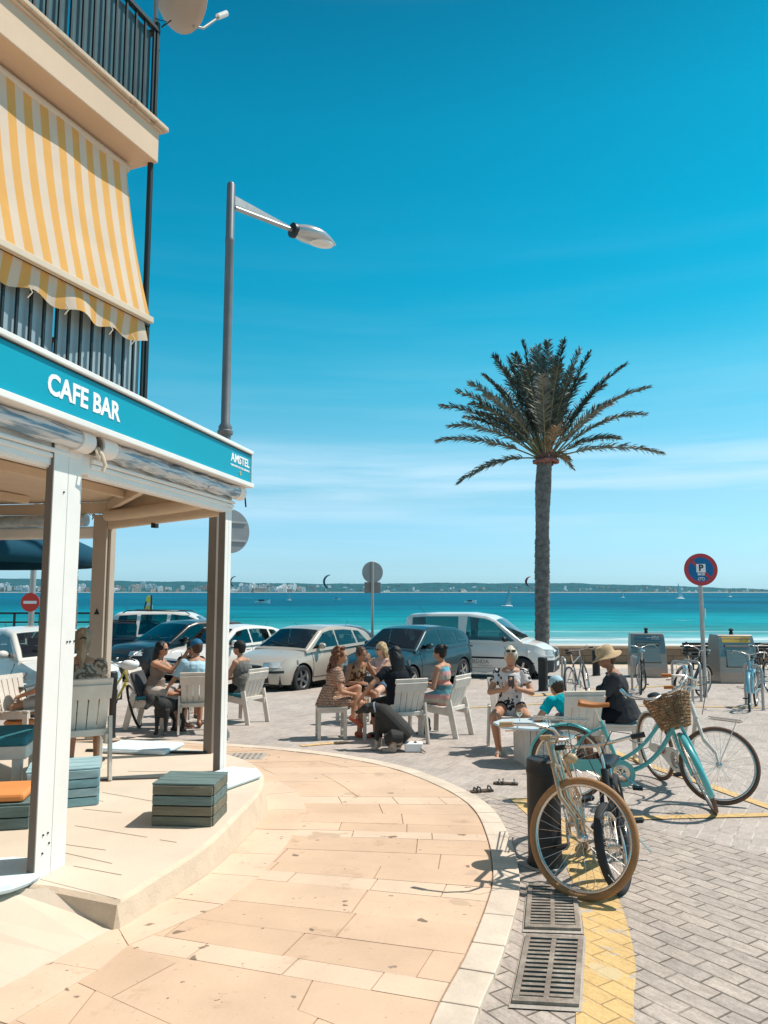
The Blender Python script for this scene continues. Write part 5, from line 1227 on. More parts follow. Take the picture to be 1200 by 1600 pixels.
# ================================================================ BICYCLES
def bike(name,label,rear,front,lean=0,steer=0,Rw=.34,col=None,style='step',tyre=None,rimc=None,basket=None,rack=False,fender=None,saddle=None,guard=None,bars='swept',grip=None,wt=.019,
         small=False,lamp=False,drop=0,seat_h=.92,fcol=None,group='bicycles parked on the square',spokes=32,front_rack=False,frontfender=True,bsteer=None):
    rear=Vector(rear); front=Vector(front); fw=(front-rear); wb=fw.length; fw.normalize(); up=Vector((0,0,1)); left=up.cross(fw).normalized(); up=fw.cross(left)
    t=bpy.data.objects.new(name,None); COL.objects.link(t); tag(t,label,'bicycle',group); t.empty_display_size=.2
    t.matrix_world=axM(rear,fw,left,up)@Matrix.Rotation(R(lean),4,'X')
    col=col or M['black']; tyre=tyre or M['rubber']; rimc=rimc or M['chrome']; grip=grip or M['black']; saddle=saddle or M['black']; fcol=fcol or col
    k=Rw/.34
    hr=Vector((0,0,Rw)); hf=Vector((wb,0,Rw)); bb=Vector((.46*k if not small else .40,0,.29*k if not small else .27))
    ax=Vector((-math.cos(R(69)),0,math.sin(R(69))))        # steering axis, pointing up and back
    rk=.055
    HBt=Vector((wb,0,Rw))+ax*(Rw+.07)-Vector((rk,0,0)); HT=HBt+ax*(.16 if not small else .12)
    st_dir=Vector((-math.cos(R(70)),0,math.sin(R(70)))); ST=bb+st_dir*(.47 if not small else .30); SD=bb+st_dir*((seat_h-bb.z)/math.sin(R(70)))
    SM=Matrix.Translation(HBt)@Matrix.Rotation(R(steer),4,ax)@Matrix.Translation(-HBt)
    def cv(a,b_,c,n=10): return [a*(1-i/n)**2+b_*2*(i/n)*(1-i/n)+c*(i/n)**2 for i in range(n+1)]
    fr=MB(); tr=.016 if not small else .017
    if style=='step':
        fr.tube(cv(HBt+ax*.02,Vector((HBt.x-.17,0,bb.z+.02)),bb),.020,8).tube(cv(HT-ax*.01,Vector((HT.x-.20,0,bb.z+.18)),bb+st_dir*.10),.0165,8)
    elif style=='diamond':
        fr.tube([HBt,bb],.018,8).tube([HT,ST],.016,8)
    fr.tube([HBt-ax*.0,HT],.022,10).tube([bb,ST],.018,8)
    for s in (1,-1):
        y=s*.06
        fr.tube([bb+Vector((0,s*.03,0)),hr+Vector((0,y,0))],.010,6)
        fr.tube([ST-st_dir*.05+Vector((0,s*.015,0)),hr+Vector((0,y,0))] if style!='step' else cv(ST-st_dir*.06+Vector((0,s*.012,0)),Vector((.10,y,.52*k+.1)),hr+Vector((0,y,0))),.009,6)
    fr.lathe([(.024,-.04),(.024,.04)],12,0,Matrix.Translation(bb)@Matrix.Rotation(PI/2,4,'X'))
    fr.build('frame',col,t,smooth=60)
    MB().tube([ST,SD],.013,8).build('seat_post',M['chrome'],t,smooth=60)
    # fork
    fk=MB()
    for s in (1,-1):
        y=s*.052; a=HBt+Vector((0,y*.7,0))-ax*.01
        fk.tube([SM@p for p in [a,HBt+Vector((0,y,0))-ax*(Rw*.55),hf+Vector((-rk*.5,y,.10)),hf+Vector((0,y,0))]],[.015,.014,.011,.009],8)
    fk.tube([SM@(HBt+Vector((0,-.045,-.0))),SM@(HBt+Vector((0,.045,0)))],.017,8)
    fk.build('fork',fcol,t,smooth=60)
    def wheel(h,MX,nm='wheel'):
        w_=bpy.data.objects.new('wheel',None); COL.objects.link(w_); w_.parent=t; w_.matrix_local=MX@Matrix.Translation(h); w_.empty_display_size=.1
        MB().torus(Rw-wt,wt,56,10).build('tyre',tyre,w_,smooth=180)
        MB().torus(Rw-2*wt-.004,.011,56,6,flat=1.1).build('rim',rimc,w_,smooth=180)
        sp=MB(); rr=Rw-2*wt-.006
        for i in range(spokes):
            a=2*PI*i/spokes; s=1 if i%2 else -1; a2=a+(1.25 if (i//2)%2 else -1.25)
            sp.tube([(.018*math.cos(a2),s*.026,.018*math.sin(a2)),(rr*math.cos(a),0,rr*math.sin(a))],.0013 if Rw>.3 else .0016,3,cap=False)
        sp.build('spokes',M['chrome'],w_)
        MB().lathe([(.012,-.055),(.012,-.034),(.026,-.03),(.026,-.024),(.015,-.02),(.015,.02),(.026,.024),(.026,.03),(.012,.034),(.012,.055)],12,0,Matrix.Rotation(PI/2,4,'X')).build('hub',M['chrome'],w_,smooth=40)
    wheel(hr,Matrix.Identity(4)); wheel(hf,SM)
    # fenders
    def fend(h,a0,a1,MX,mt):
        mb=MB(); n=22; vs=[]
        for i in range(n+1):
            a=R(a0+(a1-a0)*i/n)
            for j,(dy,dr) in enumerate(((-.028,-.012),(-.018,.004),(0,.009),(.018,.004),(.028,-.012))):
                r_=Rw+.014+dr; vs.append(MX@(h+Vector((r_*math.cos(a),dy,r_*math.sin(a)))))
        mb.add(vs,[(i*5+j,i*5+j+1,(i+1)*5+j+1,(i+1)*5+j) for i in range(n) for j in range(4)]); o=mb.build('mudguard',mt,t,smooth=60); o.modifiers.new('t','SOLIDIFY').thickness=.003
        a=R(a1 if abs(a1-90)>abs(a0-90) else a0); st=MB()
        for s in (1,-1): st.tube([MX@(h+Vector((0,s*.05,0))),MX@(h+Vector(((Rw+.01)*math.cos(a),s*.026,(Rw+.01)*math.sin(a))))],.003,5)
        st.build('stay',M['chrome'],t)
    if fender:
        fend(hr,55,195,Matrix.Identity(4),fender)
        if frontfender: fend(hf,(2 if style=='step' else 20),125,SM,fender)
    # saddle
    sm=MB(); vs=[]; n=12
    for i in range(n+1):
        u=i/n; x=.15-.27*u; w_=.022+.055*max(0,(u-.25)/.75)**1.3+(.012*math.sin(PI*u)); zz=.012*math.sin(PI*u*1.1)*-1+.018*u
        for j in range(9):
            v=-1+2*j/8; vs.append((x,w_*v,zz-.028*abs(v)**2.5+.01))
    sm.add(vs,[(i*9+j,i*9+j+1,(i+1)*9+j+1,(i+1)*9+j) for i in range(n) for j in range(8)])
    so=sm.build('saddle',saddle,t,smooth=60,loc=SD+Vector((-.02,0,.03))); md=so.modifiers.new('t','SOLIDIFY'); md.thickness=.032; md.offset=-1
    # bars and stem
    S1=HT+ax*(.06-drop*.5); S2=HT+ax*((.14 if not small else .16)-drop)+Vector((.05,0,.0))
    hb=MB(); hb.tube([SM@HT,SM@S1,SM@S2],.012,8)
    gr_pts=[]
    if bars=='swept': P=[(0,0,0),(.05,.07,.02),(.05,.16,.05),(-.04,.25,.06),(-.16,.29,.045),(-.24,.30,.035)]
    elif bars=='flat': P=[(0,0,0),(.01,.12,.01),(-.01,.22,.02),(-.03,.30,.02)]
    else: P=[(0,0,0),(.0,.06,.08),(-.01,.15,.12),(-.04,.25,.12),(-.06,.31,.12)]
    for s in (1,-1):
        pts=[S2+Vector((a,s*b_,c)) for a,b_,c in P]; sm_=[]
        for i in range(len(pts)-1):
            for q in range(3): sm_.append(pts[i].lerp(pts[i+1],q/3))
        sm_.append(pts[-1]); hb.tube([SM@p for p in sm_],.011,8); gr_pts.append((pts[-2],pts[-1]))
    hbo=hb.build('handlebar',M['chrome'],t,smooth=60)
    for (a,b_) in gr_pts:
        MB().tube([SM@a.lerp(b_,.05),SM@(b_+(b_-a).normalized()*.01)],[.017,.018],10).build('grip',grip,hbo,smooth=50)
        MB().tube([SM@(a+Vector((.03,0,-.01))),SM@(a.lerp(b_,.4)+Vector((.05,0,-.035))),SM@(b_+Vector((.03,0,-.04)))],.005,5).build('brake_lever',M['chrome'],hbo,smooth=60)
    cb=MB()
    for s in (1,-1):
        a=S2+Vector((-.02,s*.22,.04)); cb.tube([SM@a,SM@(a+Vector((.16,-s*.06,.05))),SM@(S2+Vector((.13,s*.04,-.05))),SM@(HBt+Vector((.05,s*.02,.05)))],.003,5)
    cb.build('brake_cable',M['black'],t,smooth=60)
    # crankset
    ck=MB(); ck.lathe([(.04,-.058),(.085,-.056),(.09,-.053),(.085,-.050),(.04,-.048)],26,0,Matrix.Translation(bb)@Matrix.Rotation(PI/2,4,'X')@Matrix.Scale(-1,4,(0,0,1)),cap=False)
    for i in range(5): a=2*PI*i/5; ck.beam(bb+Vector((0,-.053,0)),bb+Vector((.085*math.cos(a),-.053,.085*math.sin(a))),.006,.012)
    ca=R(-38 if not small else 10)
    for s in (1,-1):
        d=Vector((math.cos(ca),0,math.sin(ca)))*(-s); e=bb+Vector((0,s*.075,0))+d*.165; ck.tube([bb+Vector((0,s*.06,0)),e],.010,6)
        MB().box((0,0,0),(.085,.075,.022)).box((0,0,0),(.06,.09,.012)).build('pedal',M['black'],t,loc=e+Vector((0,s*.045,0)),bevel=.004)
    ck.build('crankset',M['chrome'],t,smooth=40)
    if guard:
        g=MB(); ol=[]
        c0_=bb+Vector((0,0,0))
        for i in range(15): a=R(-115+ i*225/14); ol.append((c0_.x+.118*math.cos(a),c0_.z+.118*math.sin(a)))
        ol+= [(.10,Rw+.055),(.02,Rw+.05),(-.03,Rw),(.02,Rw-.035),(.22,Rw-.045)]
        inn=[(c0_.x+.078*math.cos(R(-i*15-115)),c0_.z+.078*math.sin(R(-i*15-115))) for i in range(25)]
        # outline with a round opening joined by a thin cut
        vs=[(x,-.068,z) for x,z in ol]; 
        bm=bmesh.new(); ov=[bm.verts.new(v) for v in vs]; oe=[bm.edges.new((ov[i],ov[(i+1)%len(ov)])) for i in range(len(ov))]
        iv=[bm.verts.new((x,-.068,z)) for x,z in inn[:-1]]; ie=[bm.edges.new((iv[i],iv[(i+1)%len(iv)])) for i in range(len(iv))]
        bmesh.ops.triangle_fill(bm,edges=oe+ie,use_beauty=True)
        me=bpy.data.meshes.new('chain_guard'); bm.to_mesh(me); bm.free(); me.materials.append(guard); o=bpy.data.objects.new('chain_guard',me); COL.objects.link(o); o.parent=t; o.modifiers.new('t','SOLIDIFY').thickness=.016
    else:
        MB().tube([bb+Vector((.0,-.053,.088)),hr+Vector((0,-.053,.035))],.0045,5).tube([bb+Vector((.0,-.053,-.088)),hr+Vector((0,-.053,-.035))],.0045,5).build('chain',M['darkmetal'],t)
    if rack:
        rk_=MB(); z=Rw*2+.06
        rk_.tube([(.20,.05,z),(-.30,.07,z),(-.33,.0,z),(-.30,-.07,z),(.20,-.05,z)],.006,6)
        for y in (-.025,.025): rk_.tube([(.20,y,z),(-.31,y,z)],.004,5)
        for s in (1,-1): rk_.tube([(-.18,s*.07,z),(0,s*.07,Rw)],.005,5)
        rk_.build('luggage_rack',M['chrome'],t,smooth=60)
    if front_rack:
        rk_=MB(); c=hf+Vector((.02,0,Rw+.07)); rk_.tube([SM@(c+Vector(q)) for q in ((-.12,.07,0),(.15,.08,0),(.17,0,0),(.15,-.08,0),(-.12,-.07,0))],.005,6)
        for y in (-.03,.03): rk_.tube([SM@(c+Vector((-.1,y,0))),SM@(c+Vector((.16,y,0)))],.003,5)
        for s in (1,-1): rk_.tube([SM@(c+Vector((.12,s*.08,0))),SM@(hf+Vector((0,s*.055,0)))],.004,5)
        rk_.build('front_rack',M['chrome'],t,smooth=60)
    if lamp:
        MB().ell((0,0,0),(.042,.032,.032)).build('lamp',M['yellamp'],t,M=SM@Matrix.Translation(HBt+Vector((.10,0,.06))),smooth=60)
    if basket:
        SM=Matrix.Translation(HBt)@Matrix.Rotation(R(bsteer if bsteer is not None else steer),4,ax)@Matrix.Translation(-HBt); c=HT+Vector((.06,0,-.05)); bk=MB(); nr=9; nc=34
        def bp(i,a): 
            u=i/nr; return (( .105+.055*u)*math.copysign(abs(math.cos(a))**.7,math.cos(a)),(.12+.07*u)*math.copysign(abs(math.sin(a))**.7,math.sin(a)),-.12+.25*u)
        for i in range(nr+1):
            for ph in (0,1):
                pts=[]
                for k_ in range(nc):
                    a=2*PI*k_/nc; x,y,z=bp(i,a); w_=1+.035*(1 if (k_+i+ph)%2 else -1); pts.append(SM@(c+Vector((x*w_,y*w_,z+ph*.012))))
                bk.tube(pts,.0065,5,closed=True)
        for k_ in range(nc//2): a=2*PI*k_/(nc//2); bk.tube([SM@(c+Vector(bp(0,a))),SM@(c+Vector(bp(nr,a)))],.005,5)
        bk.lathe([(.11,-.12),(.001,-.12)],16,0,SM@Matrix.Translation(c),cap=False)
        bk.tube([SM@(c+Vector(bp(nr,2*PI*k_/nc))+Vector((0,0,.012))) for k_ in range(nc)],.012,6,closed=True)
        bk.build('wicker_basket',basket,t,smooth=60)
    MB().tube([bb+Vector((-.08,.03,-.02)),bb+Vector((-.16,.17,-bb.z+.03))],.008,6).build('kickstand',M['chrome'],t)
    return t
M['yellamp']=mat('amber_lamp',(.45,.33,.19),.35,var=.15)
M['gum']=mat('tan_tyre',(.34,.175,.075),.65,var=.2,scale=6)
M['browntyre']=mat('brown_tyre',(.13,.075,.05),.7,var=.2,scale=6)
M['gold']=mat('champagne_paint',(.52,.40,.28),.28,metal=.7,var=.1,coat=.5)
M['mint']=mat('mint_paint',(.09,.42,.43),.3,var=.05,coat=.6)
M['fendteal']=mat('dark_teal_paint2',(.02,.10,.12),.3,var=.05,coat=.5)
M['cream']=mat('cream_paint',(.68,.66,.60),.35,var=.06,coat=.4)
M['leather']=mat('tan_leather',(.42,.145,.035),.5,var=.15,bump=.2)
M['wicker']=mat('wicker',(.26,.15,.075),.75,var=.4,scale=25)
M['yellowp']=mat('yellow_paint',(.75,.62,.12),.35,var=.05,coat=.5)
M['bluep']=mat('light_blue_paint',(.18,.42,.52),.35,var=.05,coat=.5)
M['gripwood']=mat('tan_grip',(.45,.30,.17),.6,var=.15)
W3=lambda x,y: Vector((x,y,Gs(y)))
bike('gold_bicycle','champagne coloured bicycle with a big tan tyre turned sideways, leaning on the dark bollard',W3(1.47,5.6),W3(1.225,4.60),lean=15,steer=72,Rw=.345,col=M['gold'],style='diamond',tyre=M['gum'],fender=M['gold'],bars='swept',grip=M['gripwood'],lamp=True,drop=.13,wt=.021,seat_h=.8,rack=True,frontfender=False)
bike('small_black_bicycle','small black bicycle with fat tyres standing inside the tan tyre',W3(1.76,5.58),W3(1.45,4.70),lean=9,steer=-14,Rw=.26,col=M['black'],style='diamond',small=True,bars='flat',wt=.027,seat_h=.62,spokes=28)
bike('mint_bicycle','mint green city bicycle with wicker basket and tan leather saddle',W3(1.70,7.0),W3(2.78,6.66),lean=3,steer=-84,bsteer=75,col=M['mint'],style='step',tyre=M['browntyre'],basket=M['wicker'],rack=True,fender=M['mint'],saddle=M['leather'],guard=M['mint'],grip=M['chrome'],seat_h=.86)
wbk=bike('white_bicycle','cream white city bicycle with brown tyres, right of and behind the mint bicycle',W3(2.86,7.9),W3(3.03,6.87),lean=6,steer=62,col=M['cream'],style='step',tyre=M['browntyre'],fender=M['cream'],guard=M['cream'],grip=M['leather'],seat_h=.84,front_rack=True,frontfender=False)
MB().box((0,0,0),(.10,.004,.055)).build('red_label',mat('red_label',(.55,.06,.03),.5,var=.1),wbk,loc=(.26,-.088,.355))
a=S(893,1093); b_=a+Vector((.58,.86,-.04)); bike('grey_bicycle','grey mountain bicycle parked between the van and the man in the sun hat',a,b_,lean=-5,steer=12,col=M['grey'],style='diamond',bars='flat')
a=S(1064,1094); b_=a+Vector((.75,.74,-.035)); bike('dark_city_bicycle','dark city bicycle leaning on hoops by the no parking pole',a,b_,lean=5,steer=-8,col=M['darkmetal'],style='diamond',fender=M['black'],rack=True)
b_=S(1172,1112); a=b_+Vector((.56,.90,-.04)); bike('light_blue_bicycle','light blue bicycle at the right edge facing the camera',a,b_,lean=0,steer=4,col=M['bluep'],style='step',fender=M['bluep'],saddle=M['black'])
a=S(1002,1085); b_=a+Vector((.35,1.0,-.04)); bike('teal_saddle_bicycle','bicycle with pale blue saddle half hidden behind the man in the sun hat',a,b_,lean=3,steer=20,col=M['black'],style='diamond',saddle=M['bluep'])
a=S(1200,1080); b_=a+Vector((.2,1.0,-.04)); bike('far_edge_bicycle','dark bicycle cut by the right edge behind the light blue one',a,b_,lean=3,steer=20,col=M['black'],style='diamond')
a=S(118,1134); b_=S(198,1137); bike('yellow_bicycle','yellow step through bicycle standing beside the black car behind the terrace',a,a+(b_-a).normalized()*1.06,lean=-4,steer=-68,col=M['yellowp'],style='step',guard=M['yellowp'],tyre=M['rubber'],seat_h=.9)
hl=thing('white_helmet','white bicycle helmet resting on the yellow bicycle handlebar','helmet',at(203,1038,11.1)); MB().ell((0,0,0),(.14,.11,.085)).build('shell',M['letter'],hl,smooth=60); mb=MB()
for k_ in range(3): mb.ell((0,-.05+.05*k_,.055),(.10,.010,.033))
mb.build('vents',M['black'],hl)
# ================================================================ BOLLARDS, RACKS, BINS, BENCH
M['bollard']=mat('bollard_paint',(.028,.026,.026),.55,var=.25,scale=5,dirt=((.09,.07,.06),5,.6))
def bollard(loc,h,r,label):
    t=thing('bollard',label,'bollard',loc,group='round black bollards')
    MB().lathe([(r*1.08,0),(r*1.08,.03),(r,.05),(r,h-.10),(r*1.04,h-.095),(r*1.04,h-.07),(r,h-.06),(r,h-.012),(r-.012,h)],28).build('post',M['bollard'],t,smooth=40)
    MB().lathe([(r*1.35,0),(r*1.3,.012),(r*1.05,.014)],24).build('foot_ring',M['gutter'],t)
bollard(S(852,1352),.70,.112,'thick dark bollard nearest the camera with the champagne bicycle leaning on it')
bollard(S(849,1080),.78,.11,'black bollard standing in front of the van bumper')
bollard(S(932,1056),.76,.11,'black bollard nearer the sea wall, left of the steel bins')
bollard(onp(171,1154),.9,.075,'slim dark brown bollard behind the pony tailed woman')
def hoop(loc,rz,label):
    t=thing('bicycle_rack',label,'bicycle rack',loc,rz,'steel hoop bicycle racks'); 
    pts=[(-.35,0,0),(-.35,0,.68)]+[(-.35+.1*(1-math.cos(R(a))),0,.68+.1*math.sin(R(a))) for a in (30,60,90)]+[(.25+.1*math.sin(R(a)),0,.68+.1*math.cos(R(a))) for a in (0,30,60,90)]+[(.35,0,0)]
    MB().tube(pts,.026,10).build('hoop',M['galv'],t,smooth=60); MB().lathe([(.05,0),(.05,.008)],14,0,Matrix.Translation((-.35,0,0))).build('base_plate',M['galv'],t); MB().lathe([(.05,0),(.05,.008)],14,0,Matrix.Translation((.35,0,0))).build('base_plate',M['galv'],t)
for (x,y,a,lb_) in ((884,1087,82,'steel hoop rack beside the grey mountain bicycle'),(1083,1100,100,'left one of the two steel hoops by the no parking pole'),(1096,1096,95,'right one of the two steel hoops by the no parking pole'),(1193,1110,88,'steel hoop rack beside the light blue bicycle'),(1000,1084,85,'steel hoop rack behind the man in the sun hat')):
    g=S(x,y); hoop(g+Vector((.35*math.cos(R(a)),.35*math.sin(R(a)),0)),R(a),lb_)
def bin_(px,py,rz,label,bandc,scale=1):
    g=S(px,py); t=thing('waste_container',label,'waste container',g,rz,'stainless steel waste containers')
    Wd,D,Hh=1.02*scale,.86*scale,1.26*scale
    sec=[(-D/2,0),(-D/2,.30),(-D/2+.03,.70),(-D/2+.17,Hh-.10),(-D/2+.22,Hh),(D/2-.12,Hh),(D/2-.04,Hh-.2),(D/2,.3),(D/2,0)]
    mb=MB(); vs=[(-Wd/2+.05*(z/Hh)**2,y,z) for y,z in sec]+[(Wd/2-.05*(z/Hh)**2,y,z) for y,z in sec]; n=len(sec)
    mb.add(vs,[tuple(range(n)),tuple(range(n,2*n))[::-1]]+[(i,i+1,n+i+1,n+i) for i in range(n-1)]); mb.build('body',M['steel'],t,bevel=.015)
    def fr(z): 
        for (y0,z0),(y1,z1) in zip(sec,sec[1:]):
            if z0<=z<=z1 and z1>z0: return y0+(y1-y0)*(z-z0)/(z1-z0)
        return sec[4][0]
    def panel(x0,x1,z0,z1,off,nm,mt,par=t,bev=.006):
        mb=MB(); vs=[(x0,fr(z0)-off,z0),(x1,fr(z0)-off,z0),(x1,fr(z1)-off,z1),(x0,fr(z1)-off,z1),(x0,fr(z0)+.01,z0),(x1,fr(z0)+.01,z0),(x1,fr(z1)+.01,z1),(x0,fr(z1)+.01,z1)]
        mb.add(vs,[(0,1,2,3),(7,6,5,4),(0,4,5,1),(1,5,6,2),(2,6,7,3),(3,7,4,0)]); return mb.build(nm,mt,par,bevel=bev)
    panel(-Wd*.33,Wd*.33,Hh*.34,Hh*.80,.006,'hatch_frame',M['darkmetal'])
    panel(-Wd*.31,Wd*.31,Hh*.36,Hh*.69,.05,'hatch_door',M['steel'])
    panel(-Wd*.31,Wd*.31,Hh*.755,Hh*.785,.04,'hatch_lip',M['steel'])
    s_=panel(-Wd*.36,Wd*.36,Hh*.845,Hh*.965,.006,'sign_band',bandc,bev=.002)
    mb=MB()
    for r_,(x0,x1) in enumerate(((.12,.30),(-.02,.30),(.10,.30))):
        z=Hh*(.94-.03*r_); x=x0
        while x<x1: w_=random.uniform(.015,.05); mb.box((x*Wd+w_/2,fr(z)-.009,z),(w_,.004,.016)); x+=w_+.02
    mb.build('small_lettering',M['letter'] if bandc!=M['band_yellow'] else M['darkmetal'],s_)
    MB().lathe([(.05,0),(.05,.06),(.03,.08),(.06,.10),(.06,.14),(.0,.17)],14,0,Matrix.Translation((0,0,Hh))).build('lifting_knob',M['darkmetal'],t,smooth=40)
M['band_blue']=mat('blue_band',(.05,.13,.17),.4,var=.1); M['band_yellow']=mat('yellow_band',(.62,.40,.08),.4,var=.1)
bin_(1012,1057,R(-12),'stainless waste container with a grey blue label band, left of the pair',M['band_blue'])
bin_(1146,1066,R(-2),'stainless waste container with a yellow label band, right of the pair',M['band_yellow'])
def bench(px,py,label):
    g=S(px,py); t=thing('bench',label,'bench',g,0); 
    for i in range(4): MB().box((0,.18+.03*i,.5+.11*i),(1.7,.03,.085)).build('back_slat',M['black'],t)
    for i in range(4): MB().box((0,-.22+.11*i,.44),(1.7,.09,.03)).build('seat_slat',M['black'],t)
    for s in (1,-1): MB().beam((s*.7,-.2,0),(s*.7,-.2,.42),.05,.05).beam((s*.7,.15,0),(s*.7,.3,.9),.05,.05).build('leg',M['black'],t)
bench(1112,1046,'black slatted bench against the sea wall between the two steel containers')
bench(1215,1046,'black slatted bench against the sea wall at the right edge')
# ================================================================ CAFE FURNITURE
FGp='white washed wooden chairs'
def make_chair(cushion=None,back_cush=False):
    t=bpy.data.objects.new('wooden_chair',None); COL.objects.link(t); t['category']='chair'; t['group']=FGp
    wd=M['wood_w']
    B0=Vector((-.17,0,.36)); B1=Vector((-.33,0,.83)); bdir=(B1-B0).normalized(); nb=Vector((bdir.z,0,-bdir.x))
    for k in range(5):
        y=-.18+.09*k; MB().beam(B0+Vector((0,y*.92,0)),B1+Vector((0,y,0)),.078,.02,up=nb).build('back_slat',wd,t,bevel=.003)
    c=B0.lerp(B1,.86)-nb*.022; MB().beam(c+Vector((0,-.23,0)),c+Vector((0,.23,0)),.13,.022,up=nb).build('top_rail',wd,t,bevel=.004)
    c=B1+bdir*.012; MB().beam(c+Vector((0,-.235,0)),c+Vector((0,.235,0)),.022,.065,up=bdir).build('top_cap',wd,t,bevel=.004)
    MB().box((-.245,0,.40),(.03,.46,.055)).build('rear_rail',wd,t,bevel=.004)
    for s in (1,-1):
        y=s*.235
        MB().beam((-.345,y,0),(-.225,y,.53),.03,.085,up=(1,0,0)).build('leg',wd,t,bevel=.004)
        MB().beam((.235,y*.96,0),(.225,y*.96,.42),.03,.085,up=(1,0,0)).build('leg',wd,t,bevel=.004)
        MB().beam((-.30,s*.205,.345),(.27,s*.205,.395),.028,.085).build('side_rail',wd,t,bevel=.004)
    for k in range(5):
        x=-.20+.105*k; z=.398+(x+.2)*.085; MB().beam((x,-.245,z+.012),(x,.245,z+.012),.095,.02,up=(0,0,1)).build('seat_slat',wd,t,bevel=.003)
    if cushion:
        MB().box((.02,0,.455),(.46,.46,.055)).build('cushion',cushion,t,bevel=.02)
        if back_cush: MB().beam((-.14,0,.47),(-.30,0,.83),.42,.035,up=nb).build('back_cushion',M['cush_dark'],t,bevel=.018)
    return t
def put_chair(proto,loc,deg,label,first=[]):
    o=proto if not proto.get('used') else copy_tree(proto)
    proto['used']=1; o.location=loc; o.rotation_euler=(0,0,R(deg)); o['label']=label
    return o
ch_plain=make_chair(); ch_teal=make_chair(M['cush_teal'],True); ch_teal2=make_chair(M['cush_teal'])
PL={}
def chair(kind,key,loc,deg,label):
    PL[key]=(Vector(loc),deg); return put_chair(kind,loc,deg,label)
chair(ch_plain,'pony',onz(119,1211,DZ),118,'wooden chair of the pony tailed woman on the raised terrace')
chair(ch_teal,'tank',onp(240,1136),-6,'wooden chair with teal back and seat cushion seen side on, under the gesturing woman')
chair(ch_plain,'blueshirt',onp(305,1141),104,'wooden chair under the man in the pale blue shirt')
chair(ch_teal2,'cap',S(378,1128),148,'wooden chair with teal seat cushion under the man in the black cap')
chair(ch_teal2,'blackt',S(628,1158),112,'wooden chair with teal cushion beside the resting dog, under the black shirt')
chair(ch_plain,'stripe',S(692,1148),146,'wooden chair under the woman in the striped dress')
chair(ch_plain,'turq',S(900,1196),96,'wooden chair seen from behind with the turquoise sitter, left of the man in the hat')
chair(ch_plain,'phone',S(800,1172),-86,'wooden chair under the woman looking at her phone')
chair(ch_plain,'leftman',onp(38,1160),-20,'wooden chair of the man hidden by the thick post')
for o in (ch_plain,ch_teal,ch_teal2): 
    if 'used' in o: pass
def make_stool():
    t=bpy.data.objects.new('wooden_stool',None); COL.objects.link(t); t['category']='stool'; t['group']='white washed wooden stools'
    MB().box((0,0,.435),(.42,.42,.03)).build('seat',M['wood_w'],t,bevel=.004)
    for a in (1,-1):
        for b_ in (1,-1): MB().box((a*.18,b_*.18,.21),(.045,.045,.42)).build('leg',M['wood_w'],t,bevel=.004)
        MB().box((a*.18,0,.395),(.03,.315,.045)).build('rail',M['wood_w'],t,bevel=.003); MB().box((0,a*.18,.395),(.315,.03,.045)).build('rail',M['wood_w'],t,bevel=.003)
        MB().box((a*.18,0,.07),(.03,.315,.03)).build('foot_rail',M['wood_w'],t,bevel=.003)
    return t
st=make_stool()
def stool(key,loc,deg,label):
    PL[key]=(Vector(loc),deg); o=st if not st.get('used') else copy_tree(st); st['used']=1; o.location=loc; o.rotation_euler=(0,0,R(deg)); o['label']=label
stool('curly',S(517,1153),10,'wooden stool under the woman in the patterned dress')
stool('hat',S(972,1189),172,'wooden stool under the man in the sun hat')
stool('lean',S(552,1128),-40,'wooden stool under the woman leaning forward, behind the curly haired one')
stool('pink',S(598,1118),-120,'wooden stool under the blond woman in pink')
stool('behind',S(288,1118),-60,'wooden stool under the man in black facing the pale blue shirt')
# small low table with the dog's head on its edge
def low_table(name,label,loc,rz,w_,d_,h,top,ped=True,poly=None):
    t=thing(name,label,'table',loc,rz)
    if poly: MB().prism(poly,h-.025,h).build('table_top',top,t,bevel=.004)
    else: MB().box((0,0,h-.015),(w_,d_,.03)).build('table_top',top,t,bevel=.005)
    if ped:
        for k in range(5): MB().box((-.15+.075*k,-.165,(h-.03)/2),(.068,.02,h-.035)).build('pedestal_board',M['wood_w'],t,bevel=.003); MB().box((-.15+.075*k,.165,(h-.03)/2),(.068,.02,h-.035)).build('pedestal_board',M['wood_w'],t,bevel=.003)
        for k in range(4): MB().box((-.165,-.12+.08*k,(h-.03)/2),(.02,.072,h-.035)).build('pedestal_board',M['wood_w'],t,bevel=.003); MB().box((.165,-.12+.08*k,(h-.03)/2),(.02,.072,h-.035)).build('pedestal_board',M['wood_w'],t,bevel=.003)
    else:
        for a in (1,-1):
            for b_ in (1,-1): MB().box((a*(w_/2-.05),b_*(d_/2-.05),(h-.03)/2),(.045,.045,h-.03)).build('leg',M['wood_w'],t,bevel=.003)
    return t
M['tabletop']=mat('pale_blue_tabletop',(.55,.66,.70),.4,var=.08,scale=3,dirt=((.40,.48,.5),6,.62))
tp_=S(835,1192)
low_table('low_table','low pale blue topped table with a slatted box base and a wine glass on it',tp_,R(12),.8,.7,.45,M['tabletop'],poly=[(-.44,-.14),(-.18,-.34),(.30,-.34),(.46,-.12),(.46,.16),(.22,.34),(-.26,.34),(-.44,.16)])
gl=thing('wine_glass','stemmed wine glass standing on the low pale blue table','wine glass',tp_+Vector((-.17,-.05,.45)))
m=mat('clear_glass',(.95,.95,.95),.03,var=0,trans=1,spec=.5)
MB().lathe([(.035,0),(.033,.003),(.005,.008),(.004,.075),(.012,.085),(.03,.10),(.038,.13),(.033,.17),(.031,.17),(.035,.13),(.028,.104),(.008,.09)],24,cap=False).build('glass_body',m,gl,smooth=60)
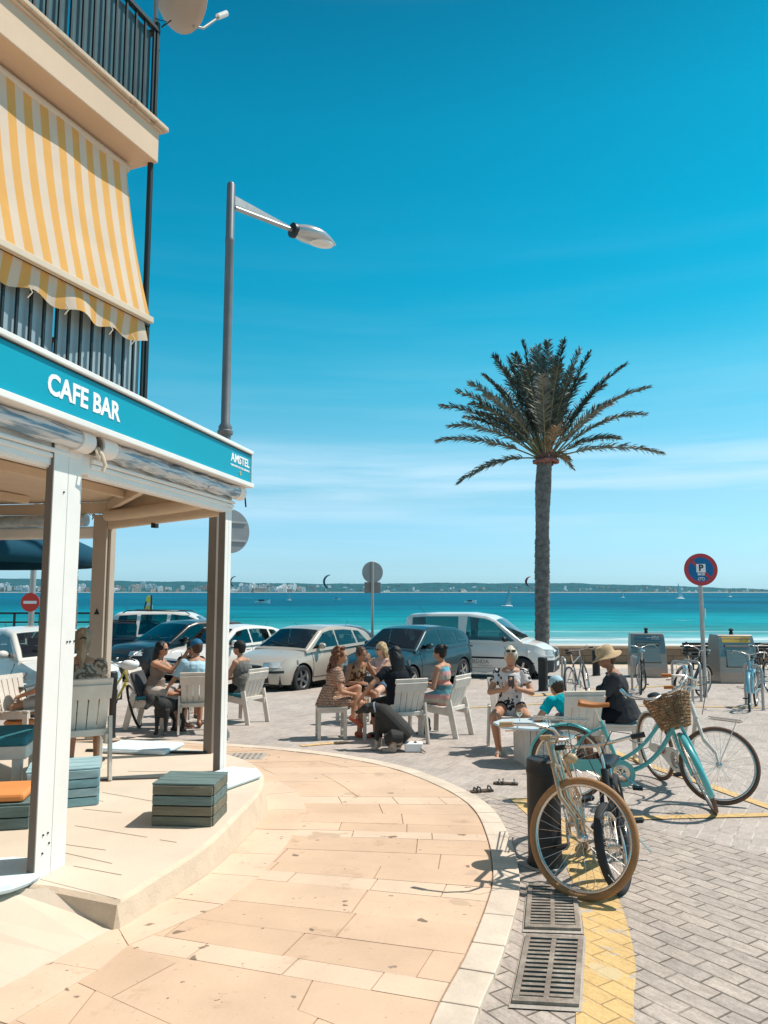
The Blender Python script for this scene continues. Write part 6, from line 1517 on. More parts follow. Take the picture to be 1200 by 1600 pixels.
MB().lathe([(.001,.0915),(.026,.104),(.0335,.125),(.001,.125)],20,cap=False).build('white_wine',mat('pale_wine',(.80,.75,.45),.05,var=0,trans=.8),gl,smooth=60)
MB().tube([(0,0,0),(.14,.03,0)],.018,10).build('corn_roll',M['gripwood'],None) if 0 else None
low_table('small_table','small low wooden table where the big dog rests its head',S(582,1152),R(15),.40,.40,.42,M['wood_w'],ped=False)
low_table('group_table','low wooden table between the group at the left and the black dog',onp(272,1128),R(8),.5,.42,.40,M['wood_w'],ped=False)
# crates
def crate(loc,rz,w_,d_,h,label,cols,n=4):
    t=thing('wooden_crate',label,'crate',loc,rz,'painted wooden crates'); ms=cols
    ph=h/n
    for k in range(n):
        z=ph*(k+.5); m_=ms[k%len(ms)]
        MB().box((0,-d_/2,z),(w_,.02,ph-.008)).build('plank',m_,t,bevel=.003); MB().box((w_/2,0,z),(.02,d_-.022,ph-.008)).build('plank',m_,t,bevel=.003)
        MB().box((-w_/2,0,z),(.02,d_-.022,ph-.008)).build('plank',m_,t,bevel=.003); MB().box((0,d_/2,z),(w_,.02,ph-.008)).build('plank',m_,t,bevel=.003)
    for k in range(4): MB().box((0,-d_/2+d_/8+k*d_/4,h+.006),(w_+.02,d_/4-.003,.012)).build('top_plank',ms[-1],t,bevel=.002)
cw=[mat('weathered_green_wood',(.155,.155,.115),.75,var=.3,scale=3,stretch=(1,8,8),dirt=((.30,.26,.2),5,.6),bump=.4),mat('weathered_olive_wood',(.185,.165,.115),.75,var=.3,scale=3,stretch=(1,8,8),bump=.4),mat('weathered_teal_wood',(.13,.185,.175),.7,var=.3,scale=3,stretch=(1,8,8),dirt=((.32,.32,.27),5,.6),bump=.4)]
q0=onz(238,1290,DZ); q1=onz(331,1292,DZ); q2=onz(353,1268,DZ); wx=(q1-q0).length; dy_=(q2-q1).length; aa=math.atan2(q1.y-q0.y,q1.x-q0.x)
cc=(q0+q2)/2; crate(Vector((cc.x,cc.y,DZ)),aa,wx,min(dy_,.45),.275,'weathered green wooden crate at the rounded terrace edge by the corner post',cw)
cb_=[mat('blue_plank',(.20,.36,.40),.7,var=.3,scale=3,stretch=(1,6,6),bump=.3),mat('blue_plank_pale',(.30,.45,.48),.7,var=.3,scale=3,stretch=(1,6,6),bump=.3)]
crate(Vector((-2.50,5.98,DZ)),R(20),.5,.42,.27,'light blue wooden crate behind the thick white post',cb_)
crate(Vector((-2.75,5.45,DZ)),R(10),.55,.42,.16,'low dark grey green crate at the left edge under the orange cushion',[M['darkteal'] if 'darkteal' in M else cw[2]],2)
def cushion(loc,rz,poly,h,label,mt,name='cushion'):
    t=thing('seat_cushion',label,'cushion',loc,rz,'loose seat cushions'); MB().prism(poly,0,h).build('pad',mt,t,bevel=min(h*.4,.02)); 
    MB().tube([(x*1.0,y*1.0,h*.5) for x,y in poly],.006,5,closed=True).build('piping',M['cush_white'],t)
rc=lambda a,b_:[(-a,-b_),(a,-b_),(a,b_),(-a,b_)]
cushion(onz(222,1172,DZ)+Vector((0,0,.004)),R(-10),rc(.36,.22),.05,'flat pale blue cushion lying on the terrace floor behind the posts',M['cush_white'])
cushion(onz(372,1222,DZ)+Vector((-.10,0,.004)),R(62),[(-.28,-.2),(.22,-.2),(.34,-.08),(.3,.2),(-.2,.22)],.05,'flat white cushion at the terrace edge behind the corner post',M['cush_white'])
cushion(onz(-12,1378,DZ)+Vector((0,0,.004)),R(25),[(.26*math.cos(a*PI/8),.26*math.sin(a*PI/8)) for a in range(16)],.05,'round white cushion on the floor at the lower left edge',M['cush_white'])
# teal bench and orange cushion at the left edge
t=thing('padded_bench','white wooden bench with a thick teal cushion at the left edge','bench',(-3.62,6.15,DZ),R(12))
MB().box((0,0,.36),(1.5,.62,.10)).build('seat_frame',M['wood_w'],t,bevel=.006); MB().box((0,0,.445),(1.48,.60,.075)).build('cushion',M['cush_teal'],t,bevel=.02)
for a in (1,-1):
    for b_ in (1,-1): MB().box((a*.68,b_*.26,.155),(.07,.07,.31)).build('leg',M['wood_w'],t,bevel=.004)
t=thing('orange_cushion','orange seat cushion lying on the low dark crate','cushion',(-2.78,5.45,DZ+.175),R(10)); MB().box((0,0,.03),(.52,.40,.055)).build('pad',M['orange'],t,bevel=.02)
t=thing('round_side_table','round grey metal side table cut by the left edge','table',(-2.62,4.72,DZ)); MB().lathe([(.19,0),(.19,.012),(.03,.03),(.028,.34),(.19,.352),(.195,.372)],28).build('table_body',M['galv'],t,smooth=40)
# breakfast table with cups
tb=onp(8,1150)+Vector((0,0,0)); t=thing('cafe_table','small dark topped cafe table with cups and plates, left of the thick post','table',tb)
MB().box((0,0,.70),(.75,.7,.03)).build('table_top',mat('dark_top',(.08,.10,.10),.3,var=.1),t,bevel=.004)
for a in (1,-1):
    for b_ in (1,-1): MB().beam((a*.34,b_*.3,0),(a*.3,b_*.28,.68),.04,.04).build('leg',M['wood_w'],t)
for i,(x,y,h,r,mm,lb_,nm) in enumerate(((.02,-.2,.11,.035,'letter','tall pale cup on the dark cafe table','cup'),(.12,-.12,.07,.05,'letter','white bowl beside the cups on the dark cafe table','bowl'),(-.1,-.22,.09,.035,'grey','grey mug on the dark cafe table','mug'),(.25,-.2,.02,.10,'letter','white plate on the dark cafe table','plate'))):
    c=thing(nm,lb_,nm,tb+Vector((x,y,.715))); MB().lathe([(r*.7,0),(r,h),(r*.92,h),(r*.62,.006),(.001,.006)],20,cap=False).build('body',M[mm],c,smooth=50)
t=thing('orange_stool_cushion','orange round cushion under the cafe table at the left edge','cushion',onp(40,1158)+Vector((.0,-.2,.25))); MB().lathe([(.17,0),(.19,.03),(.17,.06)],24).build('pad',M['orange'],t,smooth=50)
MB().lathe([(.15,-.25),(.15,0)],20).build('base',M['wood_w'],t)
# white box and sandals
t=thing('white_box','small white plastic box on the paving under the chair by the dog','box',S(646,1174)); MB().box((0,0,.05),(.22,.16,.09)).build('box_body',M['letter'],t,bevel=.012); MB().box((0,0,.10),(.23,.17,.015)).build('lid',M['letter'],t,bevel=.005)
def sandal(loc,rz,label,g='sandals left on the paving'):
    t=thing('sandal',label,'sandal',loc,rz,g); 
    ol=[(-.12,-.03),(-.125,0),(-.12,.03),(-.04,.028),(.05,.042),(.10,.035),(.125,0),(.10,-.035),(.05,-.042),(-.04,-.028)]
    MB().prism(ol,.0,.022).build('sole',mat('sandal_sole',(.10,.075,.055),.8,var=.2),t,bevel=.004)
    mb=MB()
    for x,h in ((.06,.045),(.02,.05),(-.09,.05)): mb.tube([(x,-.042,.02),(x+.005,-.025,h),(x+.005,.025,h),(x,.042,.02)],.007,5)
    mb.build('strap',M['black'],t,smooth=60)
sandal(S(752,1238),R(200),'dark sandal nearest the kerb, left of the pair'); sandal(S(790,1226),R(170),'dark sandal nearer the bollard, right of the pair')
# ================================================================ PEOPLE AND DOGS
def skin_mat(name,c): 
    m=mat(name,c,.5,var=.10,scale=9,spec=.35); N,L,P=nodes(m); P.inputs['Subsurface Weight'].default_value=.08; P.inputs['Subsurface Radius'].default_value=(.02,.008,.004); return m
SK=[skin_mat('tanned_skin',(.50,.25,.15)),skin_mat('fair_skin',(.62,.36,.25)),skin_mat('deep_tan_skin',(.36,.17,.10))]
HAIR={'brown':mat('brown_hair',(.075,.035,.018),.5,var=.5,scale=30,bump=.8,bscale=90,stretch=(1,1,.2)),'black':mat('black_hair',(.012,.010,.010),.4,var=.4,scale=30,bump=.8,bscale=90,stretch=(1,1,.2)),
      'blond':mat('blond_hair',(.48,.33,.17),.55,var=.4,scale=30,bump=.8,bscale=90,stretch=(1,1,.2)),'ash':mat('ash_blond_hair',(.33,.24,.16),.55,var=.4,scale=30,bump=.8,bscale=90,stretch=(1,1,.2)),
      'auburn':mat('auburn_hair',(.17,.065,.03),.5,var=.5,scale=30,bump=.8,bscale=90),'pale':mat('pale_hair',(.60,.52,.40),.55,var=.3,scale=30,bump=.6,bscale=90)}
M['eye']=mat('eye_dark',(.02,.012,.01),.2,var=0); M['lip']=mat('lips',(.33,.10,.08),.5,var=0); M['shades']=mat('sunglasses',(.008,.008,.008),.08,var=0,spec=.8)
def cloth(name,c,**k): 
    k.setdefault('var',.12); return mat(name,c,.88,bump=.4,bscale=60,spec=.15,scale=6,**k)
def frame(d,upv=Vector((0,0,1))):
    d=Vector(d).normalized(); 
    if abs(d.dot(upv))>.97: upv=Vector((1,0,0))
    y=upv.cross(d).normalized(); z=d.cross(y); return d,y,z
class Body:
    def __init__(s): s.mb=MB()
    def cap(s,a,b_,ra,rb,n=12,flat=1):
        a=Vector(a);b_=Vector(b_); d=(b_-a); L=d.length; d=d/max(L,1e-6)
        pts=[];rr=[]
        for t in (-1,-.85,-.5): pts.append(a+d*ra*t); rr.append(ra*math.sqrt(max(0.0009,1-t*t)))
        for i in range(5): pts.append(a.lerp(b_,i/4)); rr.append(ra+(rb-ra)*i/4)
        for t in (.5,.85,1): pts.append(b_+d*rb*t); rr.append(rb*math.sqrt(max(0.0009,1-t*t)))
        s.mb.tube(pts,rr,n,flat=flat); return s
    def cone(s,pts,rr,n=16): s.mb.tube(pts,rr,n); return s
    def ell(s,c,d,Mx=None,n=14): s.mb.ell(c,d,0,Mx,n); return s
    def done(s,name,mt,parent,vox=.009,sm=3,disp=0,dsc=.08):
        o=s.mb.build(name,mt,parent); md=o.modifiers.new('r','REMESH'); md.mode='VOXEL'; md.voxel_size=vox; md.use_smooth_shade=True
        if sm: q=o.modifiers.new('s','SMOOTH'); q.iterations=sm; q.factor=.5
        if disp:
            tx=bpy.data.textures.new('folds','CLOUDS'); tx.noise_scale=dsc; q=o.modifiers.new('d','DISPLACE'); q.texture=tx; q.strength=disp; q.mid_level=.5
        return o
def ik(a,b_,l1,l2,hint):
    a=Vector(a);b_=Vector(b_); d=b_-a; L=min(d.length,(l1+l2)*.998); d.normalize(); x=(l1*l1-l2*l2+L*L)/(2*L); h=math.sqrt(max(0,l1*l1-x*x)); hh=Vector(hint)-d*Vector(hint).dot(d); hh.normalize(); return a+d*x+hh*h,a+d*L
def hand(B,w_,d,n_,side,curl=.5,sc_=1):
    """palm from the wrist along d, palm facing n_; five fingers"""
    d=Vector(d).normalized(); n_=(Vector(n_)-d*Vector(n_).dot(d)).normalized(); s=n_.cross(d)*side
    w_=Vector(w_); k=sc_
    for u in (-.026,-.009,.009,.026): B.cap(w_+d*.01+s*u*.6*k,w_+d*.085*k+s*u*k,.014*k,.0125*k,8)
    for j,(u,l) in enumerate(((.030,.068),(.010,.078),(-.010,.072),(-.029,.056))):
        p=w_+d*.09*k+s*u*k; a=curl*(.8+.12*j); dd=d
        for q in range(3):
            ang=a*(.5+.35*q); dd=(d*math.cos(ang)+n_*math.sin(ang)); e=p+dd*l*k*(.45,.32,.25)[q]; B.cap(p,e,.0088*k,.0080*k,7); p=e
    t0=w_+d*.025*k+s*.026*k; t1=t0+(s*.8+d*.55+n_*.3).normalized()*.042*k; t2=t1+(d*.9+s*.15+n_*.4).normalized()*.036*k
    B.cap(t0,t1,.0125*k,.0105*k,8); B.cap(t1,t2,.0105*k,.009*k,8)
def person(key,label,loc,deg,skin=0,hair='brown',style='short',hip=(0,0,.54),lean=8,side=0,twist=0,head=(0,0),hands=None,feet=None,kn=None,top=None,sleeve='none',bottom=None,blen=.5,sc=1.0,
           face=True,glasses=False,cap_=None,hat=None,topfit=1.0,shoes=None,shoemat=None,elb=None,curl=(.6,.6),bust=False,dress=False,hdir=None,strap=False,headband=None):
    t=thing('person',label,'person',loc,R(deg)); t.scale=(sc,sc,sc)
    sk=SK[skin]
    H=Vector(hip)
    TR=Matrix.Translation(H)@Matrix.Rotation(R(lean),4,'Y')@Matrix.Rotation(R(side),4,'X')
    TU=TR@Matrix.Rotation(R(twist),4,'Z')
    T=lambda x,y,z: TU@Vector((x,y,z)); T0=lambda x,y,z: TR@Vector((x,y,z))
    shw=.165 if not bust else .15
    B=Body()
    B.ell((0,0,0),(.115,.158,.12),Matrix.Translation(H)@Matrix.Rotation(R(lean*.4),4,'Y'))
    B.ell((0,0,.14),(.095,.128 if not bust else .115,.15),TU); B.ell((0,0,.30),(.105,.148 if not bust else .135,.17),TU); B.ell((-.01,0,.40),(.085,.150,.085),TU)
    if bust:
        for s in (1,-1): B.ell((.085,s*.062,.30),(.05,.055,.055),TU)
    nk=T(-.005,0,.44)
    hm=TU@Matrix.Translation((.01,0,.50))@Matrix.Rotation(R(-lean*.8+head[1]),4,'Y')@Matrix.Rotation(R(head[0]),4,'Z')
    HD=lambda x,y,z: hm@Vector((x,y,z))
    B.cap(nk,HD(-.01,0,.03),.052,.047)
    # head: skull, jaw, cheeks, brow, nose, ears
    B.ell((-.005,0,.135),(.095,.074,.098),hm,18); B.ell((.022,0,.085),(.070,.060,.075),hm); B.ell((.048,0,.045),(.038,.038,.028),hm)
    for s in (1,-1): B.ell((.055,s*.030,.088),(.030,.026,.028),hm); B.ell((-.005,s*.076,.10),(.016,.008,.028),hm)
    B.ell((.078,0,.135),(.016,.045,.010),hm); B.mb.tube([HD(.083,0,.125),HD(.098,0,.098),HD(.104,0,.083)],[.008,.0105,.013],8); B.ell((.096,0,.080),(.012,.017,.008),hm)
    B.ell((.082,0,.056),(.012,.022,.010),hm)
    # arms
    hands=hands or [(.35,.14,.62),(.35,-.14,.62)]
    elb=elb or [(-.3,.5,-.8),(-.3,-.5,-.8)]
    arms=[]
    for i,s in enumerate((1,-1)):
        S_=T(-.01,s*(shw+.005),.40); E_,W_=ik(S_,hands[i][:3],.275,.245,elb[i])
        B.ell(tuple(S_),(.055,.055,.055)); B.cap(S_,E_,.047,.037); B.cap(E_,W_,.038,.026)
        d=(W_-E_).normalized(); n_=hands[i][3] if len(hands[i])>3 else (0,-s*.6,-.8); dd=hands[i][4] if len(hands[i])>4 else d
        hand(B,W_,dd,n_,s,curl[i],1.0); arms.append((S_,E_,W_))
    # legs
    feet=feet or [(.42,.12,.06),(.42,-.12,.06)]; kn=kn or [(1,.1,1),(1,-.1,1)]; legs=[]
    for i,s in enumerate((1,-1)):
        Hp=H+Vector((.02,s*.085,-.015)); K,A_=ik(Hp,feet[i][:3],.43,.41,kn[i])
        B.cap(Hp,K,.082,.056,14); B.cap(K,K.lerp(A_,.35),.054,.056,12); B.cap(K.lerp(A_,.3),A_,.056,.036,12)
        fd_=Vector(feet[i][3]) if len(feet[i])>3 else Vector((1,s*.2,-.12)); fd_.normalize(); legs.append((Hp,K,A_,fd_))
        sole=A_-Vector((0,0,.045)); B.ell(tuple(A_-fd_*.03-Vector((0,0,.03))),(.034,.032,.034)); B.cap(A_-Vector((0,0,.015)),A_+fd_*.11-Vector((0,0,.035)),.034,.026); B.cap(A_+fd_*.10-Vector((0,0,.038)),A_+fd_*.155-Vector((0,0,.042)),.027,.018)
    bd=B.done('body',sk,t,.0095,4)
    # face details
    if face:
        for s in (1,-1):
            if not glasses:
                MB().ell((0,0,0),(.008,.0125,.007),0,hm@Matrix.Translation((.082,s*.031,.117)),10).build('eye',M['letter'],t,smooth=60)
                MB().ell((0,0,0),(.006,.006,.006),0,hm@Matrix.Translation((.0865,s*.031,.117)),10).build('iris',M['eye'],t,smooth=60)
                MB().beam(HD(.090,s*.014,.138),HD(.080,s*.046,.140),.008,.008).build('eyebrow',HAIR[hair],t)
        MB().ell((0,0,0),(.008,.023,.007),0,hm@Matrix.Translation((.090,0,.057)),10).build('mouth',M['lip'],t,smooth=60)
    if glasses:
        zz=.118 if glasses!='top' else .238; xx=.094 if glasses!='top' else .040
        g=MB()
        for s in (1,-1): g.ell((0,0,0),(.010,.028,.020),0,hm@Matrix.Translation((xx-.004,s*.032,zz)),12).tube([HD(xx-.008,s*.058,zz+.006),HD(xx-.09,s*.079,zz)],.003,5)
        g.tube([HD(xx+.002,-.012,zz+.006),HD(xx+.002,.012,zz+.006)],.003,5); g.build('sunglasses',M['shades'],t,smooth=60)
    # hair
    hb=Body(); hc=(-.022,0,.150); hr_=(.098,.085,.095)
    rng=random.Random(hash(key)%1000 if False else len(label)*7)
    if style!='bald':
        hb.ell(hc,hr_,hm,18); hb.ell((-.045,0,.105),(.062,.078,.075),hm)
        if style in('short',): pass
        if style in('pony','bun','long','curly','bob'):
            for s in (1,-1): hb.ell((.005,s*.070,.15),(.05,.018,.05),hm)
        if style=='pony':
            hb.ell((-.115,0,.15),(.03,.03,.03),hm); pts=[HD(-.11,0,.15),HD(-.165,0,.10),HD(-.175,.01,.0),HD(-.16,.015,-.11)]; hb.mb.tube(pts,[.030,.038,.036,.012],10)
        if style=='bun': hb.ell((-.105,0,.185),(.042,.042,.038),hm)
        if style=='topbun': hb.ell((-.06,0,.25),(.045,.042,.036),hm)
        if style=='curly':
            for i in range(90):
                a=R(95+170*rng.random()); e=rng.uniform(-.12,.24); r0=.088+.02*rng.random()-.05*max(0,e-.17)/.07
                hb.ell(tuple(HD(-.015+r0*math.cos(a)-.02*max(0,.1-e)/.1,r0*math.sin(a),e)),(.021,.021,.024))
            for i in range(20): hb.ell(tuple(HD(rng.uniform(-.06,.05),rng.uniform(-.06,.06),.235+rng.uniform(-.01,.015))),(.022,.022,.018))
        if style=='long':
            n=26
            for i in range(n):
                a=R(80+200*i/(n-1)) if style=='long' else R(70+220*rng.random()); r0=.072; x=-.02+r0*math.cos(a); y=r0*math.sin(a)
                z1=-.16+.05*rng.random() if style=='long' else rng.uniform(-.10,.12)
                pts=[HD(x,y*1.1,.15),HD(x*1.25-.012,y*1.22,.06)]; q=T(-.06+ .02*math.cos(a)-.045*(1 if style=='curly' else .6),y*1.25,.44+z1*.8) if z1<.02 else HD(x*1.35-.02,y*1.3,z1)
                hb.mb.tube([pts[0],pts[1],q],[.022,.024,.010],6)
        if style=='bob':
            for s in (1,-1): hb.ell((-.02,s*.078,.08),(.055,.018,.07),hm)
    if style!='bald': hb.done('hair',HAIR[hair],t,.008,1,disp=.009 if style!='curly' else .013,dsc=.018)
    if style=='pony': MB().torus(.022,.008,16,6,0,hm@Matrix.Translation((-.128,0,.145))@Matrix.Rotation(R(60),4,'Y')@Matrix.Rotation(PI/2,4,'X')).build('hair_tie',M['black'],t,smooth=60)
    if headband: MB().torus(.092,.010,24,6,0,hm@Matrix.Translation((-.01,0,.165))@Matrix.Rotation(R(-30),4,'Y')@Matrix.Rotation(PI/2,4,'X')).build('headband',headband,t,smooth=60)
    if cap_:
        c=Body(); c.ell((-.012,0,.165),(.105,.088,.092),hm,18); co=c.done('cap',cap_,t,.008,2)
        MB().prism([(.06,-.07),(.11,-.065),(.155,-.04),(.168,0),(.155,.04),(.11,.065),(.06,.07)],-.004,.004,0,hm@Matrix.Translation((.0,0,.165))@Matrix.Rotation(R(10),4,'Y')).build('peak',cap_,co,bevel=.002)
    if hat:
        hp=[(.165,-.035),(.15,-.030),(.118,-.01),(.10,.01),(.097,.05),(.085,.085),(.06,.10),(.001,.105)]
        Mh=hm@Matrix.Translation((-.005,0,.165))@Matrix.Rotation(R(6),4,'Y'); vs=[];n=32
        for r_,z in hp:
            for k_ in range(n): a=2*PI*k_/n; w_=.018*math.sin(a*2+.6) if r_>.13 else 0; vs.append((r_*1.1*math.cos(a),r_*math.sin(a),z+w_))
        mb=MB(); mb.add(vs,[(i*n+k_,i*n+(k_+1)%n,(i+1)*n+(k_+1)%n,(i+1)*n+k_) for i in range(len(hp)-1) for k_ in range(n)],0,Mh); o=mb.build('sun_hat',hat,t,smooth=60); o.modifiers.new('t','SOLIDIFY').thickness=.006
    # clothing
    if top:
        c=Body(); f=topfit
        lo=-.10 if not dress else -.12
        c.ell((0,0,.30),(.122*f,.165*f if not bust else .152*f,.155),TU); c.ell((0,0,.14),(.112*f,.148*f if not bust else .134*f,.15),TU); c.ell((-.008,0,.385),(.094,.158,.075),TU)
        c.cone([T0(0,0,.18),T0(0,0,.02),T0(-.0,0,lo)],[.128*f,.150*f,.172*f],20)
        if bust:
            for s in (1,-1): c.ell((.088,s*.062,.30),(.056,.061,.06),TU)
        for i,(S_,E_,W_) in enumerate(arms):
            d=(E_-S_)
            if sleeve in('short','half'):
                k_=.55 if sleeve=='short' else .8
                c.ell(tuple(S_),(.068,.068,.066)); c.cone([S_-d*.05,S_+d*k_*.5,S_+d*k_],[.064,.064,.062])
            elif sleeve=='long': c.ell(tuple(S_),(.066,.066,.064)); c.cap(S_,E_,.060,.050); c.cone([E_,E_.lerp(W_,.9)],[.050,.040])
            else: c.ell(tuple(T(-.005,(1-2*i)*.13,.405)),(.055,.05,.045))
        c.done('dress' if dress else 'shirt',top,t,.0105,2,disp=.016,dsc=.07)
        if sleeve in('short','half','long') :
            MB().torus(.066,.010,20,6,0,TU@Matrix.Translation((.0,0,.452))@Matrix.Rotation(PI/2,4,'X')).build('collar',top,t,smooth=60)
    if bottom:
        c=Body(); c.ell((0,0,0),(.130,.172,.13),Matrix.Translation(H)@Matrix.Rotation(R(lean*.4),4,'Y'))
        if dress or blen<0:
            for Hp,K,A_,f_ in legs: c.cone([Hp,Hp.lerp(K,.5),Hp.lerp(K,abs(blen))],[.105,.098,.092])
            m0=(legs[0][0]+legs[1][0])/2; m1=(legs[0][0].lerp(legs[0][1],abs(blen))+legs[1][0].lerp(legs[1][1],abs(blen)))/2; c.cone([m0,m1],[.09,.085])
        else:
            for Hp,K,A_,f_ in legs:
                if blen<=1: c.cone([Hp-(K-Hp)*.05,Hp.lerp(K,blen*.5),Hp.lerp(K,blen)],[.098,.090,.086 if blen<.9 else .072])
                else: c.cap(Hp,K,.094,.068); c.cone([K,K.lerp(A_,.5),K.lerp(A_,min(.95,blen-1))],[.068,.062,.052])
        c.done('skirt' if (dress or blen<0) else ('shorts' if blen<=1 else 'trousers'),bottom,t,.0105,2,disp=.012,dsc=.06)
    # shoes
    if shoes:
        for Hp,K,A_,f_ in legs:
            c=Body(); sd2=Vector((-f_.y,f_.x,0)).normalized()
            if shoes=='boot':
                c.cap(A_+Vector((0,0,.10)),A_-Vector((0,0,.01)),.050,.047); c.cap(A_-Vector((0,0,.02))-f_*.02,A_+f_*.14-Vector((0,0,.040)),.046,.034); c.done('boot',shoemat,t,.008,1)
            elif shoes=='shoe':
                c.cap(A_-Vector((0,0,.022))-f_*.03,A_+f_*.14-Vector((0,0,.038)),.042,.033); c.done('shoe',shoemat,t,.008,1)
            else:
                mb=MB(); q=A_-Vector((0,0,.064)); ol=[]
                for u,w_ in ((-.075,.0),(-.065,.028),(0,.032),(.08,.042),(.14,.040),(.175,.0)): ol.append((u,w_))
                ol+= [(u,-w_) for u,w_ in reversed(ol[1:-1])]
                ff=Vector((f_.x,f_.y,0)).normalized(); Mx=axM(q,ff,Vector((-ff.y,ff.x,0)),Vector((0,0,1)))
                mb.prism(ol,-.012,.004,0,Mx); so=mb.build('sandal_sole',shoemat,t,bevel=.003)
                st_=MB(); 
                for u,h in ((.10,.052),(.06,.062),(-.02,.085)): st_.tube([Mx@Vector((u,-.040,.0)),Mx@Vector((u-.005,-.028,h*.85)),Mx@Vector((u-.008,0,h)),Mx@Vector((u-.005,.028,h*.85)),Mx@Vector((u,.040,.0))],.006,5)
                st_.build('sandal_strap',shoemat,so,smooth=60)
    t['_f']=1; del t['_f']
    return t,hm,TU,arms,legs
# fabrics
def pat(name,c1,c2,kind='blotch',scale=12,thr_=.5,rough=.88,c3=None):
    m=bpy.data.materials.new(name); m.use_nodes=True; N,L,P=nodes(m); P.inputs['Roughness'].default_value=rough; P.inputs['Specular IOR Level'].default_value=.12
    tc=N.new('ShaderNodeTexCoord'); rp=N.new('ShaderNodeValToRGB'); rp.color_ramp.interpolation='CONSTANT'
    if kind=='blotch':
        n=N.new('ShaderNodeTexNoise'); n.inputs['Scale'].default_value=scale; n.inputs['Detail'].default_value=3; L.new(tc.outputs['Object'],n.inputs[0]); L.new(n.outputs[0],rp.inputs[0])
    elif kind=='wave':
        n=N.new('ShaderNodeTexWave'); n.bands_direction='Z'; n.inputs['Scale'].default_value=scale; n.inputs['Distortion'].default_value=5; n.inputs['Detail'].default_value=3; n.inputs['Detail Scale'].default_value=4; L.new(tc.outputs['Object'],n.inputs[0]); L.new(n.outputs[1],rp.inputs[0])
    elif kind=='bands':
        s=N.new('ShaderNodeSeparateXYZ'); L.new(tc.outputs['Object'],s.inputs[0]); a=N.new('ShaderNodeMath'); a.operation='MULTIPLY'; a.inputs[1].default_value=scale; L.new(s.outputs[2],a.inputs[0]); f=N.new('ShaderNodeMath'); f.operation='FRACT'; L.new(a.outputs[0],f.inputs[0]); L.new(f.outputs[0],rp.inputs[0])
    e=rp.color_ramp.elements; e[0].color=(*c1,1); e[1].position=thr_; e[1].color=(*c2,1)
    if c3:
        for p,c in c3: q=e.new(p); q.color=(*c,1)
    L.new(rp.outputs[0],P.inputs['Base Color']); return m
c_boho=pat('patterned_dress',(.22,.11,.075),(.62,.50,.38),'wave',9,.48,c3=[(.8,(.33,.17,.11))])
c_brown=pat('brown_print',(.07,.035,.02),(.42,.25,.14),'blotch',16,.5)
c_strp=pat('striped_dress',(.10,.24,.27),(.62,.30,.25),'bands',3.1,.22,c3=[(.45,(.55,.48,.38)),(.62,(.70,.36,.32)),(.82,(.18,.42,.50))])
c_tprint=pat('white_printed_tshirt',(.72,.65,.62),(.03,.03,.035),'blotch',10,.55,c3=[(.64,(.60,.56,.54))])
c_floral=pat('patterned_blouse',(.16,.12,.09),(.42,.34,.27),'blotch',28,.5)
c_grey=cloth('taupe_tank',(.26,.20,.17)); c_lblue=cloth('pale_blue_shirt',(.42,.60,.68)); c_black=cloth('black_tshirt',(.014,.017,.022)); c_char=cloth('charcoal_tshirt',(.045,.045,.05)); c_gtank=cloth('grey_tank',(.15,.145,.13)); c_pink=cloth('pink_top',(.62,.42,.38)); c_turq=cloth('turquoise_top',(.0,.36,.42)); c_cream=cloth('cream_shorts',(.55,.47,.42)); c_dgrey=cloth('dark_grey_shorts',(.13,.12,.12)); c_blk2=cloth('black_shorts',(.012,.012,.014)); c_straw=mat('straw_hat',(.52,.36,.21),.85,var=.15,scale=20,bump=.5,bscale=120); c_bluecap=mat('blue_cap',(.01,.12,.24),.7,var=.2,scale=10); c_blackcap=mat('black_cap',(.012,.014,.016),.7,var=.1); leatherb=mat('brown_sandal',(.10,.05,.03),.6,var=.2); redsh=mat('red_clog',(.45,.10,.05),.5,var=.15); denim=cloth('denim_blue',(.08,.13,.2))
def seatpt(k,fwd=.0): 
    p,a=PL[k]; return p+Vector((math.cos(R(a))*fwd,math.sin(R(a))*fwd,0)),a
p,a=seatpt('curly'); person('curly','woman with curly auburn hair and brown patterned dress, cross legged on a stool',p,8,skin=0,hair='auburn',style='curly',hip=(-.02,0,.53),lean=14,head=(-8,4),
   hands=[(.36,.06,.60,(0,0,-1)),(.33,-.10,.60,(0,0,-1))],feet=[(.30,-.16,.30,(.9,-.2,-.5)),(.40,-.02,.065)],kn=[(1,.05,1.3),(1,-.1,.8)],top=c_boho,sleeve='short',bottom=c_boho,blen=.62,dress=True,bust=True,shoes='shoe',shoemat=redsh,topfit=1.08)
p,a=seatpt('lean'); person('lean','dark haired woman in a brown print top leaning forward, hand at her face',p+Vector((0,.05,0)),-58,skin=2,hair='brown',style='bun',hip=(0,0,.53),lean=24,head=(8,16),
   hands=[(.30,.10,.95,(0,0,1),(.1,0,1)),(.40,-.14,.66)],elb=[(.2,.5,-1),(-.3,-.5,-.8)],top=c_brown,sleeve='none',bottom=c_blk2,blen=.45,bust=True,shoes='sandal',shoemat=leatherb)
p,a=seatpt('pink'); person('pink','blond woman with sunglasses and pale pink top, arms folded',p,-118,skin=1,hair='blond',style='long',hip=(0,0,.53),lean=6,head=(-30,4),
   hands=[(.26,-.12,.86,(-1,0,0),(0,-1,.1)),(.28,.12,.84,(-1,0,0),(0,1,.1))],elb=[(.1,.8,-.6),(.1,-.8,-.6)],top=c_pink,sleeve='none',bottom=denim,blen=.5,bust=True,glasses=True,shoes='sandal',shoemat=leatherb)
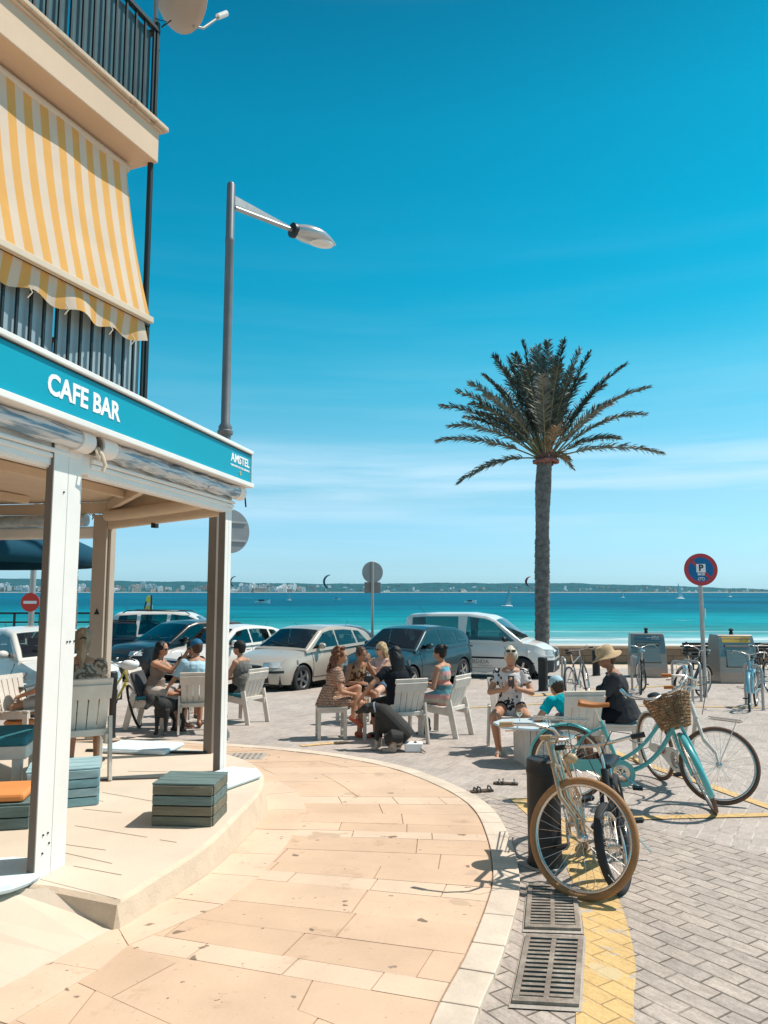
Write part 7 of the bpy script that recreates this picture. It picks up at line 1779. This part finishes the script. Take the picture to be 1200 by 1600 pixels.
p,a=seatpt('blackt'); p=p+Vector((-.06,0,0)); person('blackt','long haired person in a black t-shirt reaching one arm down to the dog',p,118,skin=0,hair='black',style='long',hip=(-.03,0,.55),lean=10,side=0,head=(12,6),
   hands=[(.20,.44,.60,(0,0,-1)),(.32,-.12,.64)],elb=[(-.5,.8,-.3),(-.3,-.5,-.8)],top=c_black,sleeve='short',bottom=c_blk2,blen=1.3,shoes='shoe',shoemat=M['black'],topfit=1.18)
p,a=seatpt('stripe'); person('stripe','woman in a striped blue and pink dress with dark hair tied up and black sandals',p,148,skin=0,hair='black',style='bun',hip=(-.02,0,.55),lean=4,head=(4,8),
   hands=[(.22,.10,.72,(0,-1,0)),(.24,-.04,.70,(0,1,0))],top=c_strp,sleeve='none',bottom=c_strp,blen=.66,dress=True,bust=True,shoes='boot',shoemat=M['black'],feet=[(.22,.10,.09,(1,.2,-.5)),(.30,-.08,.065)])
p,a=seatpt('phone'); o=person('phone','blond woman in a white printed t-shirt looking down at her phone',p,-97,skin=0,hair='pale',style='bun',hip=(-.02,0,.55),lean=9,head=(0,27),
   hands=[(.31,.055,.79,(-.6,-.7,.2),(.35,-.35,.65)),(.30,-.075,.78,(-.6,.7,.2),(.35,.35,.65))],elb=[(-.1,.9,-.8),(-.1,-.9,-.8)],top=c_tprint,sleeve='short',bottom=c_blk2,blen=.30,bust=True,glasses='top',shoes='sandal',shoemat=M['cream'],
   feet=[(.40,.10,.07),(.36,-.17,.07)],kn=[(1,.35,.9),(1,-.45,.9)],curl=(.9,.8),topfit=1.12,sc=1.02)
o=o[0]
ph=MB().box((0,0,0),(.075,.011,.145)).box((0,.0062,0),(.068,.002,.135)); q=o.matrix_basis@Matrix.Translation((.355,-.01,.885))@Matrix.Rotation(R(-35),4,'Y')@Matrix.Rotation(PI/2,4,'Z')
pt=thing('smartphone','black smartphone held in both hands of the woman in the white t-shirt','smartphone'); pt.matrix_world=q; MB().box((0,0,0),(.075,.011,.145)).build('case',M['black'],pt,bevel=.004); MB().box((0,.0068,0),(.066,.0015,.132)).build('screen',M['shades'],pt)
p,a=seatpt('turq'); p=p+Vector((.14,.02,0)); person('turq','person in a turquoise top and pale cap, slumped sideways on the wooden chair',p,100,skin=0,hair='brown',style='short',hip=(-.02,.06,.53),lean=68,side=-10,head=(0,0),
   hands=[(.45,.30,.36),(.60,-.10,.40)],elb=[(-.6,.9,.2),(-.3,-.5,-.8)],top=c_turq,sleeve='short',bottom=denim,blen=.6,shoes='sandal',shoemat=leatherb,topfit=.98,cap_=mat('pale_blue_cap',(.35,.52,.58),.7,var=.1))
p,a=seatpt('hat'); person('hat','man in a straw sun hat and charcoal t-shirt sitting on a stool',p,166,skin=2,hair='brown',style='short',hip=(-.02,0,.55),lean=13,head=(14,14),
   hands=[(.42,.12,.62,(0,0,-1)),(.40,-.16,.64,(0,0,-1))],top=c_char,sleeve='half',bottom=c_blk2,blen=.9,hat=c_straw,shoes='sandal',shoemat=leatherb,topfit=1.22,sc=1.03,feet=[(.34,.14,.065),(.20,-.14,.065)])
bs=thing('crossbody_bag','small black cross body bag hanging at the chest of the man in the sun hat','bag',p+Vector((-.22,.0,.80)),R(60)); MB().box((0,0,0),(.20,.09,.15)).build('pouch',M['black'],bs,bevel=.03); MB().tube([(.0,0,.07),(.06,-.06,.16),(.10,-.12,.20)],.008,5).build('strap',M['black'],bs)
p,a=seatpt('tank'); person('tank','dark haired woman with sunglasses in a taupe tank top, raising one hand as she talks',p,-8,skin=0,hair='black',style='long',hip=(0,0,.56),lean=9,head=(-4,2),
   hands=[(.50,.10,.72,(0,0,-1)),(.46,-.06,1.03,(-.6,.4,.3),(.55,0,.83))],elb=[(-.2,.3,-1),(.0,-.4,-1)],top=c_grey,sleeve='none',bottom=c_cream,blen=.62,bust=True,glasses=True,curl=(.4,.15),shoes='sandal',shoemat=leatherb)
p,a=seatpt('blueshirt'); person('blueshirt','man in a pale blue shirt and blue cap with his back to the camera',p,112,skin=0,hair='brown',style='short',hip=(0,0,.56),lean=12,head=(20,4),
   hands=[(.34,.34,.62),(.35,-.18,.62)],top=c_lblue,sleeve='half',bottom=c_dgrey,blen=.95,cap_=c_bluecap,shoes='sandal',shoemat=leatherb,topfit=1.22,sc=1.02)
p,a=seatpt('behind'); person('behind','man in a black t-shirt and dark cap, mostly hidden behind the pale blue shirt',p+Vector((.07,.1,0)),-78,skin=2,hair='black',style='short',hip=(0,0,.55),lean=8,head=(-10,6),
   top=c_black,sleeve='short',bottom=c_dgrey,blen=.95,cap_=c_blackcap,glasses=True,shoes='shoe',shoemat=M['black'],topfit=1.15)
p,a=seatpt('cap'); person('cap','man in a black cap and grey tank top sitting just right of the corner post',p,158,skin=0,hair='black',style='short',hip=(0,0,.56),lean=7,head=(8,4),
   hands=[(.38,.12,.66),(.36,-.12,.66)],top=c_gtank,sleeve='none',bottom=c_blk2,blen=.95,cap_=c_blackcap,shoes='boot',shoemat=M['black'],topfit=1.15)
p,a=seatpt('pony'); person('pony','blond pony tailed woman in a patterned blouse, back to the camera behind the thick post',p,104,skin=0,hair='ash',style='pony',hip=(0,0,.56),lean=6,head=(10,-4),
   top=c_floral,sleeve='half',bottom=c_dgrey,blen=1.5,bust=True,shoes='shoe',shoemat=M['black'],topfit=1.12)
p,a=seatpt('leftman'); person('leftman','man in a black t-shirt at the cafe table, nearly hidden by the thick post',p+Vector((.30,.1,0)),188,skin=0,hair='brown',style='short',hip=(0,0,.56),lean=10,head=(0,4),
   top=c_black,sleeve='short',bottom=c_cream,blen=.7,shoes='sandal',shoemat=leatherb,topfit=1.15)
# ---------------------------------------------------------------- dogs
def dog_mat(name,base,pale,zt_):
    m=bpy.data.materials.new(name); m.use_nodes=True; N,L,P=nodes(m); P.inputs['Roughness'].default_value=.75
    tc=N.new('ShaderNodeTexCoord'); s=N.new('ShaderNodeSeparateXYZ'); L.new(tc.outputs['Object'],s.inputs[0]); n=N.new('ShaderNodeTexNoise'); n.inputs['Scale'].default_value=9; L.new(tc.outputs['Object'],n.inputs[0])
    a=N.new('ShaderNodeMath'); a.operation='MULTIPLY_ADD'; a.inputs[1].default_value=.16; L.new(n.outputs[0],a.inputs[0]); L.new(s.outputs[2],a.inputs[2])
    r=N.new('ShaderNodeMapRange'); L.new(a.outputs[0],r.inputs[0]); r.inputs[1].default_value=zt_+.06; r.inputs[2].default_value=zt_+.10
    mx=N.new('ShaderNodeMix'); mx.data_type='RGBA'; L.new(r.outputs[0],mx.inputs[0]); mx.inputs[6].default_value=(*pale,1); mx.inputs[7].default_value=(*base,1); L.new(mx.outputs[2],P.inputs['Base Color'])
    nb=N.new('ShaderNodeTexNoise'); nb.inputs['Scale'].default_value=120; L.new(tc.outputs['Object'],nb.inputs[0]); bp=N.new('ShaderNodeBump'); bp.inputs['Strength'].default_value=.6; bp.inputs['Distance'].default_value=.01; L.new(nb.outputs[0],bp.inputs['Height']); L.new(bp.outputs[0],P.inputs['Normal']); return m
def dog_head(D,hm):
    D.ell((0,0,0),(.085,.075,.075),hm); D.ell((.05,0,-.01),(.06,.055,.05),hm); D.mb.tube([hm@Vector((.06,0,-.015)),hm@Vector((.12,0,-.025)),hm@Vector((.165,0,-.03))],[.042,.034,.027],12); D.ell((.155,0,-.032),(.026,.026,.022),hm)
    for s in (1,-1): D.mb.tube([hm@Vector((-.02,s*.06,.05)),hm@Vector((-.03,s*.088,.045)),hm@Vector((-.015,s*.10,-.015)),hm@Vector((.0,s*.098,-.05))],[.022,.026,.024,.012],8,flat=.5)
def dog_face(hm,t):
    MB().ell((0,0,0),(.012,.016,.012),0,hm@Matrix.Translation((.18,0,-.018)),10).build('nose',M['black'],t,smooth=60)
    for s in (1,-1): MB().ell((0,0,0),(.008,.009,.009),0,hm@Matrix.Translation((.072,s*.038,.032)),10).build('eye',M['eye'],t,smooth=60)
# sitting dog: chest up, haunches down, head laid to the left on the table edge
dl=S(606,1172); t=thing('dog','big black and white dog sitting by the wooden chair, head resting on a small table','dog',dl,R(165)); t.scale=(.9,.9,.9)
D=Body()
D.mb.tube([(-.30,0,.17),(-.20,0,.26),(-.05,0,.40),(.08,0,.52),(.14,0,.56)],[.13,.155,.150,.135,.10],16)
D.ell((.05,0,.40),(.14,.135,.18)); D.mb.tube([(.10,0,.54),(.20,.0,.58),(.27,0,.58)],[.095,.078,.070],12)
hm=Matrix.Translation((.31,0,.565))@Matrix.Rotation(R(12),4,'Y'); dog_head(D,hm)
for s in (1,-1):
    D.mb.tube([(.10,s*.085,.44),(.13,s*.09,.25),(.14,s*.085,.10),(.145,s*.085,.04)],[.060,.040,.030,.028],10); D.ell((.175,s*.085,.028),(.055,.034,.026))
    D.mb.tube([(-.22,s*.10,.20),(-.10,s*.17,.22),(-.02,s*.17,.17)],[.10,.105,.06],12); D.mb.tube([(-.02,s*.17,.17),(-.14,s*.16,.07),(-.16,s*.16,.04)],[.05,.035,.03],10); D.mb.tube([(-.16,s*.16,.035),(-.03,s*.16,.03),(.04,s*.16,.028)],[.032,.030,.030],10)
D.mb.tube([(-.38,0,.12),(-.50,.05,.05),(-.58,.14,.03)],[.035,.025,.012],8)
D.done('body',dog_mat('black_white_coat',(.022,.020,.018),(.50,.40,.32),.13),t,.010,3); dog_face(hm,t)
MB().torus(.088,.012,24,6,0,Matrix.Translation((.17,0,.565))@Matrix.Rotation(R(20),4,'Y')@Matrix.Rotation(PI/2,4,'Z')).build('collar',mat('grey_blue_collar',(.30,.36,.45),.7,var=.1),t,smooth=60)
# standing black dog under the left table
dl=onp(262,1146); t=thing('dog','black dog with pale paws standing between the wooden chairs at the left group','dog',dl,R(-110))
D=Body(); D.mb.tube([(-.26,0,.40),(-.12,0,.40),(.06,0,.40),(.20,0,.42)],[.095,.105,.125,.10],16); D.ell((.10,0,.36),(.13,.10,.13)); D.mb.tube([(.20,0,.44),(.30,0,.50),(.34,0,.52)],[.085,.068,.06],12)
hm=Matrix.Translation((.38,0,.52))@Matrix.Rotation(R(25),4,'Y'); dog_head(D,hm)
for s in (1,-1):
    D.mb.tube([(.15,s*.07,.36),(.15,s*.075,.20),(.155,s*.075,.09),(.155,s*.075,.035)],[.055,.034,.026,.024],10); D.ell((.175,s*.075,.024),(.042,.028,.022))
    D.mb.tube([(-.22,s*.07,.38),(-.17,s*.085,.26),(-.27,s*.08,.14),(-.245,s*.08,.035)],[.075,.048,.026,.024],10); D.ell((-.225,s*.08,.024),(.042,.028,.022))
D.mb.tube([(-.34,0,.42),(-.44,0,.36),(-.50,0,.26)],[.028,.020,.010],8)
D.done('body',dog_mat('black_coat',(.016,.017,.018),(.45,.42,.38),-.02),t,.010,3); dog_face(hm,t)
# ================================================================ AIR
HZ=True
if HZ:
    m=bpy.data.materials.new('haze'); m.use_nodes=True; N,L=m.node_tree.nodes,m.node_tree.links; N.remove(N['Principled BSDF'])
    pv=N.new('ShaderNodeVolumePrincipled'); pv.inputs['Color'].default_value=(.62,.85,.98,1); pv.inputs['Density'].default_value=1.9e-5; pv.inputs['Anisotropy'].default_value=.3; L.new(pv.outputs[0],N['Material Output'].inputs['Volume'])
    o=MB().box((0,4400,90),(16000,9200,190)).build('haze',m); o['kind']='stuff'
